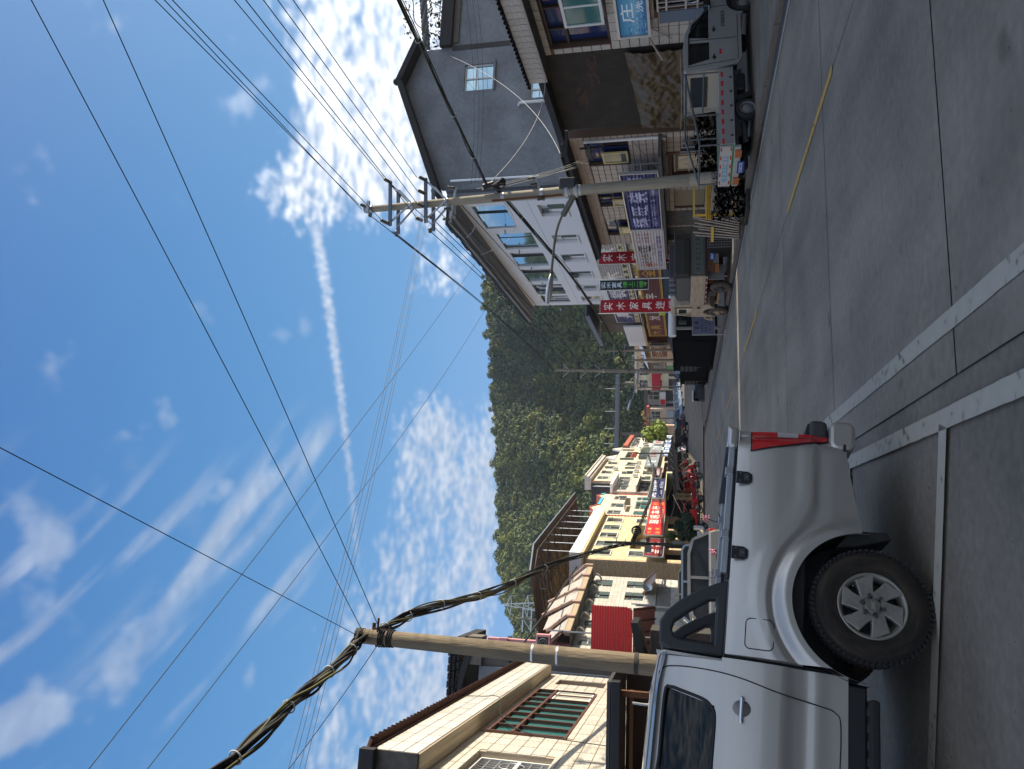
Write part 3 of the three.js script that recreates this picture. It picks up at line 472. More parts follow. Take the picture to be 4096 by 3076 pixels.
{ // yellow building
  const F = FY, o = bldg('yellow_building', 'three storey yellow rendered building with white parapet and tan side wall', 'building', F, 0, 1);
  const U = [[64.9, 66.95], [67.95, 70.15], [71.15, 73.35], [74.3, 76.6], [77.65, 79.8]].map(([a, b]) => [a + .25, b - .25, 7.48, 8.95]);
  const L1 = [65.2, 66.75, 4.75, 6.0], L5 = [77.8, 79.5, 4.85, 6.12], B = [67.7, 76.9, 4.75, 6.08], D = [64.7, 79.6, .3, 3.15];
  wall(o, 1, 64.1, 80.75, 0, 9.35, [...U, L1, L5, B, D], MAT.yellowwall, .35);
  U.forEach((h) => win(o, 1, h, { rec: .1, cols: 2, transom: .62, surround: MAT.whitepaint, sill: MAT.whitepaint })); [L1, L5].forEach((h) => win(o, 1, h, { rec: .1, cols: 2, transom: .6, surround: MAT.whitepaint }));
  part('balcony_back', o, bx(B[0], B[1], B[2], B[3], -1.4, -1.3), MAT.yellowwall); [[68.4, 70.2], [72.2, 75.6]].forEach(([a, b]) => win(o, 1, [a, b, 4.8, 5.9], { rec: 1.28, cols: 2 }));
  part('balcony_floor', o, bx(B[0], B[1], 4.66, 4.75, -1.4, 0), MAT.tan); part('balcony_side', o, [bx(B[0] - .05, B[0], 4.7, 6.1, -1.4, -.35), bx(B[1], B[1] + .05, 4.7, 6.1, -1.4, -.35)], MAT.yellowwall);
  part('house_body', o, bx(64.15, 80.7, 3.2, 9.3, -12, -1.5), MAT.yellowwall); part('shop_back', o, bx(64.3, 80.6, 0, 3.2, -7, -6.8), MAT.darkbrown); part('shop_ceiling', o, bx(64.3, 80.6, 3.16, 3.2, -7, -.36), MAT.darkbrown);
  part('side_wall', o, bx(63.85, 64.1, 0, 9.3, -12, -.02), MAT.tan);
  for (let i = 0; i < 10; i++) for (let j = 0; j < 9; j++) { const m = sh(new THREE.Mesh(tileBox[0], MAT.tan)); m.name = 'side_wall_panel'; m.scale.set(.03, 1.005, 1.165); m.position.set(63.84, .55 + j * 1.03, -.63 - i * 1.19); o.add(m); }
  part('cornice', o, [bx(63.3, 81, 9.35, 9.5, -.4, .55), bx(63.3, 63.8, 9.35, 9.5, -12, -.4)], MAT.yellowwall); part('parapet', o, [bx(63.3, 81, 9.505, 10.45, .25, .6, .02), bx(63.3, 63.6, 9.505, 10.45, -12, .24, .02)], MAT.whitewall);
  for (const x of [68.6, 72.5, 76]) part('shop_pillar', o, bx(x - .3, x + .3, 0, 3.15, -.5, -.1), MAT.tan); part('lit_interior_wall', o, bx(66.2, 68.2, 1.2, 2.5, -3, -2.9), MAT.peach);
  // steel canopy on the roof
  const c = thing('roof_canopy', 'brown corrugated canopy on steel trusses above the yellow building', 'canopy', F.at(0), F.ry);
  part('corrugated_sheet', c, (() => { const g = sheet(140, 1, (u, v) => [mix(56, 88, u), mix(13.35, 11.7, v) + .05 * Math.sin(u * 700) - (u < .25 ? (.25 - u) * 5 * (1 - v * .3) : 0), mix(.9, -10, v)]); return g; })(), M([.20, .13, .09], .8, .1, { map: mottle }));
  part('front_edge', c, [bar([63.8, 13.4, .92], [88, 13.42, .92], .1, .16), bar([56, 12.15, .92], [63.8, 13.4, .92], .1, .16)], MAT.bluegrey);
  for (let i = 0; i < 7; i++) part('post', c, rod([65.4 + i * 2.8, 10.3, .1], [65.4 + i * 2.8, 13.2, .1], .09), MAT.alu);
  for (let i = 0; i < 9; i++) { const x = 57 + i * 3.4, b = []; const dy = x < 64 ? (64 - x) * -.15 : 0; b.push(bar([x, 12.9 + dy, .8], [x, 11.45 + dy, -9.8], .07), bar([x, 12.3 + dy, .8], [x, 11.0 + dy, -9.8], .07)); for (let k = 0; k < 8; k++) { const z0 = .8 - k * 1.32, z1 = z0 - 1.32, t0 = k / 8, t1 = (k + 1) / 8; b.push(bar([x, mix(12.9, 11.45, t0) + dy, z0], [x, mix(12.3, 11.0, t1) + dy, z1], .05), bar([x, mix(12.3, 11, t1) + dy, z1], [x, mix(12.9, 11.45, t1) + dy, z1], .045)); } part('truss', c, b, MAT.darkgrey); }
  for (let k = 0; k < 7; k++) { const t = k / 6; part('purlin', c, bar([57, mix(13.1, 11.62, t) - 1.02, mix(.5, -9.5, t)], [64, mix(13.1, 11.62, t), mix(.5, -9.5, t)], .07), MAT.darkgrey); part('purlin', c, bar([64, mix(13.1, 11.62, t), mix(.5, -9.5, t)], [87.8, mix(13.1, 11.62, t), mix(.5, -9.5, t)], .07), MAT.darkgrey); }
  for (let i = 0; i < 3; i++) part('rear_post', c, rod([58 + i * 3, 8, -3 - i], [58 + i * 3, 12, -3 - i], .08), MAT.rust);
}
// flat text panels on a facade
function signPanel(name, label, F, s0, s1, y0, y1, out, sgn, tex, pitch, { frame = MAT.alu, depth = .03, vertical = false, cat = 'shop sign', fw = .07 } = {}) {
  const t = thing(name, label, cat, F.at((s0 + s1) / 2, (y0 + y1) / 2, out, sgn), F.ry);
  const inner = sub('face', t); if (sgn < 0) inner.rotation.y = Math.PI; const w = s1 - s0, h = y1 - y0;
  part('lettered_sheet', inner, ribGeo(w - .02, h - .02, pitch, depth, vertical), new THREE.MeshStandardMaterial({ map: tex, roughness: .55, side: THREE.DoubleSide }));
  part('frame', t, [bx(-w / 2 - fw, w / 2 + fw, h / 2, h / 2 + fw, -.06, .06), bx(-w / 2 - fw, w / 2 + fw, -h / 2 - fw, -h / 2, -.06, .06), bx(-w / 2 - fw, -w / 2, -h / 2, h / 2, -.06, .06), bx(w / 2, w / 2 + fw, -h / 2, h / 2, -.06, .06)], frame);
  part('backing', t, bx(-w / 2, w / 2, -h / 2, h / 2, -sgn * .05 - .005, -sgn * .05 + .005), MAT.steel);
  return t;
}
{
  const t1 = canvasTex(512, 128 * 1.1, (g, w, h) => { g.fillStyle = '#7d0d14'; g.fillRect(0, 0, w, h); g.strokeStyle = '#eadfda'; hanRow(g, '电动', 70, 10, 56, 130, 210, 11); hanRow(g, '三轮', 70, 76, 56, 130, 210, 11); wear(g, w, h, 60, '#300'); });
  signPanel('tricycle_shop_sign', 'dark red ribbed sign in four white characters at the yellow building corner', FY, 63.5, 69.4, 3.26, 4.68, .5, 1, t1, .11);
  const t2 = canvasTex(2048, 180, (g, w, h) => { g.fillStyle = '#c4141f'; g.fillRect(0, 0, w, h); g.fillStyle = '#5a1018'; g.fillRect(w - 200, 0, 200, h); g.strokeStyle = '#f6efe6'; hanRow(g, '聪明车行', 560, 18, 110, 200, 270, 15); g.strokeStyle = '#e8c050'; hanRow(g, '大美', 70, 16, 50, 100, 180, 6); hanRow(g, '金车', 70, 100, 50, 100, 180, 6); hanRow(g, '合行', 1640, 20, 60, 70, 100, 6); hanRow(g, '电动', 1640, 104, 54, 70, 100, 6); g.fillStyle = '#f4e6e0'; g.font = 'bold 34px sans-serif'; g.fillText('51G', 240, 52); g.font = '30px sans-serif'; g.strokeStyle = '#f4e6e0'; hanRow(g, '大门料行三轮车具材', 620, 142, 26, 60, 90, 4); g.fillStyle = '#d9c7b8'; g.font = '20px sans-serif'; g.save(); g.translate(w - 110, 20); g.rotate(1.57); g.fillText('Lead Annual', 0, 0); g.restore(); wear(g, w, h, 60, '#600'); });
  signPanel('motorcycle_shop_sign', 'long bright red ribbed sign with white characters on the yellow building', FY, 70.6, 87.8, 3.48, 4.98, .55, 1, t2, .12);
  const t3 = canvasTex(1024, 140, (g, w, h) => { g.fillStyle = '#141d52'; g.fillRect(0, 0, w, h); g.strokeStyle = '#e6e8f4'; g.fillStyle = '#e6e8f4'; g.font = 'bold 76px sans-serif'; g.fillText('OPPLE', 30, 70); hanRow(g, '材料装饰建材', 350, 14, 56, 80, 104, 7); g.lineWidth = 2; g.strokeRect(330, 84, 400, 1); hanRow(g, '木门家具料', 60, 90, 34, 46, 70, 4); hanRow(g, '连大行合批', 520, 90, 34, 46, 76, 4); });
  signPanel('lighting_shop_sign', 'navy blue sign with white lettering in front of the peach building', FY, 88.3, 101.6, 3.85, 5.5, .6, 1, t3, .16, { depth: .01 });
}
{ // peach building with small gables
  const F = FY, o = bldg('peach_building', 'peach rendered building with stepped tiled gables and turquoise trim', 'building', F, 0, 1);
  const U = [[81.8, 83.8], [85.6, 87.7], [89.9, 92.1]].map(([a, b]) => [a, b, 7.95, 9.35]), L = [[81.8, 83.8, 5.35, 6.7], [84.8, 88.5, 5.35, 6.75], [89.8, 91.8, 5.4, 6.8]];
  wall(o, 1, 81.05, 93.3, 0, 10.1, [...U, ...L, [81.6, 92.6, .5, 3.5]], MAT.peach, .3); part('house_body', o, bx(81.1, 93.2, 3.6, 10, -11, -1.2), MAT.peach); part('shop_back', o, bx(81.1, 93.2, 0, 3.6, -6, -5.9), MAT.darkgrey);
  U.forEach((h) => win(o, 1, h, { rec: .08, cols: 2, transom: .6, frame: MAT.whitepaint })); L.forEach((h, i) => win(o, 1, h, { rec: .08, cols: i === 1 ? 4 : 2, transom: .6, glass: MAT.greenglass }));
  part('corner_trim', o, [bx(80.8, 81.04, 3.5, 10.1, -.2, .05), bx(93.05, 93.29, 3.5, 10.1, .003, .06)], MAT.redtrim); for (let i = 0; i < 20; i++) part('trim_block', o, bx(80.75, 81.1, 3.8 + i * .32, 3.95 + i * .32, .05, .09), MAT.redtrim);
  part('gable_wall', o, extr([[81.1, 10.1], [93.2, 10.1], [93.2, 10.5], [91.8, 11.3], [90.4, 10.5], [86.4, 10.5], [85, 11.3], [82.2, 10.5]], -.3, 0), M([.78, .66, .40], .8)); part('turquoise_trim', o, [bar([90.4, 10.62, .06], [86.4, 10.62, .06], .3, .1), bar([93.3, 10.62, .06], [92.6, 10.95, .06], .26, .1)], M([.05, .40, .55], .6));
  for (const [a, b, c, d] of [[82.2, 10.6, 85, 11.42], [85, 11.42, 86.5, 10.6], [90.4, 10.6, 91.8, 11.42], [91.8, 11.42, 93.3, 10.6]]) { part('gable_roof', o, bar([a, b, -.5], [c, d, -.5], .12, 1.2), MAT.redtrim); }
  for (let i = 0; i < 10; i++) part('roof_tile', o, bx(86.5 + i * .4, 86.85 + i * .4, 10.8, 11.4, -3, -.7, .05), MAT.tiledark);
  part('laundry_rack', o, [bx(83.2, 86.2, 7.62, 7.66, .1, .9), bx(86.16, 86.2, 7.2, 7.66, .1, .9)].map((g) => g), MAT.steel);
  // pale narrow house with balcony windows
  const q = bldg('pinkwhite_house', 'pale pink tiled narrow house with white ledge and balcony glazing', 'house', F, 0, 1, .3);
  const B = [94.6, 102.0, 8.25, 9.5]; wall(q, 1, 93.4, 102.4, 0, 9.75, [B, [93.8, 102, 5.1, 6.95], [94, 102, .6, 4]], MAT.pinkwhite, .25); part('house_body', q, bx(93.5, 102.3, 4, 9.7, -9, -1), MAT.pinkwhite);
  win(q, 1, [94.6, 98, 8.25, 9.5], { rec: .05, cols: 4, transom: .65, glass: MAT.greyglass }); win(q, 1, [98.4, 102, 8.25, 9.5], { rec: .05, cols: 4, transom: .65 }); win(q, 1, [93.9, 102, 5.2, 6.9], { rec: .6, cols: 6, transom: .6, glass: MAT.dkglass }); part('white_ledge', q, bx(93.3, 102.6, 9.76, 10.05, -1, .9, .02), MAT.whitewall); part('soffit', q, bx(93.4, 102.4, 6.96, 7.12, -.2, .8), MAT.pinkwhite);
  tiles(q, 1, 93.4, 102.4, 7.13, 9.7, [B], .9, .36, tileMats([.78, .68, .60], 2), { limit: 60 });
}
{ // tall cream building with four window columns; its dark side wall shows above the lower houses
  const F = FY, o = bldg('cream_building', 'tall cream building with four window columns and dark rendered side wall', 'building', F, 0, 1);
  const cols = [[104.4, 106.8], [109.3, 111.7], [114.2, 116.5], [118.8, 121.2]], H = [];
  for (const [a, b] of cols) H.push([a, b, 11.4, 12.85], [a, b, 8.5, 10.0], [a, b, 5.9, 7.2]);
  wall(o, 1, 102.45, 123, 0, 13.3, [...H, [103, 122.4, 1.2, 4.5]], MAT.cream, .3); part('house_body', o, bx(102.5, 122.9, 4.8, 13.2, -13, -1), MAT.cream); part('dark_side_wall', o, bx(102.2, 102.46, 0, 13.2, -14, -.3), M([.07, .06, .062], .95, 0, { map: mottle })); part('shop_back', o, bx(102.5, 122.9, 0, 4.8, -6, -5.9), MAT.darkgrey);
  H.forEach((h) => win(o, 1, h, { rec: .1, cols: 2, transom: .6, surround: null, sill: MAT.whitepaint, glass: MAT.greyglass })); part('cornice', o, [bx(101.6, 123.2, 13.3, 13.5, -1, .5), bx(101.5, 123.3, 13.51, 13.9, -1, .75), bx(101.4, 123.4, 13.91, 14.05, -1, .9)], MAT.pinkwhite); part('downpipe', o, rod([102.1, 7, -.6], [102.1, 13.1, -.6], .14), MAT.whitepaint); part('corner_trim', o, bx(102.3, 102.55, 4.8, 13.3, .004, .05), MAT.redtrim);
  for (let i = 0; i < 7; i++) part('shop_door', o, bx(103.4 + i * 2.7, 105.4 + i * 2.7, .8, 4.2, -.7, -.6), i % 2 ? MAT.dkglass : MAT.greyglass); for (let i = 0; i < 6; i++) part('door_couplet', o, bx(105.6 + i * 2.7, 105.95 + i * 2.7, 1.6, 4.1, -.3, -.2), MAT.crimson);
  [[106.5, 7.95], [111, 8.05], [115.4, 8.1], [119.8, 8.2]].forEach(([s, y], i) => acUnit(F.at(s, y - .25, .3), F.ry + Math.PI * 0, ['nearest', 'second', 'third', 'farthest'][i] + ' air conditioner along the middle row of the tall cream building')); acUnit(F.at(112.4, 10.8, .3), F.ry, 'air conditioner just under the top window row of the tall cream building');
  const ts = canvasTex(512, 100, (g, w, h) => { g.fillStyle = '#4a0d14'; g.fillRect(0, 0, w, h); g.fillStyle = '#e8e4e4'; g.font = 'bold 62px sans-serif'; g.fillText('GROUP', 130, 74); g.strokeStyle = '#e8e4e4'; hanRow(g, '合行', 350, 26, 44, 50, 70, 5); g.fillStyle = '#120608'; g.fillRect(0, 0, 90, h); });
  signPanel('dark_red_shop_sign', 'small dark red sign with white lettering under the tall cream building', F, 102.6, 111.7, 4.55, 5.5, .6, 1, ts, .2, { depth: .005 });
  const tg = canvasTex(1024, 90, (g, w, h) => { g.fillStyle = '#8f979c'; g.fillRect(0, 0, w, h); g.strokeStyle = '#7a1512'; hanRow(g, '家具料行', 420, 12, 60, 60, 90, 8); g.strokeStyle = '#e8ecee'; hanRow(g, '合金', 60, 14, 60, 70, 120, 8); hanRow(g, '门明', 820, 14, 60, 70, 100, 6); });
  signPanel('silver_shop_sign', 'silver ribbed sign with red characters beyond the dark red sign', F, 112.1, 138.4, 5.35, 7.0, .7, 1, tg, .14);
  const p = bldg('balcony_building', 'cream house with dark roof gables and an open balcony farther up the left row', 'building', F, 0, 1);
  const Bp = [127, 135, 9.1, 10.9]; wall(p, 1, 123.2, 139.8, .6, 12.2, [[124, 126, 9.3, 11.5], Bp, [136, 138.4, 10, 12]], MAT.cream, .3); part('house_body', p, bx(123.3, 139.7, .6, 12.1, -9, -2), MAT.cream); win(p, 1, [124, 126, 9.3, 11.5], { cols: 2 }); win(p, 1, [136, 138.4, 10, 12], { cols: 2 }); part('balcony_rail', p, Array.from({ length: 20 }, (_, i) => bx(127 + i * .4, 127.08 + i * .4, 9.1, 9.9, -.12, -.05)).concat([bx(127, 135, 9.9, 10, -.15, 0)]), MAT.redtrim);
  part('balcony_back', p, bx(127, 135, 9, 11, -1.9, -1.8), MAT.peach); for (const [a, b] of [[123.4, 129.5], [135.5, 140.2]]) { part('gable', p, extr([[a, 12.2], [b, 12.2], [(a + b) / 2, 13.8]], -.2, .1), MAT.pinkwhite); part('gable_roof', p, extr([[a, 12.2], [b, 12.2], [(a + b) / 2, 13.9]], -7, -.21), MAT.tiledark); } part('lower_glazing', p, bx(125, 138, 7, 8.6, .02, .5), MAT.greyglass); part('shop_front', p, bx(123.4, 139.5, .8, 4.6, .02, .06), MAT.darkgrey);
  for (let i = 0; i < 4; i++) part('shop_window', p, bx(124 + i * 4, 127.2 + i * 4, 1.4, 4.2, .07, .1), MAT.dkglass);
  const r = bldg('red_parapet_building', 'cream building with a red parapet at the far end of the left row', 'building', F, 0, 1);
  const G = [142.4, 157.6, 9.9, 11]; wall(r, 1, 140.2, 158.4, 1, 11.3, [G], MAT.pinkwhite, .3); part('house_body', r, bx(140.3, 158.3, 1, 11.2, -9, -.4), MAT.pinkwhite); win(r, 1, [142.4, 157.6, 9.9, 11], { cols: 8, transom: .6 }); part('red_parapet', r, bx(140, 158.6, 11.31, 12.1, -.4, .5, .03), MAT.redtrim); part('far_shop_glazing', r, bx(142, 158, 2.2, 4.6, .01, .06), MAT.dkglass);
  win(r, 1, [143, 157, 7.9, 8.9], { rec: -.02, cols: 6 });
  const tw = canvasTex(512, 96, (g, w, h) => { g.fillStyle = '#a2a9b0'; g.fillRect(0, 0, w, h); g.fillStyle = '#9c2a26'; g.fillRect(350, 0, 162, h); g.strokeStyle = '#a02020'; hanRow(g, '家合行', 60, 20, 56, 60, 80, 8); });
  signPanel('grey_red_shop_sign', 'grey and red sign at the far end of the left row', F, 142.7, 158.3, 5.3, 7.1, .5, 1, tw, .3, { depth: .005 });
  const tb = canvasTex(512, 64, (g, w, h) => { for (let i = 0; i < 8; i++) { g.fillStyle = ['#1d3f86', '#cfd6de', '#2a5b9a', '#d9dde0'][i % 4]; g.fillRect(i * 64, 0, 64, h); g.strokeStyle = i % 2 ? '#1d3f86' : '#e8ecf2'; han(g, '合行家具门料大材'[i], i * 64 + 12, 10, 44, 40, 5); } });
  signPanel('blue_white_fascia', 'row of blue and white fascia boards over the far left shops', F, 124, 157, 3.9, 4.9, .7, 1, tb, .4, { depth: .004 });
}
MAT.awning = new THREE.MeshLambertMaterial({ color: col(.014, .0145, .017), side: THREE.DoubleSide });
{ // shop awnings along the foot of the left row
  const F = FY, t = thing('long_awning', 'long drooping black awning along the left shop fronts', 'awning', F.at(0), F.ry);
  part('cloth', t, sheet(60, 8, (u, v) => [mix(76, 126, u), mix(2.95, 2.35, v) + u * 1.2 + .06 * Math.sin(u * 90) * v - .18 * Math.sin(v * 3.1), mix(.6, 3.6, v)]), MAT.awning); for (let i = 0; i < 9; i++) part('strut', t, rod([74 + i * 6.4, 1.2 + i * .05, .6], [74 + i * 6.4, 2.6 + i * .16, 3.5], .05), MAT.alu);
  part('valance', t, sheet(60, 2, (u, v) => [mix(76, 126, u), mix(2.35, 2.0, v) + u * 1.2, 3.6 + .05 * Math.sin(u * 120)]), MAT.awning);
  const y = thing('cream_awning', 'cream box awning sticking out over the black awning', 'awning', F.at(0), F.ry); part('top_sheet', y, extr([[78, 3.35], [90, 3.45], [90, 3.53], [78, 3.43]], .6, 3.2), M([.62, .58, .34], .7)); part('front_board', y, bx(89, 90.1, 2.9, 3.5, .6, 3.25), M([.64, .60, .36], .7));
}

{ // lattice pylon and a taller line pole on the hillside behind the left roofs
  const t = thing('lattice_pylon', 'pale steel lattice pylon standing against the wooded hill, behind left roofs', 'pylon', [-18.4, 0, -225]); const b = [], lv = [[0, 4.2], [22, 2.4], [36, 1.5], [44, 1.0], [52.5, .12]];
  for (let i = 0; i < 4; i++) { const [y0, w0] = lv[i], [y1, w1] = lv[i + 1], n = i < 2 ? 4 : 3; for (const [sx, sz] of [[1, 1], [1, -1], [-1, 1], [-1, -1]]) b.push(bar([sx * w0, y0, sz * w0], [sx * w1, y1, sz * w1], .16)); for (let k = 0; k < n; k++) { const a = mix(y0, y1, k / n), c = mix(y0, y1, (k + 1) / n), wa = mix(w0, w1, k / n), wc = mix(w0, w1, (k + 1) / n); for (const z of [1, -1]) { b.push(bar([-wa, a, z * wa], [wc, c, z * wc], .09), bar([wa, a, z * wa], [-wc, c, z * wc], .09)); } } } part('lattice', t, b, MAT.alu);
  for (const [y, w] of [[40.5, 3.4], [45.5, 3.0], [50.5, 2.6]]) { const c = []; for (const s of [-1, 1]) c.push(bar([0, y + 1.2, 0], [s * w, y, 0], .16), bar([0, y - .3, 0], [s * w, y, 0], .16), bar([s * w, y, 0], [s * w, y - 1.2, 0], .1)); part('crossarm', t, c, MAT.alu); }
  const p = thing('line_pole', 'white concrete line pole with insulators on the hillside beside the lattice pylon', 'utility pole', [-21.1, 0, -215]); part('shaft', p, rod([0, 0, 0], [0, 46.7, 0], .7, .5), MAT.kerb); part('crossarm', p, [bx(-3.4, 3, 44.6, 44.9, -.15, .15), bx(-3.4, 3, 42.2, 42.5, -.15, .15), bar([-3, 42.4, 0], [0, 44.6, 0], .14)], MAT.alu); for (const x of [-3, -1.6, 1.5, 2.8]) part('insulator', p, rod([x, 44.9, 0], [x, 45.9, 0], .28), MAT.porcelain);
}
// ---------------------------------------------------------------- right side of the street
const R2 = -1;
{ // near tiled house: blue window with an open sash, shop sign, door lattice
  const F = FR, o = bldg('near_tiled_house', 'white tiled house with a large blue window, nearest on the right', 'house', F, 0, R2);
  const W = [16.2, 19.72, 3.68, 5.45], D = [15.4, 18.45, .15, 2.42];
  wall(o, R2, 4, 20, 0, 5.7, [W, D], M([.16, .085, .06], .9), .3); mass(o, R2, 4, 20, 0, 6.1, 9, MAT.cement, 'house_body');
  tiles(o, R2, 10.4, 19.98, .4, 5.64, [W, D], .42, .275, tileMats([.70, .64, .58]), { limit: 300, order: -1, gap: .026 });
  part('eave_slab', o, bx(3.5, 20.5, 5.66, 6.2, -.56, .2), MAT.pinkwhite); part('soffit', o, bx(3.5, 20.5, 5.635, 5.656, -.57, .0), MAT.cement);
  tiles(o, R2, 10, 20.5, 5.68, 6.2, [], .26, .5, tileMats([.66, .58, .52]), { out: .56, limit: 60, nm: 'fascia_tile', order: -1, gap: .02 });
  eaveTiles(o, 8, 20.7, .2, (m, x, i) => { m.position.set(x, 6.27 + .02 * nz(i * .9, 2), -.3); m.rotation.set(-.25, Math.PI, 0); m.scale.set(1, 1, .8); }, MAT.tiledark, 70);
  part('roof', o, sheet(1, 1, (u, v) => [mix(3.5, 20.6, u), mix(6.24, 6.9, v), mix(-.6, 9, v)]), MAT.tiledark);
  const w = sub('window', o), f = [], [x0, x1, y0, y1] = W; f.push(bx(x0, x1, y1 - .08, y1, .1, .2), bx(x0, x1, y0, y0 + .08, .1, .2), bx(x1 - .08, x1, y0, y1, .099, .199), bx(x0, x1, 4.86, 4.94, .098, .2)); for (const x of [16.9, 18.0, 18.95]) f.push(bx(x - .03, x + .03, y0, y1, .097, .198)); part('frame', w, f, MAT.darkbrown);
  for (const [a, b] of [[x0, 16.9], [16.9, 18], [18, 18.95], [18.95, x1]]) for (const [c, d] of [[y0, 4.9], [4.9, y1]]) part('pane', w, bx(a + .03, b - .03, c + .03, d - .03, .2, .21).rotateZ(0), MAT.blueglass);
  const s = sub('open_sash', w); part('sash_frame', s, [bx(16.6, 18.3, 4.72, 4.8, -.35, -.28), bx(16.6, 18.3, 3.72, 3.8, -.35, -.28), bx(16.6, 16.68, 3.8, 4.72, -.35, -.28), bx(18.22, 18.3, 3.8, 4.72, -.35, -.28), bx(17.42, 17.48, 3.8, 4.72, -.345, -.285)], MAT.whiteframe); part('pane', s, bx(16.66, 18.24, 3.78, 4.74, -.32, -.31), MAT.greenglass); part('stay_bar', s, [bar([16.6, 4.76, -.3], [16.6, 4.76, .1], .03), bar([18.3, 4.76, -.3], [18.3, 4.76, .1], .03)], MAT.steel);
  const d = sub('lattice_door', o), g = []; for (let i = 0; i < 15; i++) g.push(bx(15.5 + i * .2, 15.53 + i * .2, .2, 2.35, -.02, .03)); for (const y of [.2, .75, 1.3, 1.6, 2.1, 2.33]) g.push(bx(15.4, 18.45, y - .025, y + .025, -.04, .01)); for (const x of [16, 17, 18]) g.push(new THREE.TorusGeometry(.22, .016, 6, 20).translate(x, 1.45, -.03)); part('bars', d, g, MAT.alu); part('door_leaf', d, bx(15.4, 18.45, .15, 2.42, .15, .2), MAT.black); part('jamb', d, bx(18.46, 18.95, .1, 2.3, -.05, -.02), MAT.bluegrey);
  const tex = canvasTex(256, 180, (g, w, h) => { const gr = g.createLinearGradient(0, 0, 0, h); gr.addColorStop(0, '#3a8fc0'); gr.addColorStop(.6, '#7fbcd8'); gr.addColorStop(1, '#2a6ea0'); g.fillStyle = gr; g.fillRect(0, 0, w, h); for (let i = 0; i < 90; i++) { g.fillStyle = ['#184a78', '#d8ecf4', '#4fa0c8'][i % 3]; g.globalAlpha = .5; g.fillRect(rnd(0, 90), rnd(60, 180), rnd(2, 16), rnd(2, 10)); } g.globalAlpha = 1; g.strokeStyle = '#f4f6f8'; hanRow(g, '庄家', 60, 20, 80, 80, 96, 9); hanRow(g, '洗', 100, 116, 46, 46, 60, 5); hanRow(g, '美', 180, 116, 46, 46, 60, 5); });
  const sg = signPanel('wash_shop_sign', 'light blue picture sign with white characters at the right edge', F, 16.5, 19.0, 2.6, 3.36, .28, -1, tex, .5, { depth: .002 });
  part('prop_stick', sg, [rod([1.2, -.2, .2], [2.1, -.75, -.3], .06), rod([1.2, -.35, .2], [1.9, -1.0, .2], .03)], MAT.woodpale);
}
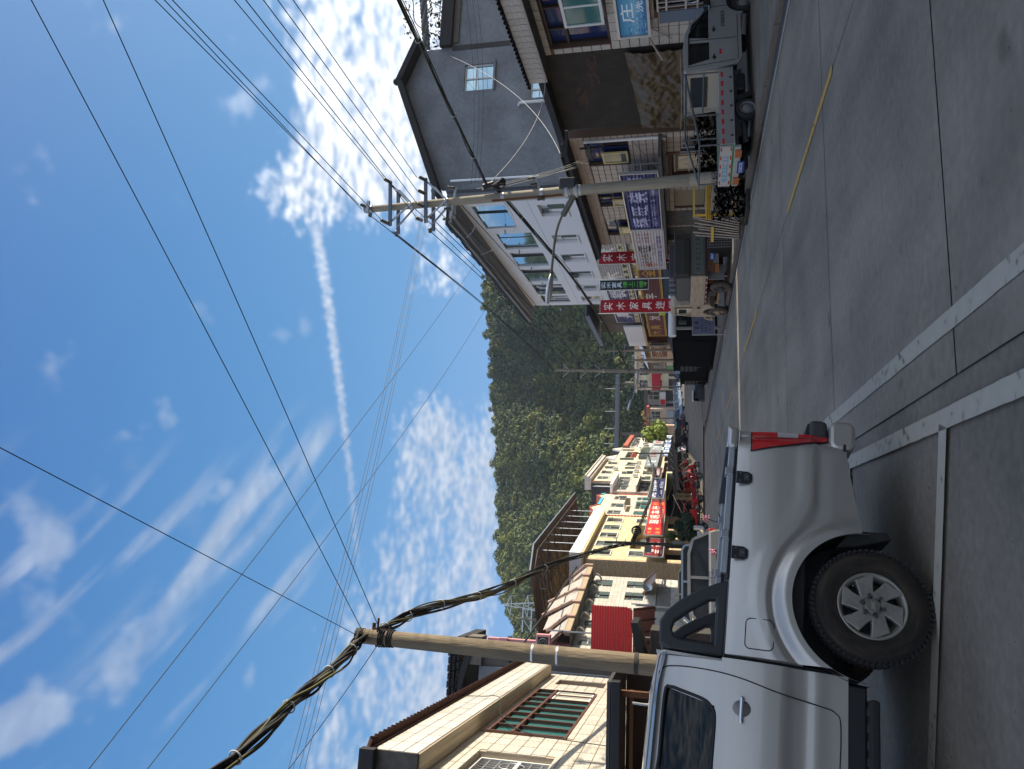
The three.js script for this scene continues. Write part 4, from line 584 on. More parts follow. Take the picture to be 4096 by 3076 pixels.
{ // long two storey tiled shop house, with a bare cement bay hung with a tarpaulin
  const F = FR, o = bldg('shop_house', 'beige tiled two storey shop house carrying the blue decoration sign', 'house', F, 0, R2);
  const S0 = 25.25, S1 = 36.7, W = [[25.65, 27.6, 3.63, 5.26], [30.2, 31.75, 3.63, 5.28], [33.35, 35.4, 3.63, 5.28]], D = [26.95, 28.75, .15, 2.1], G = [30.4, 32.3, .8, 2.05], OP = [34.6, 36.4, 0, 2.55];
  wall(o, R2, S0, S1, 0, 5.75, [...W, D, G, OP], M([.13, .085, .06], .9), .3); mass(o, R2, 26.5, S1, 0, 5.85, 8, MAT.cement, 'house_body');
  tiles(o, R2, S0 + .02, S1 - .02, .3, 5.2, [...W, D, G, OP], .40, .25, tileMats([.68, .57, .50]), { limit: 300, gap: .03 });
  tiles(o, R2, S0, S1, 5.23, 5.72, [], .115, .24, tileMats([.60, .46, .37], 4, tileBump), { limit: 120, nm: 'band_tile', gap: .014, th: .022 });
  part('trim_band', o, bx(S0, S1, 5.44, 5.5, -.05, -.003), M([.45, .32, .24], .8));
  part('eave_slab', o, [bx(25.25, 37.1, 5.76, 5.96, -.62, .3), bx(26.5, 37.1, 5.76, 5.96, .3, 8)], MAT.tiledark); eaveTiles(o, 25.25, 37.1, .2, (m, x, i) => { m.position.set(x, 5.98 + .02 * nz(i * .8, 5), -.35); m.rotation.set(-.2, Math.PI, 0); m.scale.set(1, 1, .7); }, MAT.tiledark, 90);
  W.forEach((h, k) => { const w = win(o, R2, h, { rec: .12, cols: 4, transom: .6, frame: MAT.darkbrown, glass: MAT.blueglass, fw: .07 }); const [x0, x1, y0] = h, a = mix(x0, x1, .3), b = mix(x0, x1, .75); part('open_sash_frame', w, [bx(a, b, y0 + .93, y0 + 1, -.2, -.14), bx(a, b, y0 + .05, y0 + .12, -.2, -.14), bx(a, a + .07, y0 + .12, y0 + .93, -.2, -.14), bx(b - .07, b, y0 + .12, y0 + .93, -.2, -.14)], M([.62, .50, .22], .6)); part('sash_pane', w, bx(a + .05, b - .05, y0 + .1, y0 + .95, -.175, -.165), k === 1 ? MAT.blueglass : MAT.greyglass); });
  const d = sub('door', o); part('leaf', d, bx(D[0], D[1], D[2], D[3], .12, .16), MAT.darkbrown); const g = []; for (let i = 0; i < 10; i++) g.push(bx(27.05 + i * .17, 27.08 + i * .17, .9, 2, .04, .08)); for (const y of [.5, .9, 1.45, 2]) g.push(bx(27, 28.7, y - .03, y + .03, .03, .09)); part('bars', d, g, MAT.tan); part('frame', d, [bx(26.8, 28.9, 2.1, 2.28, -.06, .1), bx(26.8, 26.95, .1, 2.1, -.059, .1), bx(28.75, 28.9, .1, 2.1, -.058, .1)], MAT.brown);
  part('shutter', o, bx(G[0], G[1], G[2], G[3], .08, .12), M([.30, .24, .15], .8)); part('shop_gap', o, bx(OP[0], OP[1], OP[2], OP[3], .6, .64), MAT.black); part('canopy_slab', o, bx(25.3, 36.6, 2.42, 2.54, -.9, -.03), MAT.cement);
  part('lamp_box', o, bx(27.9, 28.5, 2.25, 2.4, -.7, -.5, .02), MAT.woodpale); part('inner_wall', o, bx(32.6, 34.4, .3, 2.4, -.04, -.02), MAT.cement); for (let i = 0; i < 7; i++) part('water_stain_board', o, bx(25.35, 25.6, .6 + i * .24, .8 + i * .24, -.045, -.022), MAT.pinkwhite);
  part('drain_pipe', o, [rod([25.42, 2.5, -.1], [25.42, 5.2, -.1], .11), rod([25.42, 2.5, -.1], [25.6, 2.3, -.1], .11)], MAT.whitepaint);
  part('wall_bracket', o, [bx(24.9, 26.1, 4.92, 5.0, -.5, -.42), bx(25.2, 25.26, 4.7, 5.3, -.46, -.4), bx(25.0, 26.4, 2.2, 2.27, -1.0, -.93)], MAT.black); for (let i = 0; i < 4; i++) part('insulator', o, new THREE.CylinderGeometry(.04, .05, .16, 10).translate(25.3 + i * .2, 5.06, -.46), MAT.porcelain);
  part('air_conditioner_cage', o, [bar([26.2, 3.6, -.7], [26.2, 2.5, -.7], .04), bar([27.2, 3.6, -.7], [27.2, 2.5, -.7], .04), bar([25.6, 3.5, -.05], [26.9, 2.5, -.7], .03), bar([26.1, 3.2, -.7], [27.3, 3.2, -.7], .04)], MAT.midgrey);
  // bare cement bay
  const c = bldg('cement_bay', 'bare dark cement wall bay between the two tiled houses', 'building', F, 0, R2);
  wall(c, R2, 20.02, 24.6, 0, 5.75, [], M([.052, .040, .030], .95, 0, { map: mottle, bumpMap: bumpA, bumpScale: .02 }), .3); mass(c, R2, 20.02, 24.6, 0, 5.85, 8, MAT.cement); part('eave_slab', c, bx(20.02, 24.6, 5.76, 5.96, -.5, 8), MAT.tiledark);
  MAT.oldbrick = M([.085, .045, .03], .95); for (let r = 0; r < 4; r++) for (let i = 0; i < 11; i++) if (rnd() > .35) part('brick', c, bx(20.2 + i * .27 + (r % 2) * .13, 20.44 + i * .27 + (r % 2) * .13, 4.2 + r * .075 + (i > 5 ? .5 : 0), 4.262 + r * .075 + (i > 5 ? .5 : 0), -.012, .02, .004), MAT.oldbrick);
  const tm = M([.10, .066, .030], .45, 0, { map: mottle });
  const tp = thing('tarpaulin', 'crumpled olive brown tarpaulin hung on the bare cement wall', 'tarpaulin', F.at(0), F.ry);
  part('sheet', tp, sheet(90, 60, (u, v) => { const x = mix(20.05, 24.58, u), y = mix(.3, mix(3.33, 3.05, u) , v); const r = fbm(x * 1.3 + y * .8, y * 1.5 - x * .5, 3, 5), q = Math.abs(fbm(x * 1.8 - y, y * 2.6 + x * .7, 9, 4)); return [x, y, -.12 - .16 * r - .22 * (.5 - q) * sstep(1, .85, v), x / 2, y / 2]; }), tm); part('rope', tp, tube([[20.1, 1.75, -.34], [22, 1.72, -.37], [24.5, 1.75, -.33]], .012, 30, 5), MAT.woodpale);
  const t1 = canvasTex(1024, 210, (g, w, h) => { g.fillStyle = '#2a2c66'; g.fillRect(0, 0, w, h); for (let i = 0; i < 46; i++) { g.globalAlpha = .35; g.fillStyle = '#b9b8b4'; g.fillRect(rnd(560, 1000), 18 * Math.floor(rnd(0, 12)), rnd(20, 120), 9); } g.globalAlpha = 1; g.strokeStyle = '#cfcbe6'; hanRow(g, '辉旺装饰', 40, 26, 112, 190, 242, 15); g.lineWidth = 4; hanRow(g, '合金门木', 50, 156, 36, 38, 46, 4); hanRow(g, '不锁行大门', 260, 156, 36, 38, 46, 4); g.fillStyle = '#d6d2ea'; g.font = 'bold 38px sans-serif'; g.fillText('13886720304', 640, 192); hanRow(g, '电', 540, 156, 36, 38, 46, 4); });
  signPanel('decoration_shop_sign', 'blue ribbed sign with four large pale characters above the shop house door', F, 26.85, 32.7, 2.62, 4.0, .75, -1, t1, .13, { fw: .04, depth: .035 });
  const t2 = canvasTex(1024, 210, (g, w, h) => { g.fillStyle = '#cfc4c4'; g.fillRect(0, 0, w, h); g.fillStyle = '#c7a596'; g.beginPath(); g.ellipse(110, 90, 60, 70, 0, 0, 7); g.fill(); g.fillStyle = '#a8553c'; g.fillRect(70, 70, 80, 40); g.strokeStyle = '#6e5a34'; hanRow(g, '石五料宇'.replace(/[石五]/g, '合'), 150, 30, 80, 90, 96, 9); g.fillStyle = '#26282a'; g.fillRect(500, 26, 130, 92); g.strokeStyle = '#d8cfc0'; hanRow(g, '批发', 506, 34, 70, 58, 64, 7); g.strokeStyle = '#9c3a34'; hanRow(g, '大三行', 720, 24, 44, 60, 80, 5); hanRow(g, '材料车', 720, 76, 44, 60, 80, 5); g.strokeStyle = '#7c4a3c'; hanRow(g, '不行上电大三', 380, 124, 30, 40, 52, 4); g.strokeStyle = '#4a3f78'; hanRow(g, '金合门家具木料材建上', 60, 160, 38, 40, 48, 4); hanRow(g, '金合门家具木料', 560, 160, 38, 36, 44, 5); });
  signPanel('building_material_sign', 'pale pink ribbed sign with mixed small characters beside the blue sign', F, 32.75, 38.5, 2.58, 3.96, .76, -1, t2, .13, { fw: .04, depth: .035 });
}
{ // grey gable house behind
  const o = thing('grey_gable_house', 'tall grey rendered gable house rising behind the shop house', 'house', [0, 0, 0]);
  const H = [[24.0, 25.6, 11.8, 13.45], [23.25, 24.4, 8.5, 9.7]];
  const g = part('gable_wall', o, extr([[18.3, 0], [33, 0], [33, 14.6], [26.7, 14.9], [26.7, 16.05], [24.6, 16.85], [18.3, 14.4]], -36.8, -36.5, H.map((h) => rect(...h))), MAT.stucco); scaleUV(g.geometry, .12);
  part('house_body', o, extr([[18.35, 0], [32.9, 0], [32.9, 14.5], [26.6, 14.8], [24.6, 16.7], [18.35, 14.3]], -38, -37.3), MAT.stucco);
  const roof = sub('roof', o); for (const [a, b] of [[[17.7, 14.35], [24.6, 17.02]], [[24.6, 17.02], [27.0, 16.1]]]) { part('verge', roof, bar([a[0], a[1], -36.2], [b[0], b[1], -36.2], .32, .9), MAT.tiledark); const n = Math.round(Math.hypot(b[0] - a[0], b[1] - a[1]) / .36); for (let i = 0; i < n; i++) { const t = (i + .5) / n; const m = part('verge_tile', roof, new RoundedBoxGeometry(.4, .07, .7, 1, .03), MAT.tiledark); m.position.set(mix(a[0], b[0], t), mix(a[1], b[1], t) + .12, -36.15); m.rotation.z = Math.atan2(b[1] - a[1], b[0] - a[0]) + (b[1] > a[1] ? -.12 : .12); } }
  part('ridge_end', roof, new THREE.SphereGeometry(.2, 12, 8).translate(24.6, 17.2, -36), MAT.tiledark);
  part('wing_coping', o, bx(26.75, 33, 14.25, 14.95, -36.45, -36.2, .03), MAT.tiledark); part('stain_band', o, bx(26.55, 26.85, 8, 14.25, -36.497, -36.47), M([.075, .07, .068], .95, 0, { map: mottle })); part('string_course', o, bx(27, 33, 13.9, 14.24, -36.49, -36.4), MAT.cement);
  for (const h of H) { const w = sub('window', o); const [a, b, c, d] = h; part('frame', w, [bx(a, b, d - .07, d, -36.72, -36.62), bx(a, b, c, c + .07, -36.72, -36.62), bx(a, a + .06, c, d, -36.72, -36.62), bx(b - .06, b, c, d, -36.72, -36.62), bx((a + b) / 2 - .03, (a + b) / 2 + .03, c, d, -36.719, -36.621), bx(a, b, mix(c, d, .62) - .02, mix(c, d, .62) + .02, -36.718, -36.622)], MAT.whiteframe); part('pane', w, bx(a, b, c, d, -36.7, -36.69), MAT.mirrorglass); part('sill', w, bx(a - .1, b + .1, c - .12, c - .01, -36.5, -36.35), MAT.stucco); }
  part('downpipe', o, [rod([22.9, 8.3, -36.3], [22.9, 10.2, -36.3], .16), rod([22.9, 10.2, -36.3], [22.9, 10.35, -36.6], .16)], MAT.whitepaint); part('corner_pipe', o, rod([18.6, 9, -36.3], [18.6, 13.8, -36.3], .12), MAT.alu);
  const rf = thing('roof_shelter', 'dark corrugated shelter with creepers on the grey house roof terrace', 'roof shelter', [0, 0, 0]); part('sheet_roof', rf, sheet(60, 1, (u, v) => [mix(26.9, 33, u), mix(16.6, 15.6, v) + .04 * Math.sin(u * 240) + u * .8, mix(-38.5, -36.6, v)]), MAT.poledark); for (const x of [27, 29.4, 31.8]) part('post', rf, rod([x, 14.9, -36.9], [x, 15.9, -36.9], .07), MAT.alu);
}
{ // white building
  const F = FW, o = bldg('white_building', 'four storey white rendered building with large blue windows on the top floor', 'building', F, 0, R2);
  const Tw = [[38.75, 42.3, 11.4, 13.3], [43.2, 46.1, 10.75, 12.95], [46.85, 49.75, 10.7, 12.9], [50.45, 53.4, 10.65, 12.9], [54.2, 56.7, 10.6, 12.85], [57.4, 59.4, 10.6, 12.8]], Bw = [[39.0, 40.75], [43.9, 45.35], [47.55, 49.1], [51.3, 52.85], [54.7, 56.25], [57.8, 59.2]].map(([a, b]) => [a, b, 8.05, 9.6]);
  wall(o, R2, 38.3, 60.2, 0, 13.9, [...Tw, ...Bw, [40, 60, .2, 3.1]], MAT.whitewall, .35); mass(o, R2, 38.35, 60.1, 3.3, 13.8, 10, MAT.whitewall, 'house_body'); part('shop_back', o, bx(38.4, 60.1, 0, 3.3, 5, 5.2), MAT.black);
  Tw.forEach((h, i) => win(o, R2, h, { rec: .16, cols: 3, frame: MAT.darkgrey, glass: MAT.mirrorglass, fw: .06 })); Tw.forEach(([a, b, c, d]) => part('vent_sash', o, [bx(mix(a, b, .42), mix(a, b, .62), mix(c, d, .55), mix(c, d, .85), .09, .12)], MAT.alu));
  Bw.forEach((h) => win(o, R2, h, { rec: .2, cols: 2, transom: .68, frame: MAT.alu, glass: MAT.greyglass, sill: MAT.whitewall, curtain: .45 }));
  part('storey_joint', o, bx(38.3, 60.2, 10.02, 10.035, -.004, .002), MAT.midgrey); part('eave', o, [bx(37.9, 60.6, 13.9, 14.1, -1.0, 1), bx(37.9, 60.7, 14.11, 14.3, -1.25, 1)], M([.30, .29, .28], .9, 0, { map: mottle })); part('flat_roof', o, bx(38, 60.4, 14.31, 14.5, -1.1, 10), MAT.tiledark);
  for (let i = 0; i < 30; i++) part('moss_tile', o, bx(38 + i * .75, 38.7 + i * .75, 14.305, 14.305 + rnd(.1, .28), -1.28, -.9, .03), MAT.tiledark);
  for (let i = 0; i < 6; i++) part('wall_spout', o, rod([42.6 + i * 3.7, 12.2 - i * .1, -.25], [42.6 + i * 3.7, 12.25 - i * .1, 0], .09), MAT.steel);
  const tb = canvasTex(1024, 110, (g, w, h) => { g.fillStyle = '#33366f'; g.fillRect(0, 0, w, h); g.fillStyle = '#b9b2ae'; g.fillRect(420, 0, 604, h); g.strokeStyle = '#e9e6ea'; hanRow(g, '具连锁', 60, 8, 66, 90, 130, 11); g.strokeStyle = '#f4efe6'; hanRow(g, '木家', 500, 8, 70, 100, 210, 11); hanRow(g, '实', 860, 8, 70, 100, 100, 11); g.fillStyle = '#ded3a8'; g.fillRect(0, 84, w, 20); g.strokeStyle = '#222'; hanRow(g, '大木门合金料行三建材家具楼上不大门合', 10, 86, 16, 30, 52, 3); for (let i = 0; i < 90; i++) { g.globalAlpha = .3; g.fillStyle = '#d8d4d0'; g.fillRect(rnd(0, 420), 7 * Math.floor(rnd(0, 14)), rnd(20, 90), 3); } g.globalAlpha = 1; });
  signPanel('furniture_shop_sign', 'wide ribbed blue and pale sign with white brush characters on the white building', F, 40, 64.5, 5.2, 7.25, .45, -1, tb, .17, { depth: .05, fw: .05 });
  const tr = canvasTex(2048, 160, (g, w, h) => { g.fillStyle = '#5e1a1e'; g.fillRect(0, 0, w, h); g.strokeStyle = '#c89a28'; hanRow(g, '大美', 30, 20, 100, 150, 190, 13); hanRow(g, '金行', 1640, 24, 100, 150, 190, 12); g.strokeStyle = '#e8dcd4'; hanRow(g, '发批宇', 520, 20, 100, 150, 300, 13); g.strokeStyle = '#cbb8ae'; hanRow(g, '电三合行金大', 700, 130, 24, 50, 80, 4); g.strokeStyle = '#a8802c'; g.lineWidth = 14; g.strokeRect(4, 4, w - 8, h - 8); });
  signPanel('wholesale_shop_sign', 'long maroon ribbed sign with gold and white characters above the truck', F, 46, 68.5, 3.2, 4.65, .8, -1, tr, .12, { frame: MAT.yellowpaint, fw: .06 });
  for (let i = 0; i < 7; i++) part('first_floor_window', o, bx(47 + i * 1.9, 48.2 + i * 1.9, 4.68, 5.15, -.03, -.004), i % 2 ? MAT.dkglass : M([.5, .42, .2], .6));
  const aw = thing('shop_tarpaulin', 'dark blue black tarpaulin slung below the maroon sign', 'tarpaulin', F.at(0), F.ry); part('sheet', aw, sheet(30, 10, (u, v) => [mix(44, 70, u), mix(3.15, 2.3, v) + .18 * Math.sin(u * 22) * v, mix(-.6, -3.2, v)]), M([.018, .024, .03], .7));
  // plain houses beyond
  const p = bldg('grey_rendered_house', 'grey rendered house with a metal canopy beyond the white building', 'house', F, 0, R2, -.5);
  part('wall', p, bx(61, 71.6, 0, 9.1, -.2, 9), MAT.cement); part('canopy', p, [bx(60.6, 72, 9.5, 9.6, -1.4, 4), bx(60.6, 72, 9.2, 9.5, -1.45, -1.35)], MAT.bluegrey); part('white_fascia', p, bx(65, 73, 5.2, 6.8, -1.3, -1.15, .02), MAT.whitewall); part('fascia_soffit', p, bx(65, 73, 5.0, 5.2, -1.3, -.2), MAT.tan); win(p, R2, [66, 71, 3.3, 5], { rec: -.28, cols: 4, transom: .6 }); part('brick_pier', p, bx(72, 73, 3.2, 5, -1, 0), MAT.rust);
  const q = bldg('beige_shop_row', 'beige low shop house with a brown sign farther along the right side', 'house', F, 0, R2);
  part('wall', q, bx(73, 86, 0, 6.6, .05, 8), MAT.tan); part('sloping_white_roof', q, sheet(1, 1, (u, v) => [mix(73, 84, u), mix(6.3, 5.4, v), mix(.4, -1.2, v)]), MAT.whitewall); win(q, R2, [74, 80, 3.4, 5], { rec: -.03, cols: 5 }); for (let i = 0; i < 4; i++) part('shop_opening', q, bx(74 + i * 2.8, 76.2 + i * 2.8, .2, 2.8, 0, .04), MAT.darkgrey);
  const tq = canvasTex(256, 90, (g, w, h) => { g.fillStyle = '#6e2420'; g.fillRect(0, 0, w, h); g.strokeStyle = '#c9a23c'; hanRow(g, '大行', 14, 14, 56, 50, 180, 6); g.strokeStyle = '#e6ddd6'; hanRow(g, '三电合', 78, 20, 40, 26, 32, 5); });
  signPanel('brown_shop_sign', 'brown red sign with gold characters past the maroon sign', F, 71.7, 76.7, 3.25, 4.75, 1.1, -1, tq, .2, { depth: .02 });
  const r = bldg('brick_shop_row', 'dim row of shop houses with a green sign at the bend on the right', 'building', FAC(17.5, .09), 0, R2);
  part('wall', r, bx(86.5, 128, .2, 7.4, 0, 8), M([.22, .17, .13], .9, 0, { map: mottle })); part('roof', r, bx(86, 128.5, 7.41, 7.7, -.8, 8), MAT.tiledark); for (let i = 0; i < 9; i++) { win(r, R2, [88 + i * 4.4, 90.6 + i * 4.4, 4.6, 6.4], { rec: -.04, cols: 2 }); part('shop_opening', r, bx(87.6 + i * 4.4, 91.2 + i * 4.4, .9, 3.3, -.04, -.01), i % 3 ? MAT.darkgrey : MAT.tan); part('fascia_board', r, bx(87.2 + i * 4.4, 91.4 + i * 4.4, 3.35, 4.3, -.2, -.05), [MAT.green, MAT.darkred, MAT.navy, MAT.pinkwhite][i % 4]); }
}
{ // the street goes on behind the camera on the right: a taller house there shades the apron
  const o = bldg('corner_house', 'three storey tiled house just outside the picture on the right', 'house', FR, 0, R2, -.3);
  part('wall', o, bx(-22, 12, 0, 10.6, 0, 10), MAT.pinkwhite); part('roof', o, bx(-22.4, 12.3, 10.61, 10.9, -.6, 10), MAT.tiledark);
  for (let i = 0; i < 8; i++) for (const y of [1, 4.4, 7.6]) part('window', o, bx(-20 + i * 4, -18 + i * 4, y, y + 1.7, -.05, -.01), MAT.dkglass);
}
// ---------------------------------------------------------------- end of the street
{
  const mk = (name, label, pos, ry, w, h, storeys, bays, wallM, roofM, group) => {
    const t = thing(name, label, 'building', pos, ry); part('wall', t, bx(-w / 2, w / 2, 0, h, -8, 0), wallM); part('roof', t, bx(-w / 2 - .5, w / 2 + .5, h + .01, h + .5, -8.3, .6), roofM);
    const sh_ = h / storeys; for (let s = 1; s < storeys; s++) for (let b = 0; b < bays; b++) { const x0 = -w / 2 + (b + .18) * w / bays, x1 = -w / 2 + (b + .82) * w / bays; win(t, 1, [x0, x1, s * sh_ + .8, s * sh_ + sh_ - .5], { rec: -.05, cols: 2, transom: .6, glass: MAT.dkglass }); part('sill_band', t, bx(x0 - .1, x1 + .1, s * sh_ + .55, s * sh_ + .72, .01, .12), wallM); }
    for (let b = 0; b < bays; b++) part('shop_opening', t, bx(-w / 2 + (b + .1) * w / bays, -w / 2 + (b + .9) * w / bays, .3, sh_ - .6, .01, .05), b % 2 ? MAT.darkgrey : MAT.dkglass); return t;
  };
  const a = mk('cream_shop_block', 'cream shop block with a narrow red sign at the end of the street', [40.6, 2.4, -168], -.35, 14, 9.4, 3, 5, MAT.cream, MAT.pinkwhite); part('red_sign', a, bx(-6.9, -3, 4.3, 6.2, .1, .3), MAT.crimson);
  const b = mk('grey_block', 'grey tiled block with a red and white sign at the end of the street', [31.6, 2.6, -172], -.3, 5.8, 7.2, 2, 2, M([.34, .31, .28], .9), MAT.cement); part('white_red_sign', b, bx(-.6, 2.3, 3.0, 4.3, .3, .5), MAT.whitepaint); part('sign_stripe', b, bx(-.5, .7, 3.1, 4.2, .51, .54), MAT.red);
  const c = mk('red_roof_block', 'brownish block with a red roof edge at the end of the street', [26.3, 2.4, -166], -.25, 5.4, 6.6, 2, 2, M([.42, .34, .27], .9), MAT.redtrim); part('blue_fascia', c, bx(-2.7, 2.4, 1.4, 2.9, .2, .4), MAT.carblue);
  const e = mk('dark_side_block', 'dark plain side wall house between cream and grey blocks', [35.4, 2.4, -171], -.3, 3.2, 6.6, 2, 1, MAT.cement, MAT.tiledark); void e;
  mk('low_brown_house', 'low brown house with white windows by the yellow green tree', [22.2, 1.8, -160], -.2, 4.6, 4.4, 2, 2, M([.46, .33, .23], .9), MAT.cement);
  // viaduct on the hillside
  const v = thing('viaduct', 'pale concrete viaduct crossing in front of the wooded hill', 'viaduct', [0, 0, 0]);
  for (let i = 0; i < 14; i++) { const x0 = 22 + i * 1.75; part('parapet_panel', v, bx(x0, x0 + 1.68, 19.35, 20.2, -210.2, -210), MAT.bluegrey); } part('deck', v, bx(20, 47, 18.95, 19.3, -213, -209.8), MAT.kerb); part('handrail', v, bx(20, 47, 20.55, 20.65, -210.1, -210), MAT.cement); for (const x of [27, 31.2, 36, 42.4]) part('lamp_post', v, rod([x, 19, -210.5], [x, 23, -210.5], .22), MAT.steel); for (const x of [29.8, 44]) part('pier', v, rod([x, 4, -211.4], [x, 18.9, -211.4], 1.1), MAT.kerb); part('abutment', v, bx(20, 24, 14.5, 18.9, -213, -209.7), MAT.kerb);
}
// ---------------------------------------------------------------- silver pickup in the foreground
// body frame: x towards the tail from the rear axle, y up from the tyre foot, z out of the near flank (far flank at z = -1.8)
const mirrorZ = (g, c = -.9) => { const q = g.clone(); q.applyMatrix4(new THREE.Matrix4().makeScale(1, 1, -1)); q.translate(0, 0, 2 * c); return q; };
function panelXY(xs, nv, bot, top, w, skip) {
  return sheet(xs.length - 1, nv, (u, v, i, j) => { const x = xs[i], y = mix(bot(x), top(x), v); return [x, y, w(x, y), x, y]; }, skip);
}
const lins = (a, b, n) => Array.from({ length: n + 1 }, (_, i) => mix(a, b, i / n));
const dustTex = dataTex(512, 128, (u, v) => { const n = tnoise(u, v, 7, 4, 2), m = tnoise(u, v, 30, 3, 5), k = clamp(.45 + 1.1 * n + .4 * m); return [mix(.42, 1, k), mix(.43, .93, k), mix(.45, .82, k)]; });
function wheel(parent, x, y, z, R, rimR, W, { spokes = 6, dirty = false, simple = false, steel = false } = {}) {
  const w = sub('wheel', parent, [x, y, z]);
  const prof = [[rimR * .97, -W], [rimR * 1.02, -.01], [rimR * 1.06, .0], [mix(rimR, R, .35), .012], [mix(rimR, R, .7), .006], [R * .955, -.015], [R * .985, -.035], [R, -.06], [R, -W + .06], [R * .96, -W + .01], [rimR * .97, -W]];
  const tg = new THREE.LatheGeometry(prof.map(([r, a]) => new THREE.Vector2(r, a)), 56); tg.rotateX(Math.PI / 2);
  part('tyre', w, tg, dirty ? M([.055, .046, .036], .92, 0, { map: dustTex, bumpMap: bumpA, bumpScale: .004 }) : MAT.rubber);
  if (!simple) { const tr = []; const n = 64; for (let i = 0; i < n; i++) { const a = i / n * Math.PI * 2; for (const [zz, da, ww] of [[-.028, 0, .05], [-.1, .05, .06], [-.17, 0, .06]]) { const g = bx(-.012, .012, R - .008, R + .009, zz - ww / 2, zz + ww / 2); g.rotateZ(a + da); tr.push(g); } const s = bx(-.011, .011, R - .045, R - .004, -.03, -.012); s.rotateZ(a + .02); tr.push(s); } part('tread_blocks', w, tr, MAT.rubber); }
  const rm = steel ? MAT.midgrey : dirty ? M([.38, .355, .31], .48, .5, { map: mottle }) : MAT.steel;
  part('rim', w, [new THREE.LatheGeometry([[rimR * .84, -.09], [rimR * .86, -.03], [rimR * .93, -.004], [rimR * .99, .006], [rimR * 1.03, -.002]].map(([r, a]) => new THREE.Vector2(r, a)), 48).rotateX(Math.PI / 2)], rm);
  part('brake_disc', w, new THREE.CylinderGeometry(rimR * .8, rimR * .8, .02, 32).rotateX(Math.PI / 2).translate(0, 0, -.12), MAT.black);
  if (steel) { part('disc', w, [new THREE.LatheGeometry([[0, .0], [rimR * .3, .0], [rimR * .36, -.02], [rimR * .62, -.01], [rimR * .7, -.05], [rimR * .86, -.06]].map(([r, a]) => new THREE.Vector2(r, a)), 36).rotateX(Math.PI / 2)], rm); const h = []; for (let i = 0; i < 12; i++) h.push(new THREE.CylinderGeometry(rimR * .055, rimR * .055, .02, 8).rotateX(Math.PI / 2).translate(rimR * .76 * Math.cos(i * .5236), rimR * .76 * Math.sin(i * .5236), -.045)); part('vent_holes', w, h, MAT.black); return w; }
  for (let i = 0; i < spokes; i++) {     // swept blades
    const s = extr([[-.05, rimR * .26], [.045, rimR * .26], [.075, rimR * .55], [.125, rimR * .87], [-.015, rimR * .9], [-.028, rimR * .6]], -.055, .004, [], .008); s.rotateZ(i * Math.PI * 2 / spokes); part('spoke', w, s, rm);
  }
  part('hub', w, [new THREE.CylinderGeometry(rimR * .40, rimR * .44, .05, 32).rotateX(Math.PI / 2).translate(0, 0, -.03), new THREE.LatheGeometry([[0, .022], [rimR * .17, .02], [rimR * .215, .012], [rimR * .225, -.01]].map(([r, a]) => new THREE.Vector2(r, a)), 28).rotateX(Math.PI / 2)], rm);
  for (let i = 0; i < 6; i++) { const a = i * Math.PI / 3 + .3, r = rimR * .33; part('wheel_nut', w, [new THREE.CylinderGeometry(.014, .014, .03, 6).rotateX(Math.PI / 2).translate(r * Math.cos(a), r * Math.sin(a), .005), new THREE.TorusGeometry(.019, .006, 6, 14).translate(r * Math.cos(a), r * Math.sin(a), -.003)], MAT.darkgrey); }
  return w;
}
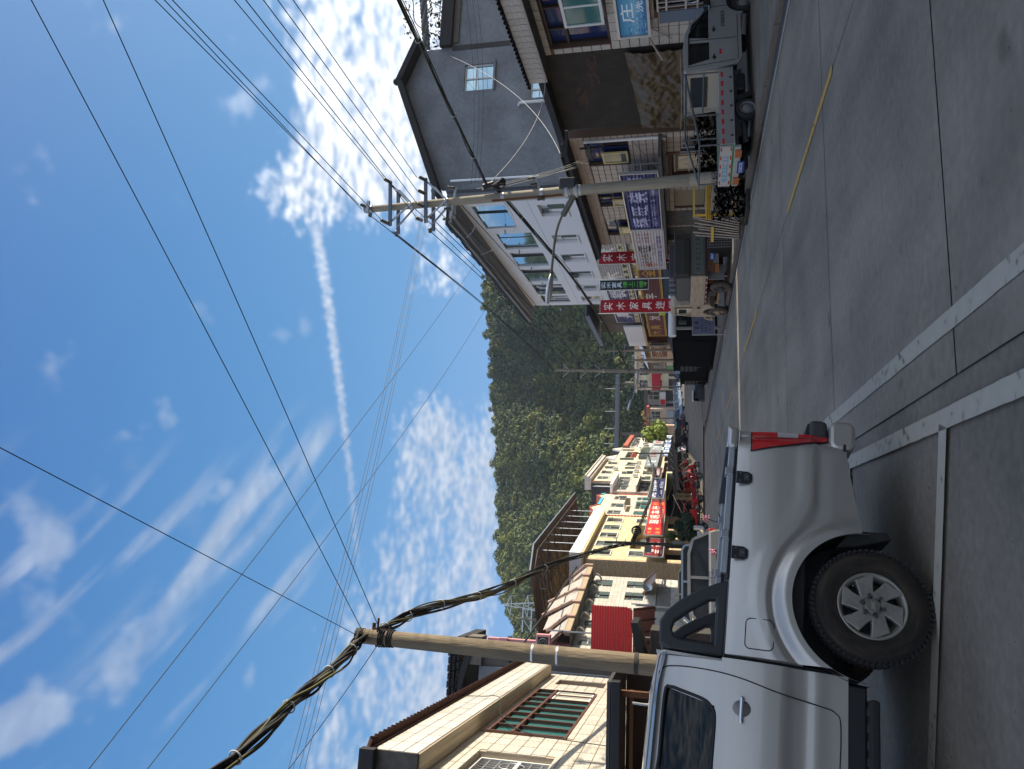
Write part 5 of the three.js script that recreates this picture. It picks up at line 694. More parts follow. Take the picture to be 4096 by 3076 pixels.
{
  const yaw = 14 * Math.PI / 180, t = thing('pickup_truck', 'silver pickup truck parked nose left, filling the lower left foreground', 'pickup truck', [-.36, .02, -5.80]);
  t.rotation.order = 'YXZ'; t.rotation.set(0, yaw, -5 * Math.PI / 180);
  const ay = .392, aR = .505, S = MAT.silver;
  const smin = (a, b, k) => { const h = clamp(.5 + .5 * (b - a) / k); return mix(b, a, h) - k * h * (1 - h); };
  const flare = (x, y) => .056 * sstep(.64, .545, Math.hypot(x, y - ay));
  const fold = (x, y) => { const r = Math.hypot(x, y - ay) - .66; return x > 0 ? smin(y - .755, r, .16) : r; };       // below / inside the pressed crease
  const wb = (x, y) => -.058 - .085 * Math.pow(clamp((y - 1.02) / .33), 1.7) - .024 * sstep(.014, -.022, fold(x, y)) + .008 * sstep(.10, .02, Math.abs(fold(x, y) - .05)) + flare(x, y) - .035 * sstep(.66, .42, y) * sstep(.45, .62, Math.abs(x)) - .085 * sstep(1.08, 1.255, x) ** 2;
  const botB = (x) => Math.max(x > 0 ? mix(.44, .535, sstep(.5, 1.2, x)) : mix(.47, .52, sstep(-.5, -.9, x)), Math.abs(x) < aR ? ay + Math.sqrt(Math.max(0, aR * aR - x * x)) : 0);
  const arcX = Array.from({ length: 41 }, (_, i) => -aR * Math.cos(i / 40 * Math.PI));
  const xsBed = [-.448, ...arcX.filter((x) => x > -.445), ...lins(.51, 1.25, 28)];
  const topB = (x) => 1.315 + .0 * x;
  const bed = panelXY(xsBed, 44, botB, topB, wb);
  const sideP = sub('bed', t); part('near_side_panel', sideP, bed, S); part('far_side_panel', sideP, mirrorZ(bed), S);
  // flange turned in along the wheel arch, dark liner inside
  const archPts = arcX.map((x) => [x, ay + Math.sqrt(Math.max(0, aR * aR - x * x))]);
  part('arch_flange', sideP, sheet(40, 3, (u, v, i, j) => { const [x, y] = archPts[i]; return [x, y - .001 * v, wb(x, y) - .03 * v]; }), S);
  part('arch_liner', sideP, sheet(30, 2, (u, v, i, j) => { const a = u * Math.PI; return [-.522 * Math.cos(a), ay + .522 * Math.sin(a), mix(-.055, -.5, v)]; }), MAT.black); part('inner_wall', sideP, bx(-.7, .75, .42, 1.0, -.52, -.5), MAT.black);
  const lipZ = (x) => wb(x, 1.315); part('bed_floor', sideP, bx(-.44, 1.2, .78, .82, -1.3, -.5), MAT.galv); part('bed_front', sideP, bx(-.45, -.42, .8, 1.31, -1.66, -.14), S); part('far_inner_wall', sideP, bx(-.44, 1.15, .8, 1.31, -1.66, -1.63), S); part('near_inner_wall', sideP, bx(-.44, 1.2, 1.0, 1.3, -.19, -.17), S); part('wheel_box', sideP, bx(-.6, .62, .8, 1.0, -.5, -.17), MAT.black);
  part('top_flange', sideP, [bx(-.448, 1.26, 1.300, 1.318, -.235, -.145, .008), bx(-.448, 1.26, 1.300, 1.318, -1.655, -1.565, .008)], S);
  const rail = sub('bed_rail', t); for (const z of [-.215, -1.585]) { part('rail_beam', rail, bx(.13, 1.12, 1.335, 1.385, z - .035, z + .035, .008), MAT.galv); part('rail_lip', rail, bx(.1, 1.1, 1.319, 1.334, z - .05, z + .06), MAT.black); for (const x of [.92, .42]) part('rail_clip', rail, bx(x - .03, x + .03, 1.34, 1.4, z - .045, z + .045, .006), MAT.steel); }
  part('cross_bar', rail, bx(1.08, 1.13, 1.33, 1.41, -1.6, -.2, .01), MAT.darkgrey);
  // tailgate, lamp, bumper
  const tg = sub('tailgate', t); part('panel', tg, bx(1.21, 1.265, .78, 1.38, -1.64, -.17, .02), S); part('top_cap', tg, bx(1.16, 1.30, 1.37, 1.40, -1.66, -.17, .012), S); part('handle', tg, bx(1.265, 1.29, 1.05, 1.13, -1.0, -.8, .01), MAT.black); part('corner_cap', tg, bx(1.11, 1.285, 1.318, 1.395, -.235, -.145, .03), S);
  const lampSurf = (x0f, x1f, ya, yb, off) => sheet(10, 14, (u, v) => { const y = mix(ya, yb, v), x = mix(x0f(y), x1f(y), u); return [x, y, wb(Math.min(x, 1.25), y) + off]; });
  const lx0 = (y) => mix(1.196, 1.036, clamp((y - .655) / .56) ** .75) + .038, lx1 = () => 1.258; const lp = sub('tail_lamp', t);
  part('red_lens', lp, lampSurf(lx0, lx1, .665, 1.215, .014), MAT.lampred); part('reverse_lens', lp, lampSurf((y) => mix(lx0(y), lx1(y), .62), lx1, .88, 1.03, .0175), MAT.lampclear); part('lens_seal', lp, lampSurf((y) => lx0(y) - .010, () => 1.26, .65, 1.226, .009), MAT.black); part('lens_rib', lp, lampSurf((y) => mix(lx0(y), lx1(y), .55), (y) => mix(lx0(y), lx1(y), .60), .76, 1.2, .0165), MAT.darkred);
  part('far_lens', lp, mirrorZ(lampSurf(lx0, lx1, .76, 1.205, .014)), MAT.lampred);
  const bp = sub('rear_bumper', t); part('bumper_corner', bp, extr(rrect(1.15, 1.39, .47, .655, .06), -.36, -.10, [], .03), S); part('tread_pad', bp, bx(1.21, 1.415, .655, .80, -.42, -.16, .05), MAT.darkgrey); for (let i = 0; i < 6; i++) part('pad_rib', bp, bx(1.225 + i * .028, 1.237 + i * .028, .797, .806, -.40, -.18), MAT.black); part('bumper_bar', bp, bx(1.25, 1.41, .50, .65, -1.65, -.36, .03), S); part('scuff', bp, bx(1.14, 1.2, .535, .56, -.118, -.096, .01), MAT.black);
  // mud flap, tie hooks, fuel lid
  part('mud_flap', t, extr([[.40, .60], [.53, .50], [.55, .26], [.50, .235], [.42, .46]], -.42, -.10, [], .01), MAT.rubber);
  for (const x of [.845, .265]) { const h = sub('tie_hook', t), z = wb(x, 1.24); part('plate', h, extr([[x - .047, 1.318], [x + .047, 1.318], [x + .047, 1.235], [x + .03, 1.205], [x - .03, 1.205], [x - .047, 1.235]], z + .004, z + .03, [], .006), MAT.black); part('ring_seat', h, bx(x - .028, x + .028, 1.222, 1.262, z + .022, z + .036, .004), MAT.darkgrey); part('bolt', h, [new THREE.CylinderGeometry(.006, .006, .012, 8).rotateX(Math.PI / 2).translate(x, 1.24, z + .036), new THREE.CylinderGeometry(.005, .005, .01, 8).rotateX(Math.PI / 2).translate(x - .03, 1.29, z + .03), new THREE.CylinderGeometry(.005, .005, .01, 8).rotateX(Math.PI / 2).translate(x + .03, 1.29, z + .03)], MAT.midgrey); }
  const loop3 = (pts, f, r, n = 120) => tube(pts.map(([x, y]) => [x, y, f(x, y)]), r, n, 5, true);
  part('fuel_lid_gap', t, loop3(rrect(-.395, -.19, 1.005, 1.19, .035), (x, y) => wb(x, y) + .001, .0042), MAT.black);
  // cab: rear door, roof pillar, glass
  const zc = (x, y) => (y < 1.3 ? -.05 - .035 * Math.pow(clamp((y - 1.0) / .3), 2) - .03 * sstep(.95, .6, y) - .018 * sstep(.93, .86, y) * sstep(.7, .8, y) : -.085 - .30 * (y - 1.3) - .25 * Math.pow(Math.max(0, y - 1.3), 2));
  const fAx = -3.3, cabX = [...lins(-2.75, -2.0, 6), ...lins(-1.9, -.48, 30)]; const skew = (x, y) => x;
  const w0 = -1.62, w1 = -.70, wyb = 1.352, wyt = 1.705;
  // near and far flanks below the belt
  const flank = panelXY(cabX, 30, () => .52, () => 1.335, zc); const cab = sub('cab', t); part('near_flank', cab, flank, S); part('far_flank', cab, mirrorZ(flank), S);
  const sk = (x, y) => x - (x > -1.0 ? (1.705 - y) * .24 * sstep(-1.0, -.7, x) * sstep(-.5, -.66, x) : 0);
  const up = sheet(40, 16, (u, v, i, j) => { const xx = [...lins(-2.25, w0, 8), ...lins(w0 + .02, w1 - .02, 22), ...lins(w1, -.48, 9)][Math.min(i, 40)]; const yy = [...lins(1.335, wyb, 1), ...lins(wyb + .01, wyt - .01, 11), ...lins(wyt, 1.775, 2)][j]; const xs = (xx < -1.9 ? xx + (yy - 1.335) * 1.1 * sstep(-1.9, -2.25, xx) : sk(xx, yy)); return [xs, yy, zc(xx, yy), xx, yy]; }, (i, j) => i >= 9 && i < 31 && j >= 2 && j < 13);
  part('near_upper_frame', cab, up, S); part('far_upper_frame', cab, mirrorZ(up), S);
  const corners = (inset) => [[w0 + inset, wyb + inset], [mix(w0, w1, .5), wyb + inset], [sk(w1, wyb) - .09, wyb + inset], [sk(w1, wyb) - inset - .015, wyb + .035], [sk(w1, 1.45) - inset, 1.45], [sk(w1, 1.6) - inset, 1.6], [w1 - inset - .015, wyt - .04], [w1 - .06, wyt - inset], [mix(w0, w1, .5), wyt - inset], [w0 + inset, wyt - inset]];
  const gl = sheet(16, 8, (u, v) => { const y = mix(wyb - .02, wyt + .02, v), x = mix(w0 - .02, sk(w1, y) + .015, u); return [x, y, zc(x, y) - .022 + .008 * Math.sin(u * 3.14)]; });
  const tint = new THREE.MeshPhysicalMaterial({ color: col(.012, .014, .013), roughness: .03, specularIntensity: .7, side: THREE.DoubleSide });
  part('rear_door_glass', cab, gl, tint); part('window_seal', cab, loop3(corners(.004), (x, y) => zc(x, y) - .004, .014, 140), MAT.black); part('far_door_glass', cab, mirrorZ(gl), tint);
  const doorLoop = [[-1.72, .60], [-1.2, .575], [-.80, .565], [-.715, .60], [-.69, .70], [-.655, .95], [-.60, 1.2], [-.575, 1.4], [-.572, 1.62], [-.60, 1.735], [-.70, 1.757], [-1.2, 1.765], [-1.72, 1.765]];
  part('rear_door_gap', cab, tube(doorLoop.map(([x, y]) => [x, y, zc(x, y) + .001]), .0045, 200, 5), MAT.black); part('front_door_gap', cab, tube([[-1.72, .6, zc(0, .6)], [-1.72, 1.2, zc(0, 1.2) + .002], [-1.70, 1.765, zc(0, 1.765) + .002]], .0045, 60, 5), MAT.black);
  const hd = sub('door_handle', cab); part('recess', hd, new THREE.SphereGeometry(1, 20, 12).scale(.052, .062, .012).translate(-.79, 1.185, zc(0, 1.185) + .002), M([.22, .21, .2], .4, .6)); part('grip', hd, new RoundedBoxGeometry(.17, .03, .026, 4, .013).translate(-.80, 1.19, zc(0, 1.19) + .032), MAT.chrome); part('grip_foot', hd, [bx(-.877, -.855, 1.178, 1.2, zc(0, 1.19), zc(0, 1.19) + .03), bx(-.745, -.723, 1.178, 1.2, zc(0, 1.19), zc(0, 1.19) + .03)], MAT.chrome);
  const roofG = sheet(20, 16, (u, v) => { const x = mix(-1.95, -.475, u), k = v * 2 - 1, z = -.9 - k * .668; const drop = .055 * Math.pow(Math.abs(k), 5) + .02 * k * k; return [x, 1.83 - drop - .035 * sstep(-.75, -.475, x) - .03 * sstep(-1.6, -1.95, x), z]; }); part('roof', cab, roofG, S);
  part('drip_rail', cab, [tube([[-2, 1.778, -.243], [-1.2, 1.785, -.24], [-.55, 1.77, -.243], [-.482, 1.70, -.225]], .011, 40, 6), mirrorZ(tube([[-2, 1.778, -.243], [-1.2, 1.785, -.24], [-.55, 1.77, -.243]], .011, 40, 6))], S);
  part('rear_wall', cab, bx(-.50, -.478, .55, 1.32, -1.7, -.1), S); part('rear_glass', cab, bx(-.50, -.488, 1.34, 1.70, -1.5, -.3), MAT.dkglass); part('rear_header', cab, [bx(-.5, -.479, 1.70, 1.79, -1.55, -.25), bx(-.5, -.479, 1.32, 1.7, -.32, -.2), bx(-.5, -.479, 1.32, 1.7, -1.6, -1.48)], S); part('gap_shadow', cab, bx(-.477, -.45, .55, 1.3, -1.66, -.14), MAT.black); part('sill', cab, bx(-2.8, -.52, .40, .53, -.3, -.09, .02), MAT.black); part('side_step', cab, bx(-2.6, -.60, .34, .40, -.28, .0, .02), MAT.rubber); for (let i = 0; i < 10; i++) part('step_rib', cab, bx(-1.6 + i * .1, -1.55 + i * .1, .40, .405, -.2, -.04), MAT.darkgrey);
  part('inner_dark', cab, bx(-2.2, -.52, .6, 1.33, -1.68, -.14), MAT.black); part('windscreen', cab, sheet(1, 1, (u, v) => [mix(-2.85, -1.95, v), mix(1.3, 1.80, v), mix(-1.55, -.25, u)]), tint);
  // nose, outside the picture
  const bon = sub('front_body', t); part('bonnet', bon, bx(-4.1, -2.75, .95, 1.28, -1.6, -.2, .1), S); part('wing', bon, panelXY([...lins(-4.1, fAx - .45, 4), ...arcX.map((x) => x * .92 + fAx), ...lins(fAx + .46, -2.75, 3)], 10, (x) => Math.abs(x - fAx) < .45 ? ay + Math.sqrt(Math.max(0, .45 * .45 - (x - fAx) ** 2)) : .5, () => 1.25, (x, y) => -.07 - .1 * clamp((y - 1) / .3)), S); part('front_bumper', bon, bx(-4.25, -4.05, .45, .8, -1.75, -.08, .05), S); part('grille', bon, bx(-4.14, -4.1, .82, 1.15, -1.5, -.35), MAT.black);
  // sports bar: slatted black hoops behind the cab
  const sb = sub('sports_bar', t); const hoop = (z0, z1) => extr([[-.465, 1.325], [.075, 1.325], [.05, 1.40], [-.02, 1.53], [-.11, 1.655], [-.20, 1.745], [-.28, 1.785], [-.43, 1.775], [-.465, 1.70]], z0, z1, [[[-.385, 1.395], [-.385, 1.63], [-.365, 1.675], [-.32, 1.695], [-.265, 1.68], [-.17, 1.575], [-.075, 1.44], [-.07, 1.405], [-.10, 1.392]]], .016);
  const bm = M([.035, .036, .038], .5, 0, { bumpMap: bumpA, bumpScale: .001 }); part('near_hoop', sb, hoop(-.33, -.20), bm); part('far_hoop', sb, hoop(-1.60, -1.47), bm); part('top_bar', sb, bx(-.43, -.22, 1.71, 1.778, -1.5, -.3, .03), bm); for (let i = 0; i < 5; i++) part('guard_slat', sb, bx(-.40, -.375, 1.38 + i * .062, 1.402 + i * .062, -1.5, -.3, .006), MAT.alu);
  for (let i = 0; i < 6; i++) part('upright_slat', sb, bx(-.36, -.34, 1.36, 1.7, -.5 - i * .17, -.475 - i * .17), bm);
  // wheels
  const rw = wheel(t, .0, .381, -.012, .381, .218, .26, { dirty: true }); const badge = canvasTex(128, 128, (g) => { g.fillStyle = '#6f6a60'; g.fillRect(0, 0, 128, 128); g.fillStyle = '#a7a198'; g.font = 'bold 44px sans-serif'; g.textAlign = 'center'; g.fillText('JMC', 64, 78); }); part('cap_badge', rw, new THREE.CircleGeometry(.043, 28).translate(0, 0, .0235), new THREE.MeshStandardMaterial({ map: badge, roughness: .5, metalness: .3 }));
  const far = rw.clone(); far.position.set(0, ay, -1.79); far.rotation.y = Math.PI; t.add(far); const fr = rw.clone(); fr.position.x = fAx; fr.position.y = ay - .02; t.add(fr); const ff = far.clone(); ff.position.x = fAx; t.add(ff);
  part('axle', t, rod([0, ay, -1.6], [0, ay, -.2], .1), MAT.black); part('chassis', t, [bx(-3.8, 1.1, .42, .55, -1.3, -1.18), bx(-3.8, 1.1, .42, .55, -.62, -.5)], MAT.black); part('spare_wheel', t, new THREE.TorusGeometry(.28, .09, 10, 28).rotateX(Math.PI / 2).translate(.8, .46, -.9), MAT.rubber);
}
// ---------------------------------------------------------------- other vehicles
// car: extruded flank profile with glasshouse, lamps, bumpers and wheels; x forward (nose at +x), centred
function makeCar(name, label, pos, ry, { L = 4.4, W = 1.72, H = 1.5, kind = 'sedan', body = MAT.carwhite, group, belt = .9 } = {}) {
  const t = thing(name, label, 'car', pos, ry, group), h = L / 2, fx = h - .82, rx = -h + .85, wr = .31;
  const low = [[-h, .35], [-h + .02, .72], [-h + .08, belt], ...(kind === 'sedan' ? [[-h + .75, belt + .05]] : []), [.75, belt + .02], [h - .9, belt - .07], [h - .15, .68], [h, .5], [h - .03, .28]];
  const arch = (c) => Array.from({ length: 9 }, (_, i) => [c + .37 * Math.cos(i / 8 * Math.PI), .28 + .37 * Math.sin(i / 8 * Math.PI)]);
  const prof = [...low, ...arch(fx), ...arch(rx)];
  part('body', t, extr(prof, -W / 2, W / 2, [], .07), body);
  const roof = { sedan: [[-h + .7, belt], [-h + 1.3, H - .06], [-h + 1.9, H], [.1, H - .01], [.45, H - .08], [1.05, belt]], hatch: [[-h + .12, belt], [-h + .35, H - .12], [-h + .8, H], [.2, H - .01], [.6, H - .1], [1.2, belt]], van: [[-h + .05, belt], [-h + .12, H - .1], [-h + .3, H], [h - 1.35, H], [h - 1.1, H - .06], [h - .45, belt - .03]], suv: [[-h + .08, belt], [-h + .28, H - .12], [-h + .6, H], [.3, H], [.65, H - .08], [1.25, belt]] }[kind];
  part('glasshouse', t, extr(roof, -W / 2 + .10, W / 2 - .10, [], .05), MAT.dkglass);
  const cx = roof.reduce((a, p) => a + p[0], 0) / roof.length; part('roof_panel', t, bx(roof[2][0] + .05, roof[3][0] - .05, H - .045, H + .012, -W / 2 + .14, W / 2 - .14, .02), body);
  for (const s of [-1, 1]) {
    const z = s * (W / 2 - .09); const pl = []; const bars = [[roof[0], roof[1]], [roof[roof.length - 1], roof[roof.length - 2]], [roof[1], roof[2]], [roof[2], roof[3]], [roof[3], roof[roof.length - 2]], [[cx - .05, belt], [cx - .05, H - .03]]]; for (const [a, b] of bars) pl.push(bar([a[0], a[1], s * (W / 2 - .085)], [b[0], b[1], s * (W / 2 - .10)], .085, .03)); part('pillars', t, pl, body);
    part('door_gap', t, [bx(cx - .06, cx - .05, .4, belt, s * W / 2 - .003, s * W / 2 + .003), bx(fx - .52, fx - .51, .45, belt - .05, s * W / 2 - .003, s * W / 2 + .003), bx(rx + .5, rx + .51, .55, belt, s * W / 2 - .003, s * W / 2 + .003)], MAT.black); part('door_handle', t, [bx(cx - .32, cx - .14, belt - .12, belt - .09, s * W / 2 - .005, s * W / 2 + .02), bx(fx - 1.2 + .4, fx - .62, belt - .13, belt - .10, s * W / 2 - .005, s * W / 2 + .02)], MAT.chrome); void z;
    part('tail_lamp', t, bx(-h - .012, -h + .22, .66, .9, s * (W / 2 - .19) - .14, s * (W / 2 - .19) + .205 - .03, .04), MAT.lampred); part('headlamp', t, bx(h - .42, h - .12, .56, .72, s * (W / 2 - .2) - .17, s * (W / 2 - .2) + .17, .05), MAT.lampclear); part('mirror', t, bx(.95, 1.1, belt, belt + .14, s * (W / 2 + .02), s * (W / 2 + .18), .04), body);
    for (const x of [fx, rx]) { const w = sub('wheel', t, [x, wr, s * (W / 2 - .02)]); part('tyre', w, new THREE.TorusGeometry(wr - .07, .075, 10, 26), MAT.rubber); part('rim', w, new THREE.CylinderGeometry(wr - .11, wr - .11, .1, 22).rotateX(Math.PI / 2), MAT.midgrey); for (let k = 0; k < 5; k++) part('spoke', w, bx(-.025, .025, .04, wr - .11, s * .05 - .012, s * .05 + .012).rotateZ(k * 1.2566), MAT.alu); part('liner', w, bx(-.36, .36, -.1, .35, -s * .3 - .1, -s * .3 + .1), MAT.black); }
  }
  part('rear_bumper', t, bx(-h - .05, -h + .1, .3, .55, -W / 2 + .05, W / 2 - .05, .05), body); part('front_bumper', t, bx(h - .1, h + .04, .25, .5, -W / 2 + .06, W / 2 - .06, .05), body); part('number_plate', t, bx(-h - .062, -h - .05, .56, .68, -.22, .22), M([.03, .08, .3], .5)); part('windscreen_sheen', t, bx(h - .08, h - .06, .5, .6, -.4, .4), MAT.black);
  return t;
}
makeCar('hatchback_car', 'silver hatchback parked directly behind the pickup bed', [-1.55, 0, -25.6], Math.PI + .2, { L: 4.1, H: 1.5, kind: 'hatch', body: MAT.cargrey });
makeCar('delivery_van', 'pale blue van behind the silver hatchback', [-1.9, 0, -32.6], Math.PI + .2, { L: 4.0, H: 1.72, kind: 'van', body: MAT.carblue });
makeCar('minivan', 'cream minivan parked under the yellow building shop opening', [-3.2, 0, -47], Math.PI + .2, { L: 3.9, H: 1.95, kind: 'van', body: MAT.carcream });
makeCar('red_van', 'bright red van parked nose out before the dark red shop sign', [7.3, gy(-91), -91.5], -.72, { L: 4.0, H: 1.95, kind: 'van', body: MAT.carred, belt: 1.0 });
makeCar('white_car', 'white car with dark windows just beyond the red van', [11.4, gy(-107), -107.5], Math.PI - .5, { L: 4.3, H: 1.5, kind: 'hatch', body: MAT.carwhite });
makeCar('dark_suv', 'black car with a pale blue window trim beyond the white car', [15.2, gy(-108), -108], Math.PI - .85, { L: 4.5, H: 1.65, kind: 'suv', body: MAT.carblack });
{
  const names = ['nearest light blue car of the row before the far blocks', 'second light blue car of the row before the far blocks', 'third light blue car of the row before the far blocks', 'fourth light blue car of the row before the far blocks', 'fifth light blue car of the row before the far blocks'];
  const c0 = makeCar('parked_car', names[0], [18.2, gy(-118), -118.5], -2.1, { L: 4.3, H: 1.55, kind: 'sedan', body: MAT.carblue, group: 'cars parked in a row up the street' });
  [[20.4, -124], [22.8, -130], [25.2, -136], [27.8, -142]].forEach(([x, z], i) => copyOf(c0, names[i + 1], [x, gy(z), z], -2.05));
  makeCar('maroon_car', 'maroon car standing before the cream block at the street end', [37, gy(-158), -158], -.3, { H: 1.5, kind: 'sedan', body: MAT.trikered }); makeCar('black_saloon', 'black saloon facing the grey block at the street end', [31.6, gy(-156), -156], -1.6, { H: 1.6, kind: 'suv', body: MAT.carblack }); makeCar('blue_red_car', 'blue car beside red barrels near the street end', [29, gy(-150), -150], -1.8, { H: 1.5, kind: 'sedan', body: paint([.02, .05, .2]) });
}
[['dark_car', 'dark grey car on the right before the cream block, beside the second pole', 27.5, -122, -2.6, 'suv', [.03, .032, .036]], ['red_car', 'red car on the right behind the dark grey car', 30.2, -128, -2.5, 'hatch', [.32, .02, .02]], ['white_hatchback', 'white hatchback by the far right shop openings', 31.5, -136, -2.4, 'hatch', [.5, .5, .5]], ['navy_car', 'navy car parked by the far left fascia boards', 20.6, -132, -2.0, 'sedan', [.02, .03, .08]], ['brown_van', 'dark brown van at the far left beside the light blue cars', 15.6, -114, .9, 'van', [.06, .04, .03]]].forEach(([n, l, x, z, r, k, c]) => makeCar(n, l, [x, gy(z), z], r, { L: 4.3, H: k === 'van' || k === 'suv' ? 1.75 : 1.5, kind: k, body: paint(c) }));
function trike(label, pos, ry, body, { cab = true } = {}) {
  const t = thing('cargo_tricycle', label, 'cargo tricycle', pos, ry, 'red cargo tricycles for sale');
  const wh = (x, z) => { const w = sub('wheel', t, [x, .29, z]); part('tyre', w, new THREE.TorusGeometry(.235, .055, 10, 26), MAT.rubber); part('rim', w, new THREE.CylinderGeometry(.15, .15, .06, 16).rotateX(Math.PI / 2), MAT.midgrey); };
  wh(1.35, 0); wh(-.75, .5); wh(-.75, -.5);
  const bed = sub('cargo_bed', t); part('floor', bed, bx(-1.4, .25, .55, .62, -.58, .58, .01), MAT.black); part('side_wall', bed, bx(-1.4, .25, .62, .98, .55, .58, .008), body); part('side_wall', bed, bx(-1.4, .25, .62, .98, -.58, -.55, .008), body); part('tail_board', bed, bx(-1.42, -1.39, .6, .98, -.56, .56, .008), body); part('head_board', bed, bx(.22, .25, .62, 1.2, -.56, .56), body);
  for (let i = 0; i < 5; i++) part('side_rib', bed, bx(-1.3 + i * .36, -1.26 + i * .36, .63, .97, .58, .595), body);
  part('chassis', t, [bx(-1.3, 1.0, .38, .5, -.25, .25), bx(-.85, -.65, .25, .33, -.5, .5)], MAT.black); part('engine', t, bx(.3, .75, .3, .62, -.22, .22, .06), MAT.midgrey); part('seat', t, bx(.15, .62, .76, .9, -.2, .2, .05), MAT.black); part('tank', t, bx(.55, 1.0, .72, .98, -.17, .17, .08), body); part('fork', t, [rod([1.35, .29, .09], [1.08, 1.05, .09], .05), rod([1.35, .29, -.09], [1.08, 1.05, -.09], .05)], MAT.chrome); part('handlebar', t, tube([[.85, 1.12, .38], [1.02, 1.08, .2], [1.08, 1.05, 0], [1.02, 1.08, -.2], [.85, 1.12, -.38]], .016, 20, 6), MAT.black); part('front_mudguard', t, new THREE.TorusGeometry(.31, .07, 8, 16, 2.2).rotateZ(.5).translate(1.35, .29, 0), body); part('headlamp', t, new THREE.SphereGeometry(.1, 14, 10).translate(1.2, .98, 0), MAT.lampclear);
  if (cab) { part('fairing', t, extr([[.85, .5], [1.25, .55], [1.15, 1.05], [1.0, 1.1], [.85, .9]], -.42, .42, [], .04), body); part('windscreen', t, sheet(4, 4, (u, v) => [mix(1.12, .72, v), mix(1.05, 1.62, v), mix(-.4, .4, u)]), MAT.dkglass); part('roof', t, bx(-.1, .78, 1.6, 1.66, -.45, .45, .03), body); part('roof_post', t, [rod([.05, .9, .42], [.05, 1.6, .42], .035), rod([.05, .9, -.42], [.05, 1.6, -.42], .035), rod([1.1, 1.05, .41], [.74, 1.6, .41], .03), rod([1.1, 1.05, -.41], [.74, 1.6, -.41], .03)], body); }
  return t;
}
const tk = trike('red cargo tricycle with yellow rail, nearest of the tricycles', [2.7, 0, -64.8], .25, MAT.carred); part('cargo_rail', tk, tube([[-1.3, 1.0, .5], [-1.3, 1.35, .5], [-.4, 1.35, .5], [-.4, 1.0, .5]], .025, 20, 6), MAT.yellowpaint);
trike('dark red cargo tricycle right of the nearest one', [5.0, 0, -70.5], .1, MAT.trikered); trike('maroon cargo tricycle with bare chrome fork before the red van', [7.0, .02, -80], .2, MAT.trikered); trike('small red tricycle between the red van and the white car', [9.2, gy(-98), -98], .1, MAT.trikered);
{ // motorcycles standing in front of the red van
  const mb = (label, x, z, ry, c) => { const m = thing('motorcycle', label, 'motorcycle', [x, gy(z), z], ry, 'motorcycles outside the left shops'); for (const k of [-.65, .65]) { const w = sub('wheel', m, [k, .29, 0]); part('tyre', w, new THREE.TorusGeometry(.24, .05, 8, 22), MAT.rubber); part('hub', w, rod([0, 0, -.06], [0, 0, .06], .12), MAT.midgrey); } part('tank', m, bx(-.05, .45, .68, .95, -.13, .13, .09), c); part('seat', m, bx(-.75, -.02, .74, .86, -.13, .13, .05), MAT.black); part('engine', m, bx(-.2, .3, .28, .66, -.14, .14, .06), MAT.midgrey); part('fork', m, [rod([.65, .29, .08], [.45, 1.05, .08], .045), rod([.65, .29, -.08], [.45, 1.05, -.08], .045)], MAT.chrome); part('handlebar', m, rod([.42, 1.05, -.36], [.42, 1.05, .36], .03), MAT.black); part('headlamp', m, new THREE.SphereGeometry(.1, 12, 8).translate(.58, .92, 0), MAT.lampclear); part('mudguard', m, new THREE.TorusGeometry(.3, .05, 6, 14, 1.8).rotateZ(.5).translate(-.65, .29, 0), c); };
  mb('red motorcycle nearest the white car on the left', 8.6, -95, .5, MAT.carred); mb('black motorcycle between the maroon tricycle and the red van', 7.6, -86, .3, MAT.carblack); mb('dark motorcycle beside the nearest red tricycle, towards the shop', 2.6, -69, .2, MAT.carblack); mb('maroon motorcycle behind the dark red tricycle', 4.4, -75, .3, MAT.trikered);
}
{ const s = thing('scooter', 'white and blue scooter half hidden behind the silver hatchback tail', 'scooter', [1.05, 0, -56], .5); part('body', s, [bx(-.55, .1, .4, .75, -.14, .14, .08), bx(.3, .5, .3, 1.0, -.2, .2, .08), bx(-.1, .4, .25, .33, -.15, .15, .03)], MAT.carwhite); part('seat', s, bx(-.55, .05, .76, .84, -.13, .13, .04), MAT.black); part('handlebar', s, rod([.4, 1.05, -.3], [.4, 1.05, .3], .04), MAT.black); for (const x of [-.5, .55]) part('wheel', s, new THREE.TorusGeometry(.2, .06, 8, 20).translate(x, .26, 0), MAT.rubber); part('front_panel', s, bx(.5, .53, .5, .9, -.14, .14, .03), MAT.carblue); }
MAT.rack = M([.14, .145, .15], .55, .5);
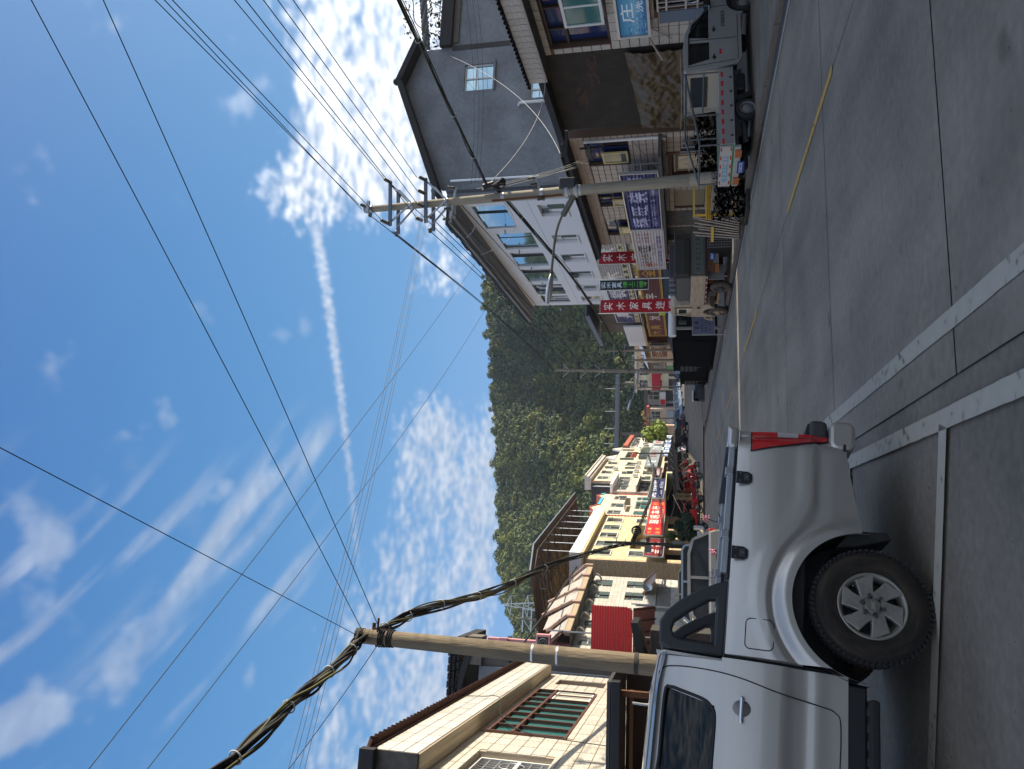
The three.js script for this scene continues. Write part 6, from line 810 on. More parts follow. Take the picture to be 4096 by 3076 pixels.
{ // small grey crew cab truck nosed in to the pavement on the right
  const t = thing('crew_cab_truck', 'small grey crew cab drop side truck nosed in by the tarpaulin wall', 'truck', [9.72, .0, -16.28], 11.8 * Math.PI / 180), S = MAT.truck, WR = .265, fx = 3.3;
  // frame: x from rear axle towards the nose, z = 0 near flank, far flank -1.45
  const cabProf = [[1.32, .42], [1.24, .88], [1.16, 1.60], [1.22, 1.645], [1.9, 1.67], [2.35, 1.635], [2.72, 1.5], [3.22, 1.06], [3.6, .98], [3.9, .80], [3.95, .45], [3.72, .4], ...Array.from({ length: 9 }, (_, i) => [fx + .37 * Math.cos(i / 8 * Math.PI), .27 + .39 * Math.sin(i / 8 * Math.PI)]), [2.85, .34], [1.5, .33]];
  const wf = [[2.16, 1.08], [3.12, 1.08], [3.02, 1.17], [2.66, 1.46], [2.33, 1.53], [2.22, 1.53]], wr2 = [[1.50, 1.07], [2.06, 1.07], [2.06, 1.53], [1.36, 1.53]];
  part('cab_shell', t, extr(cabProf, -.06, 0, [wf, wr2], .012), S); part('far_cab_shell', t, extr(cabProf, -1.45, -1.39, [wf, wr2], .012), S); part('roof', t, extr([[1.17, 1.60], [1.22, 1.65], [1.9, 1.675], [2.35, 1.64], [2.72, 1.505], [2.7, 1.46], [2.3, 1.59], [1.2, 1.58]], -1.42, -.03, [], .01), S); part('windscreen', t, sheet(1, 1, (u, v) => [mix(3.22, 2.72, v), mix(1.06, 1.5, v), mix(-1.39, -.06, u)]), MAT.dkglass); part('front', t, extr([[3.22, 1.05], [3.6, .97], [3.9, .79], [3.94, .45], [3.6, .5], [3.2, .8]], -1.4, -.05), S);
  for (const [g, n] of [[wf, 'front_window'], [wr2, 'rear_window']]) part(n, t, extr(g, -.045, -.035), MAT.cartint); part('cab_interior', t, bx(1.3, 3.2, .45, 1.05, -1.38, -.08), MAT.black); part('rear_wall', t, bx(1.2, 1.26, .6, 1.6, -1.4, -.05), S); part('rear_glass', t, bx(1.18, 1.2, 1.1, 1.5, -1.2, -.25), MAT.dkglass);
  part('weather_strip', t, [bar([1.36, 1.54, .008], [2.3, 1.54, .008], .03, .01), bar([2.3, 1.54, .008], [3.05, 1.16, .008], .03, .01)], MAT.black); const gaps = [[2.12, .45, 2.12, 1.55], [1.42, .5, 1.30, 1.55], [3.18, .55, 3.15, 1.05], [1.42, .42, 2.85, .42]]; part('door_gap', t, gaps.map(([a, b, c, d]) => bar([a, b, .0], [c, d, .0], .012, .01)), MAT.black); for (const x of [1.55, 2.42]) { const h = sub('door_handle', t); part('grip', h, new RoundedBoxGeometry(.16, .03, .04, 2, .014).translate(x, .965, .02), MAT.black); part('recess', h, new THREE.SphereGeometry(1, 14, 8).scale(.05, .05, .008).translate(x, .96, .002), MAT.darkgrey); } const mr = sub('wing_mirror', t); part('shell', mr, bx(3.05, 3.26, 1.03, 1.2, .02, .16, .04), MAT.black); part('glass', mr, bx(3.04, 3.05, 1.05, 1.18, .03, .15), MAT.mirrorglass);
  part('crease', t, bar([1.4, .87, .004], [3.85, .84, .004], .012, .012), S); part('red_mark', t, bx(1.63, 1.78, .79, .84, .003, .007), MAT.red); { const tt = canvasTex(128, 32, (g) => { g.fillStyle = '#4a4d51'; g.fillRect(0, 0, 128, 32); g.strokeStyle = '#8d9092'; hanRow(g, '金门大料', 6, 6, 20, 20, 30, 3); }); part('door_lettering', t, new THREE.PlaneGeometry(.5, .085).translate(2.75, .75, .004), new THREE.MeshStandardMaterial({ map: tt, roughness: .5 })); }
  // load bed
  const b = sub('load_bed', t); part('near_side_board', b, bx(-1.03, 1.17, .6, .87, -.02, .012, .008), S); part('side_ledge', b, bx(-1.03, 1.2, .545, .60, -.05, .02, .012), S); part('far_side_board', b, bx(-1.03, 1.17, .6, .87, -1.45, -1.42), S); part('head_board', b, bx(1.12, 1.16, .6, .88, -1.42, -.03), S); part('floor', b, bx(-1.03, 1.15, .56, .6, -1.42, -.03), MAT.green); part('sub_frame', b, bx(-1, 1.2, .47, .54, -1.3, -.1), MAT.darkgrey); for (let i = 0; i < 8; i++) part('reflector', b, bx(1.06 - i * .277, 1.06 - i * .277 - .15, .775, .825, .013, .017), MAT.red); part('hinge', b, Array.from({ length: 5 }, (_, i) => bx(.9 - i * .42, .86 - i * .42, .58, .64, .012, .03)), MAT.darkgrey);
  const gate = sub('tailgate', b); part('board', gate, bx(-1.07, -1.04, .6, .87, -1.43, -.02, .008), S); const gt = canvasTex(512, 128, (g, w, h) => { g.fillStyle = '#b8b2ab'; g.fillRect(0, 0, w, h); g.fillStyle = '#b3262a'; for (let i = 0; i < 5; i++) { g.fillRect(20 + i * 110, 4, 50, 16); g.fillRect(20 + i * 110, 108, 50, 16); } g.fillStyle = '#3f9fc4'; g.font = 'bold 84px sans-serif'; g.fillText('E33C32', 120, 94); g.strokeStyle = '#3f9fc4'; han(g, '电', 50, 30, 66, 60, 8); wear(g, w, h, 30, '#777'); }); const gp = part('painted_number', gate, new THREE.PlaneGeometry(1.36, .26), new THREE.MeshStandardMaterial({ map: gt, roughness: .5 })); gp.position.set(-1.0715, .735, -.725); gp.rotation.y = -Math.PI / 2;
  part('tail_bar', b, bx(-1.09, -1.02, .42, .56, -1.4, -.04, .01), MAT.galv); for (const z of [-.25, -1.2]) { part('tail_lamp', b, bx(-1.12, -1.09, .40, .55, z - .12, z + .12, .02), M([.42, .12, .04], .3)); } { const pt = canvasTex(128, 48, (g) => { g.fillStyle = '#1c3f8a'; g.fillRect(0, 0, 128, 48); g.fillStyle = '#dfe6f2'; g.font = 'bold 30px sans-serif'; g.fillText('E33C32', 10, 35); }); const p = part('number_plate', b, new THREE.PlaneGeometry(.42, .15), new THREE.MeshStandardMaterial({ map: pt, roughness: .4 })); p.position.set(-1.10, .40, -.72); p.rotation.y = -Math.PI / 2; }
  const rk = sub('ladder_rack', t); for (const [x, y1, z] of [[1.1, 1.68, -.03], [1.1, 1.68, -1.4], [-1, 1.33, -.03], [-1, 1.33, -1.4], [.36, 1.7, -1.4]]) part('post', rk, rod([x, .87, z], [x, y1, z], .04), MAT.rack); part('rails', rk, [rod([1.1, 1.62, -.03], [-1.0, 1.30, -.03], .05), rod([.36, 1.62, -1.4], [-1.0, 1.30, -1.4], .05), rod([1.1, 1.62, -.03], [1.1, 1.62, -1.4], .04), rod([1.1, 1.2, -.03], [1.1, 1.2, -1.4], .035), rod([-1.0, 1.31, -.03], [-1.0, 1.31, -1.4], .045), rod([1.1, 1.62, -1.4], [.36, 1.62, -1.4], .04)], MAT.rack);
  wheel(t, 0, WR, -.02, WR, .165, .18, { simple: true, steel: true }); wheel(t, fx, WR, -.02, WR, .165, .18, { simple: true, steel: true }); const fw = wheel(t, 0, WR, -1.43, WR, .165, .18, { simple: true, steel: true }); fw.rotation.y = Math.PI; const f2 = wheel(t, fx, WR, -1.43, WR, .165, .18, { simple: true, steel: true }); f2.rotation.y = Math.PI;
  part('axle', t, rod([0, WR, -1.3], [0, WR, -.1], .12), MAT.black); part('mud_flap', t, extr([[.22, .52], [.36, .5], [.48, .2], [.36, .16], [.26, .34]], -.25, -.03), MAT.black); part('fuel_tank', t, bx(.6, 1.1, .28, .48, -.45, -.08, .05), MAT.black); part('exhaust', t, rod([-.7, .3, -.3], [-.2, .34, -.3], .13), MAT.darkgrey); part('spare_wheel', t, new THREE.TorusGeometry(.19, .075, 8, 24).rotateX(1.4).translate(-.72, .3, -.9), MAT.rubber); part('bumper', t, bx(3.78, 3.98, .35, .55, -1.42, -.03, .04), S);
  for (let i = 0; i < 16; i++) void i;
}
{ // lorry seen from behind
  const t = thing('flatbed_lorry', 'old cream cab lorry with cage and lettered tailboard, facing away under the red banner', 'lorry', [8.98, 0, -26.6], Math.PI / 2 + .03), C = M([.58, .47, .36], .6, 0, { map: mottle }), fx = 2.62;
  // frame: x forward from rear axle, z outwards to the left (street) flank; left flank z = 0, right flank z = +1.6 is away from the street -> use negative for outwards
  const zz = (a, b) => [a, b];
  part('near_side_board', t, bx(-1.15, 1.75, .92, 1.42, -.03, .02, .01), C); part('board_ribs', t, [0, 1, 2].map((i) => bx(-1.12, 1.72, 1.02 + i * .14, 1.05 + i * .14, -.045, -.03)), C); part('far_side_board', t, bx(-1.15, 1.75, .92, 1.42, 1.55, 1.6), MAT.bluegrey); part('floor', t, bx(-1.15, 1.8, .86, .92, 0, 1.6), MAT.darkgrey); for (let i = 0; i < 12; i++) part('reflector', t, bx(-1.1 + i * .24, -1 + i * .24, .86, .90, -.035, -.02), i % 2 ? MAT.red : MAT.whitepaint);
  const tb = sub('tailboard', t); part('board', tb, bx(-1.2, -1.16, .94, 1.42, .02, 1.58, .01), M([.20, .215, .20], .6, 0, { map: mottle })); part('rim', tb, [bx(-1.215, -1.2, 1.37, 1.42, .0, 1.6), bx(-1.215, -1.2, .94, .99, 0, 1.6), bx(-1.216, -1.2, .94, 1.42, 0, .05), bx(-1.216, -1.2, .94, 1.42, 1.55, 1.6)], MAT.cement); const tt = canvasTex(512, 128, (g, w, h) => { g.fillStyle = '#5a5f58'; g.fillRect(0, 0, w, h); g.fillStyle = '#15181a'; g.font = '76px sans-serif'; [...'EB271R'].forEach((c, i) => g.fillText(c, 100 + i * 64, 92)); g.strokeStyle = '#1c3a6a'; han(g, '电', 34, 40, 50, 40, 6); wear(g, w, h, 40, '#333'); }); const pl = part('painted_number', tb, new THREE.PlaneGeometry(1.42, .36), new THREE.MeshStandardMaterial({ map: tt, roughness: .6 })); pl.position.set(-1.219, 1.18, .8); pl.rotation.y = -Math.PI / 2;
  const cg = sub('load_cage', t), g = []; for (let i = 0; i < 17; i++) g.push(rod([-1.15, 1.42, .1 + i * .09], [-1.35, 1.95, .1 + i * .09], .014)); for (let k = 0; k < 6; k++) { g.push(rod([-1.1 + k * .12, 1.42, 1.58], [-1.1 + k * .12, 1.95, 1.58], .014)); } g.push(rod([-1.36, 1.95, .08], [-1.36, 1.95, 1.6], .04), rod([-1.25, 1.68, .08], [-1.25, 1.68, 1.6], .03), rod([-1.36, 1.95, .08], [-.2, 2.05, .08], .035), rod([-1.36, 1.95, 1.6], [.2, 2.0, 1.6], .035)); part('bars', cg, g, MAT.darkgrey);
  const ld = sub('load', t); part('sheeted_goods', ld, bx(-.9, 1.6, 1.42, 1.95, .15, 1.5, .06), MAT.poledark); for (let i = 0; i < 8; i++) part('goods_strip', ld, bx(-.6 + i * .26, -.44 + i * .26, 1.95, 2.16, .2, 1.4, .03), i % 2 ? MAT.bluegrey : MAT.darkgrey); part('long_tray', ld, bx(-.7, 1.6, 1.44, 1.9, .1, .15), M([.06, .07, .085], .5));
  const cb = sub('cab', t); part('shell', cb, extr([[1.85, .7], [1.85, 2.0], [2.0, 2.14], [2.75, 2.14], [2.95, 2.0], [3.2, 1.3], [3.22, .7], ...Array.from({ length: 7 }, (_, i) => [fx + .42 * Math.cos(i / 6 * Math.PI), .5 + .42 * Math.sin(i / 6 * Math.PI)])], -.02, 1.6, [], .04), C); part('side_window', cb, extr([[2.05, 1.35], [2.05, 1.92], [2.75, 1.92], [3.0, 1.4]], -.045, -.02), MAT.dkglass); part('window_frame', cb, [bar([2.02, 1.33, -.035], [2.02, 1.95, -.035], .05, .02), bar([2.02, 1.95, -.035], [2.8, 1.95, -.035], .05, .02)], MAT.black); part('fuel_cap', cb, bx(2.0, 2.12, 1.05, 1.17, -.05, -.02), MAT.black); part('mirror', cb, [bx(3.0, 3.12, 1.55, 1.85, -.34, -.2, .03), rod([3.0, 1.85, 0], [3.05, 1.7, -.25], .02)], MAT.darkgrey); part('bumper', cb, [bar([3.25, .85, -.04], [3.5, .55, -.04], .07), bar([3.25, .6, -.04], [3.5, .55, -.04], .06), bx(3.2, 3.4, .5, .7, 0, 1.6)], C);
  for (const [x, s] of [[0, 0], [fx, 0], [0, 1.4], [fx, 1.4]]) { const w = sub('wheel', t, [x, .38, .02 + s]); part('tyre', w, new THREE.TorusGeometry(.285, .095, 12, 30), M([.09, .07, .055], .95)); part('rim', w, [new THREE.CylinderGeometry(.2, .2, .08, 24).rotateX(Math.PI / 2), new THREE.SphereGeometry(.1, 12, 8).translate(0, 0, -.06)], x ? M([.4, .3, .2], .7) : MAT.darkgrey); }
  part('chassis', t, [bx(-1.1, 3.0, .62, .84, .4, .52), bx(-1.1, 3.0, .62, .84, 1.1, 1.22), bx(-1.15, -1.05, .55, .85, .2, 1.4), rod([0, .38, .1], [0, .38, 1.5], .16)], MAT.rust); part('cross_tube', t, bx(.6, 1.75, .4, .47, .0, .08), M([.35, .2, .1], .8)); part('battery_box', t, bx(.7, 1.2, .5, .8, .1, .4, .03), MAT.darkgrey); part('mud_flap', t, bx(-.75, -.7, .3, .85, .02, .55), MAT.midgrey);
  part('rear_light', t, [bx(-1.22, -1.17, .5, .62, .1, .4), bx(-1.22, -1.17, .5, .62, 1.2, 1.5)], M([.3, .12, .04], .5)); { const pt = canvasTex(128, 48, (g) => { g.fillStyle = '#24509a'; g.fillRect(0, 0, 128, 48); g.fillStyle = '#e6ecf6'; g.font = 'bold 30px sans-serif'; g.fillText('EB271R', 8, 35); }); const p = part('number_plate', t, new THREE.PlaneGeometry(.4, .16), new THREE.MeshStandardMaterial({ map: pt })); p.position.set(-1.2, .72, .75); p.rotation.y = -Math.PI / 2; part('hitch_plate', t, bx(-1.18, -1.14, .5, .68, .45, 1.05), MAT.midgrey); }
}
// ---------------------------------------------------------------- poles, crossarms, lamps and wires
function insulator(parent, p, dir, L = .3, r = .055) {   // ribbed porcelain string
  const A = new THREE.Vector3(...p), d = new THREE.Vector3(...dir).normalize(), pts = [[0, 0], [r * .4, 0]];
  for (let i = 0; i < 5; i++) { const y = L * (i + .2) / 5; pts.push([r * .5, y], [r, y + L * .05], [r * .5, y + L * .13]); } pts.push([0, L]);
  const g = new THREE.LatheGeometry(pts.map(([a, b]) => new THREE.Vector2(a, b)), 14); g.applyQuaternion(new THREE.Quaternion().setFromUnitVectors(new THREE.Vector3(0, 1, 0), d)); g.translate(A.x, A.y, A.z); return part('insulator', parent, g, MAT.porcelain);
}
const POLES = {};
{ // tall utility pole on the right
  const B = [9.66, 0, -19.5], TOP = [9.25, 10.75, -19.5], at = (y) => [mix(B[0], TOP[0], y / 10.75), y, -19.5];
  const t = thing('utility_pole', 'tall weathered concrete utility pole with crossarms behind the small truck', 'utility pole', [0, 0, 0]);
  part('shaft', t, rod(B, TOP, .35, .19), MAT.pole); part('paper_band', t, rod(at(.95), at(1.5), .348, .345), MAT.white); part('rust_streak', t, sheet(4, 20, (u, v) => { const p = at(mix(4.9, 6.9, v)), R = mix(.146, .137, v), a = mix(2.4, 2.9, u) + .1 * nz(v * 9, 2); return [p[0] + R * Math.cos(a) , p[1], p[2] + R * Math.sin(a)]; }), MAT.rust);
  for (const y of [9.3, 8.25, 6.6, 5.5, 4.75, 4.45]) part('clamp', t, rod(at(y - .05), at(y + .05), mix(.37, .21, y / 10.7), mix(.37, .21, y / 10.7)), MAT.galv);
  const arm = (y, x0, x1, yl, yr) => { const a = sub('crossarm', t); part('channel', a, bar([x0, yl, -19.3], [x1, yr, -19.3], .09, .07), MAT.bluegrey); part('channel', a, bar([x0 - .08, yl - .1, -19.7], [x1 - .08, yr - .1, -19.7], .09, .07), MAT.bluegrey); const c = at(y - .6); for (const x of [x0 + .1, x1 - .1]) { part('brace', a, bar([x, (yl + yr) / 2, -19.34], [c[0], c[1], -19.36], .05, .03), MAT.galv); part('brace', a, bar([x, (yl + yr) / 2 - .1, -19.68], [c[0], c[1], -19.64], .05, .03), MAT.galv); } return a; };
  const a1 = arm(9.85, 8.62, 9.98, 9.83, 9.93), a2 = arm(8.8, 8.66, 10.02, 8.76, 8.86);
  for (const x of [8.68, 9.93]) { insulator(a1, [x, 9.88, -19.28], [0, .45, 1]); insulator(a1, [x - .06, 9.8, -19.72], [0, .35, -1]); } for (const x of [8.72, 9.15, 9.55, 9.96]) { insulator(a2, [x, 8.86, -19.28], [0, .55, 1], .24); insulator(a2, [x - .06, 8.76, -19.72], [0, .4, -1], .24); }
  const a3 = sub('service_bracket', t); part('channel', a3, bar([8.75, 8.12, -19.5], [9.78, 8.0, -19.5], .07, .05), MAT.galv); for (const [x, y] of [[9.76, 8.02], [9.12, 8.1], [8.8, 8.12]]) insulator(a3, [x, y, -19.46], [0, 1, .2], .2, .05);
  const tp = sub('top_bracket', t); part('collar', tp, [rod(at(10.5), at(10.58), .23, .23), rod(at(10.62), at(10.7), .23, .23), bx(9.1, 9.42, 10.52, 10.6, -19.35, -19.27)], MAT.galv); insulator(tp, [9.27, 10.62, -19.4], [0, .5, 1], .26); insulator(tp, [9.2, 10.6, -19.6], [0, .5, -1], .26);
  const a4 = sub('low_bracket', t); part('channel', a4, bar([9.25, 5.42, -19.5], [9.95, 5.72, -19.5], .07, .05), MAT.galv); for (const [x, y] of [[9.92, 5.72], [9.74, 5.64], [9.28, 5.42]]) insulator(a4, [x, y, -19.46], [-.2, 1, .2], .2, .055);
  part('junction_box', t, bx(9.5, 9.8, 4.55, 5.0, -19.55, -19.3, .03), MAT.darkgrey);
  const sp = thing('cable_splice', 'coiled black cable splice hanging on the tall right utility pole', 'cable coil', [0, 0, 0]); for (let i = 0; i < 6; i++) part('coil', sp, new THREE.TorusGeometry(.2 - i * .012, .022, 7, 28).rotateY(1.2 + i * .14).rotateZ(i * .2).translate(9.74 + i * .01, 6.75 - i * .02, -19.42), MAT.cable); part('closure', sp, rod([9.68, 7.15, -19.35], [9.76, 6.85, -19.35], .16), MAT.black);
  POLES.R = { at };
  MAT.armgrey = M([.16, .155, .125], .8, 0, { map: mottle });
  // its street lamp arm reaches over the street
  const l = thing('street_lamp', 'weathered street lamp on a long arm from the tall right pole', 'street lamp', [0, 0, 0]); part('arm_root', l, bar([9.4, 4.55, -19.45], [8.95, 4.95, -19.9], .13, .10), MAT.armgrey); part('arm', l, tube([[9.4, 4.6, -19.45], [8.7, 5.15, -20.2], [7.55, 5.37, -20.7]], .034, 24, 8), MAT.armgrey); part('clamp', l, [rod(at(4.5), at(4.6), .38), rod(at(4.75), at(4.85), .38)], MAT.galv);
  part('lamp_head', l, (() => { const g = new THREE.SphereGeometry(1, 24, 14); g.scale(.50, .085, .16); g.rotateZ(-.12); g.translate(7.12, 5.42, -20.75); return g; })(), MAT.alu); part('lens', l, (() => { const g = new THREE.SphereGeometry(1, 20, 12); g.scale(.30, .05, .125); g.rotateZ(-.12); g.translate(7.02, 5.375, -20.75); return g; })(), MAT.lampclear); part('neck', l, rod([7.6, 5.37, -20.7], [7.42, 5.4, -20.73], .1), MAT.darkgrey);
}
{ // shorter pole on the left, with the cable bundle tied to its top
  const t = thing('utility_pole', 'stubby concrete utility pole with thick cable bundle behind the pickup', 'utility pole', [0, 0, 0]); const at = (y) => [mix(-1.75, -1.60, y / 6.7), y, -12];
  part('shaft', t, rod(at(0), at(6.7), .34, .235), M([.27, .21, .14], .9, 0, { map: mottle, bumpMap: bumpA, bumpScale: .015 })); part('cap', t, rod(at(6.62), at(6.74), .25), MAT.poledark); for (const y of [3.88, 3.5]) part('strap', t, rod(at(y - .015), at(y + .015), mix(.345, .245, y / 6.7), mix(.343, .243, y / 6.7)), MAT.alu); part('tie_wire', t, Array.from({ length: 6 }, (_, i) => new THREE.TorusGeometry(.127 + i * .002, .012, 6, 24).rotateX(Math.PI / 2 + .1 * (i % 3 - 1)).translate(-1.61, 6.12 + i * .045, -12)), MAT.cable); part('hook_iron', t, [rod([-1.75, 6.4, -12], [-1.3, 6.35, -11.9], .035), rod([-1.6, 6.5, -12.1], [-1.4, 6.5, -12.1], .06)], MAT.rust); part('moss_stain', t, rod(at(2.3), at(2.36), .32), MAT.poledark);
}
{ // dark pole in front of the yellow building
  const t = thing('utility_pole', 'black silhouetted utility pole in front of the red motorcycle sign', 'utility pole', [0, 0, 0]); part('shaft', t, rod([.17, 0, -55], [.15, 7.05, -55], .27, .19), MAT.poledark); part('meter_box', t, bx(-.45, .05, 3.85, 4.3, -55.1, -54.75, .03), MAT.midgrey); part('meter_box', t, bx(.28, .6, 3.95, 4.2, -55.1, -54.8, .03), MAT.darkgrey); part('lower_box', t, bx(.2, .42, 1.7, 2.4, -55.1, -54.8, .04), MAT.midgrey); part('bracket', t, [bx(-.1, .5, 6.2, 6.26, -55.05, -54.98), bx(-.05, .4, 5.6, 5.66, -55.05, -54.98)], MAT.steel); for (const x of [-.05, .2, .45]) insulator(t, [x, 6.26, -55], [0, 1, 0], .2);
  const c = thing('cable_coil', 'coiled spare cable hung by the black pole before the yellow building', 'cable coil', [0, 0, 0]); for (let i = 0; i < 4; i++) part('coil', c, new THREE.TorusGeometry(.32 - .03 * i, .03, 7, 24).rotateY(.4 * i).translate(1.0 + i * .05, 4.85, -54.6), MAT.cable);
}
{ // second tall pole on the right, with lamp
  const t = thing('utility_pole', 'second concrete utility pole standing behind the black roadside stall', 'utility pole', [0, 0, 0]); const at = (y) => [mix(12.75, 12.92, y / 11.4), y, -57]; part('shaft', t, rod(at(0), at(11.4), .36, .2), MAT.pole);
  for (const [y, w] of [[10.8, .62], [9.47, .7], [8.37, .64]]) { const a = sub('crossarm', t), c = at(y); part('channel', a, bx(c[0] - w, c[0] + w, y - .05, y + .05, -57.16, -57.06), MAT.darkgrey); for (const s of [-1, 1]) { part('brace', a, bar([c[0] + s * w * .9, y, -57.1], [c[0], y - .65, -57.1], .05), MAT.galv); insulator(a, [c[0] + s * w * .95, y + .05, -57.1], [0, .6, 1], .3, .07); insulator(a, [c[0] + s * w * .5, y + .05, -57.1], [0, .6, -1], .3, .07); } } for (const y of [5.1, 4.85, 7.6]) part('clamp', t, rod(at(y - .06), at(y + .06), .31), MAT.galv); part('base_paper', t, rod(at(1.9), at(2.4), .37, .365), MAT.carblue);
  const l = thing('street_lamp', 'far street lamp on a thin arm from the second right pole', 'street lamp', [0, 0, 0]); part('arm', l, rod([12.7, 4.95, -57], [10.75, 5.4, -57.2], .1, .07), MAT.steel); part('lamp_head', l, (() => { const g = new THREE.SphereGeometry(1, 18, 12); g.scale(.48, .12, .2); g.rotateZ(-.3); g.translate(10.3, 5.6, -57.2); return g; })(), MAT.alu);
  for (const [x, x2, y, lab, z] of [[17.75, 17.7, 8.7, 'slim white topped utility pole beyond the maroon signs, right one of two', -70], [16.85, 16.9, 7.0, 'slim utility pole beyond the maroon signs, left one of two', -70.4]]) { const p = thing('utility_pole', lab, 'utility pole', [0, 0, 0]); part('shaft', p, rod([x, 0, z], [x2, y, z], .3, .18), MAT.pole); for (const yy of [y - .7, y - 1.7]) { part('crossarm', p, bx(x - .55, x + .55, yy, yy + .08, z - .05, z + .05), MAT.galv); for (const s of [-.5, -.2, .2, .5]) insulator(p, [x + s, yy + .08, z], [0, 1, 0], .2); } }
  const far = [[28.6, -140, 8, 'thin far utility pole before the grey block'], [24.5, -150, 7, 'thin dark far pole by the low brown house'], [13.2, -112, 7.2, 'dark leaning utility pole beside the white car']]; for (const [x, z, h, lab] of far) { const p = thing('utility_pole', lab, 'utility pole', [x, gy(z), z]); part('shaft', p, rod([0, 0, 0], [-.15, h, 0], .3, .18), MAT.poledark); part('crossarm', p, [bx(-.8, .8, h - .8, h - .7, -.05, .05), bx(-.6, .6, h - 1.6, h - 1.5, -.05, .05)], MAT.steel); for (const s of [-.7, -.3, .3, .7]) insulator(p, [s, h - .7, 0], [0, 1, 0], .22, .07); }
}
// wires: from, to, sag, radius, label
function wire(a, b, sag, r, label, mat = MAT.cable, group = null, name = 'overhead_wire') {
  const n = 36, pts = []; for (let i = 0; i <= n; i++) { const t = i / n; pts.push([mix(a[0], b[0], t), mix(a[1], b[1], t) - sag * 4 * t * (1 - t), mix(a[2], b[2], t)]); }
  return single(name, label, 'wire', tube(pts, r, n * 2, 5), mat, group);
}
{
  const G = 'high voltage wires leaving the right pole over the camera', H = 'high voltage wires from the right pole to the second pole', L = 'one of the parallel black wires running overhead from the crossarms of the tall right pole', L2 = 'one of the parallel black wires running from the tall right pole to the second pole';
  const near = [[9.28, 10.8, -19.2, 9.28, 11.75], [9.18, 10.75, -19.3, 9.2, 10.6], [9.93, 10.0, -19.1, 9.95, 10.52], [8.75, 8.98, -19.1, 8.8, 8.56], [9.15, 8.98, -19.1, 9.18, 8.6], [9.56, 9.02, -19.1, 9.6, 8.71], [9.96, 9.05, -19.1, 9.98, 8.57]]; const near_names = ['highest black wire from the right pole top out over the camera', 'second highest black wire from the right pole top out over the camera', 'overhead black wire from the upper crossarm right end of the right pole', 'overhead black wire from the lower crossarm left end of the right pole', 'overhead black wire from the lower crossarm left inner insulator of the right pole', 'overhead black wire from the lower crossarm right inner insulator of the right pole', 'overhead black wire from the lower crossarm right end of the right pole'];
  near.forEach(([x, y, z, x2, y2], i) => wire([x, y, z], [x2, y2, 25.5], 0, .010, near_names[i], MAT.cable, G)); wire([8.7, 10.0, -19.1], [8.75, 10.55, 25.5], 0, .010, 'overhead black wire from the upper crossarm left end of the right pole', MAT.cable, G);
  [[8.66, 9.95, 12.28, 10.9], [8.62, 9.88, 12.4, 10.85], [9.9, 9.9, 13.5, 10.9], [9.2, 10.7, 12.9, 11.4], [8.68, 8.86, 12.2, 9.6], [9.1, 8.86, 12.6, 9.55], [9.5, 8.86, 13.2, 9.55], [9.9, 8.86, 13.55, 9.6], [8.8, 8.3, 12.2, 8.5], [9.7, 8.2, 13.4, 8.5]].forEach(([x, y, x2, y2], i) => wire([x, y, -19.8], [x2, y2, -57], .35, .013, 'right to second pole wire, ' + ['upper arm left end, outer insulator', 'upper arm left end, inner insulator', 'upper arm right end', 'pole top bracket', 'lower arm left end', 'lower arm left inner insulator', 'lower arm right inner insulator', 'lower arm right end', 'service bracket left end', 'service bracket right end'][i], MAT.cable, H));
  [[12.3, 9.6, 16.5, 7.4, -70], [13.4, 9.6, 17.6, 8.1, -70], [12.2, 8.5, 17, 6.8, -70.3], [13.4, 8.5, 17.9, 7.0, -70]].forEach(([x, y, x2, y2, z2], i) => wire([x, y, -57], [x2, y2, z2], .2, .02, 'slack wire from second pole to slim poles, ' + ['middle arm to left slim pole', 'middle arm to right slim pole', 'lowest arm to left slim pole', 'lowest arm to right slim pole'][i], MAT.cable, 'wires around the far poles')); [[12.4, 10.8, 28.2, 8.6], [13.3, 10.8, 29, 8.6], [12.9, 6, 24.5, 7.4]].forEach(([x, y, x2, y2], i) => wire([x, y, -57], [x2, y2, -142], 1, .022, 'long wire from second pole to far end poles, ' + ['top arm left', 'top arm right', 'lowest, from the lamp clamp'][i], MAT.cable, 'long wires up the street'));
  // bundle on the left: many strands lashed together
  const bundle = (name, label, pts, R, n, seg) => { const t = thing(name, label, 'cable', [0, 0, 0]); const c = new THREE.CatmullRomCurve3(pts.map((p) => new THREE.Vector3(...p))); const fr = c.computeFrenetFrames(seg); const P = c.getPoints(seg); for (let k = 0; k < n; k++) { const q = [], a0 = k * 2.4, rr = R * Math.sqrt((k + .3) / n), w = rnd(1.5, 4), ph = rnd(0, 6); P.forEach((p, i) => { const a = a0 + i * .13 * (k % 2 ? 1 : .7), r2 = rr * (1 + .35 * Math.sin(i / seg * 9 * w + ph)); const v = p.clone().addScaledVector(fr.normals[i], r2 * Math.cos(a)).addScaledVector(fr.binormals[i], r2 * Math.sin(a)); q.push([v.x, v.y - (k === n - 1 ? .04 * Math.abs(Math.sin(i * .22)) : 0), v.z]); }); part('strand', t, tube(q, R * rnd(.16, .30), seg * 2, 6), k % 4 === 3 ? MAT.strand : MAT.cable); } for (let i = 6; i < seg; i += 11) part('cable_tie', t, new THREE.TorusGeometry(R * 1.1, .010, 5, 16).applyQuaternion(new THREE.Quaternion().setFromUnitVectors(new THREE.Vector3(0, 0, 1), fr.tangents[i])).translate(P[i].x, P[i].y, P[i].z), MAT.cablepale); return t; };
  MAT.strand = M([.10, .095, .04], .7);
  bundle('cable_bundle', 'thick lashed cable bundle rising to the left pole top from the bottom left edge', [[-3.2, 6.85, -6.2], [-2.53, 6.45, -8], [-2.09, 6.42, -9.5], [-1.79, 6.48, -11], [-1.6, 6.6, -11.9]], .075, 12, 60);
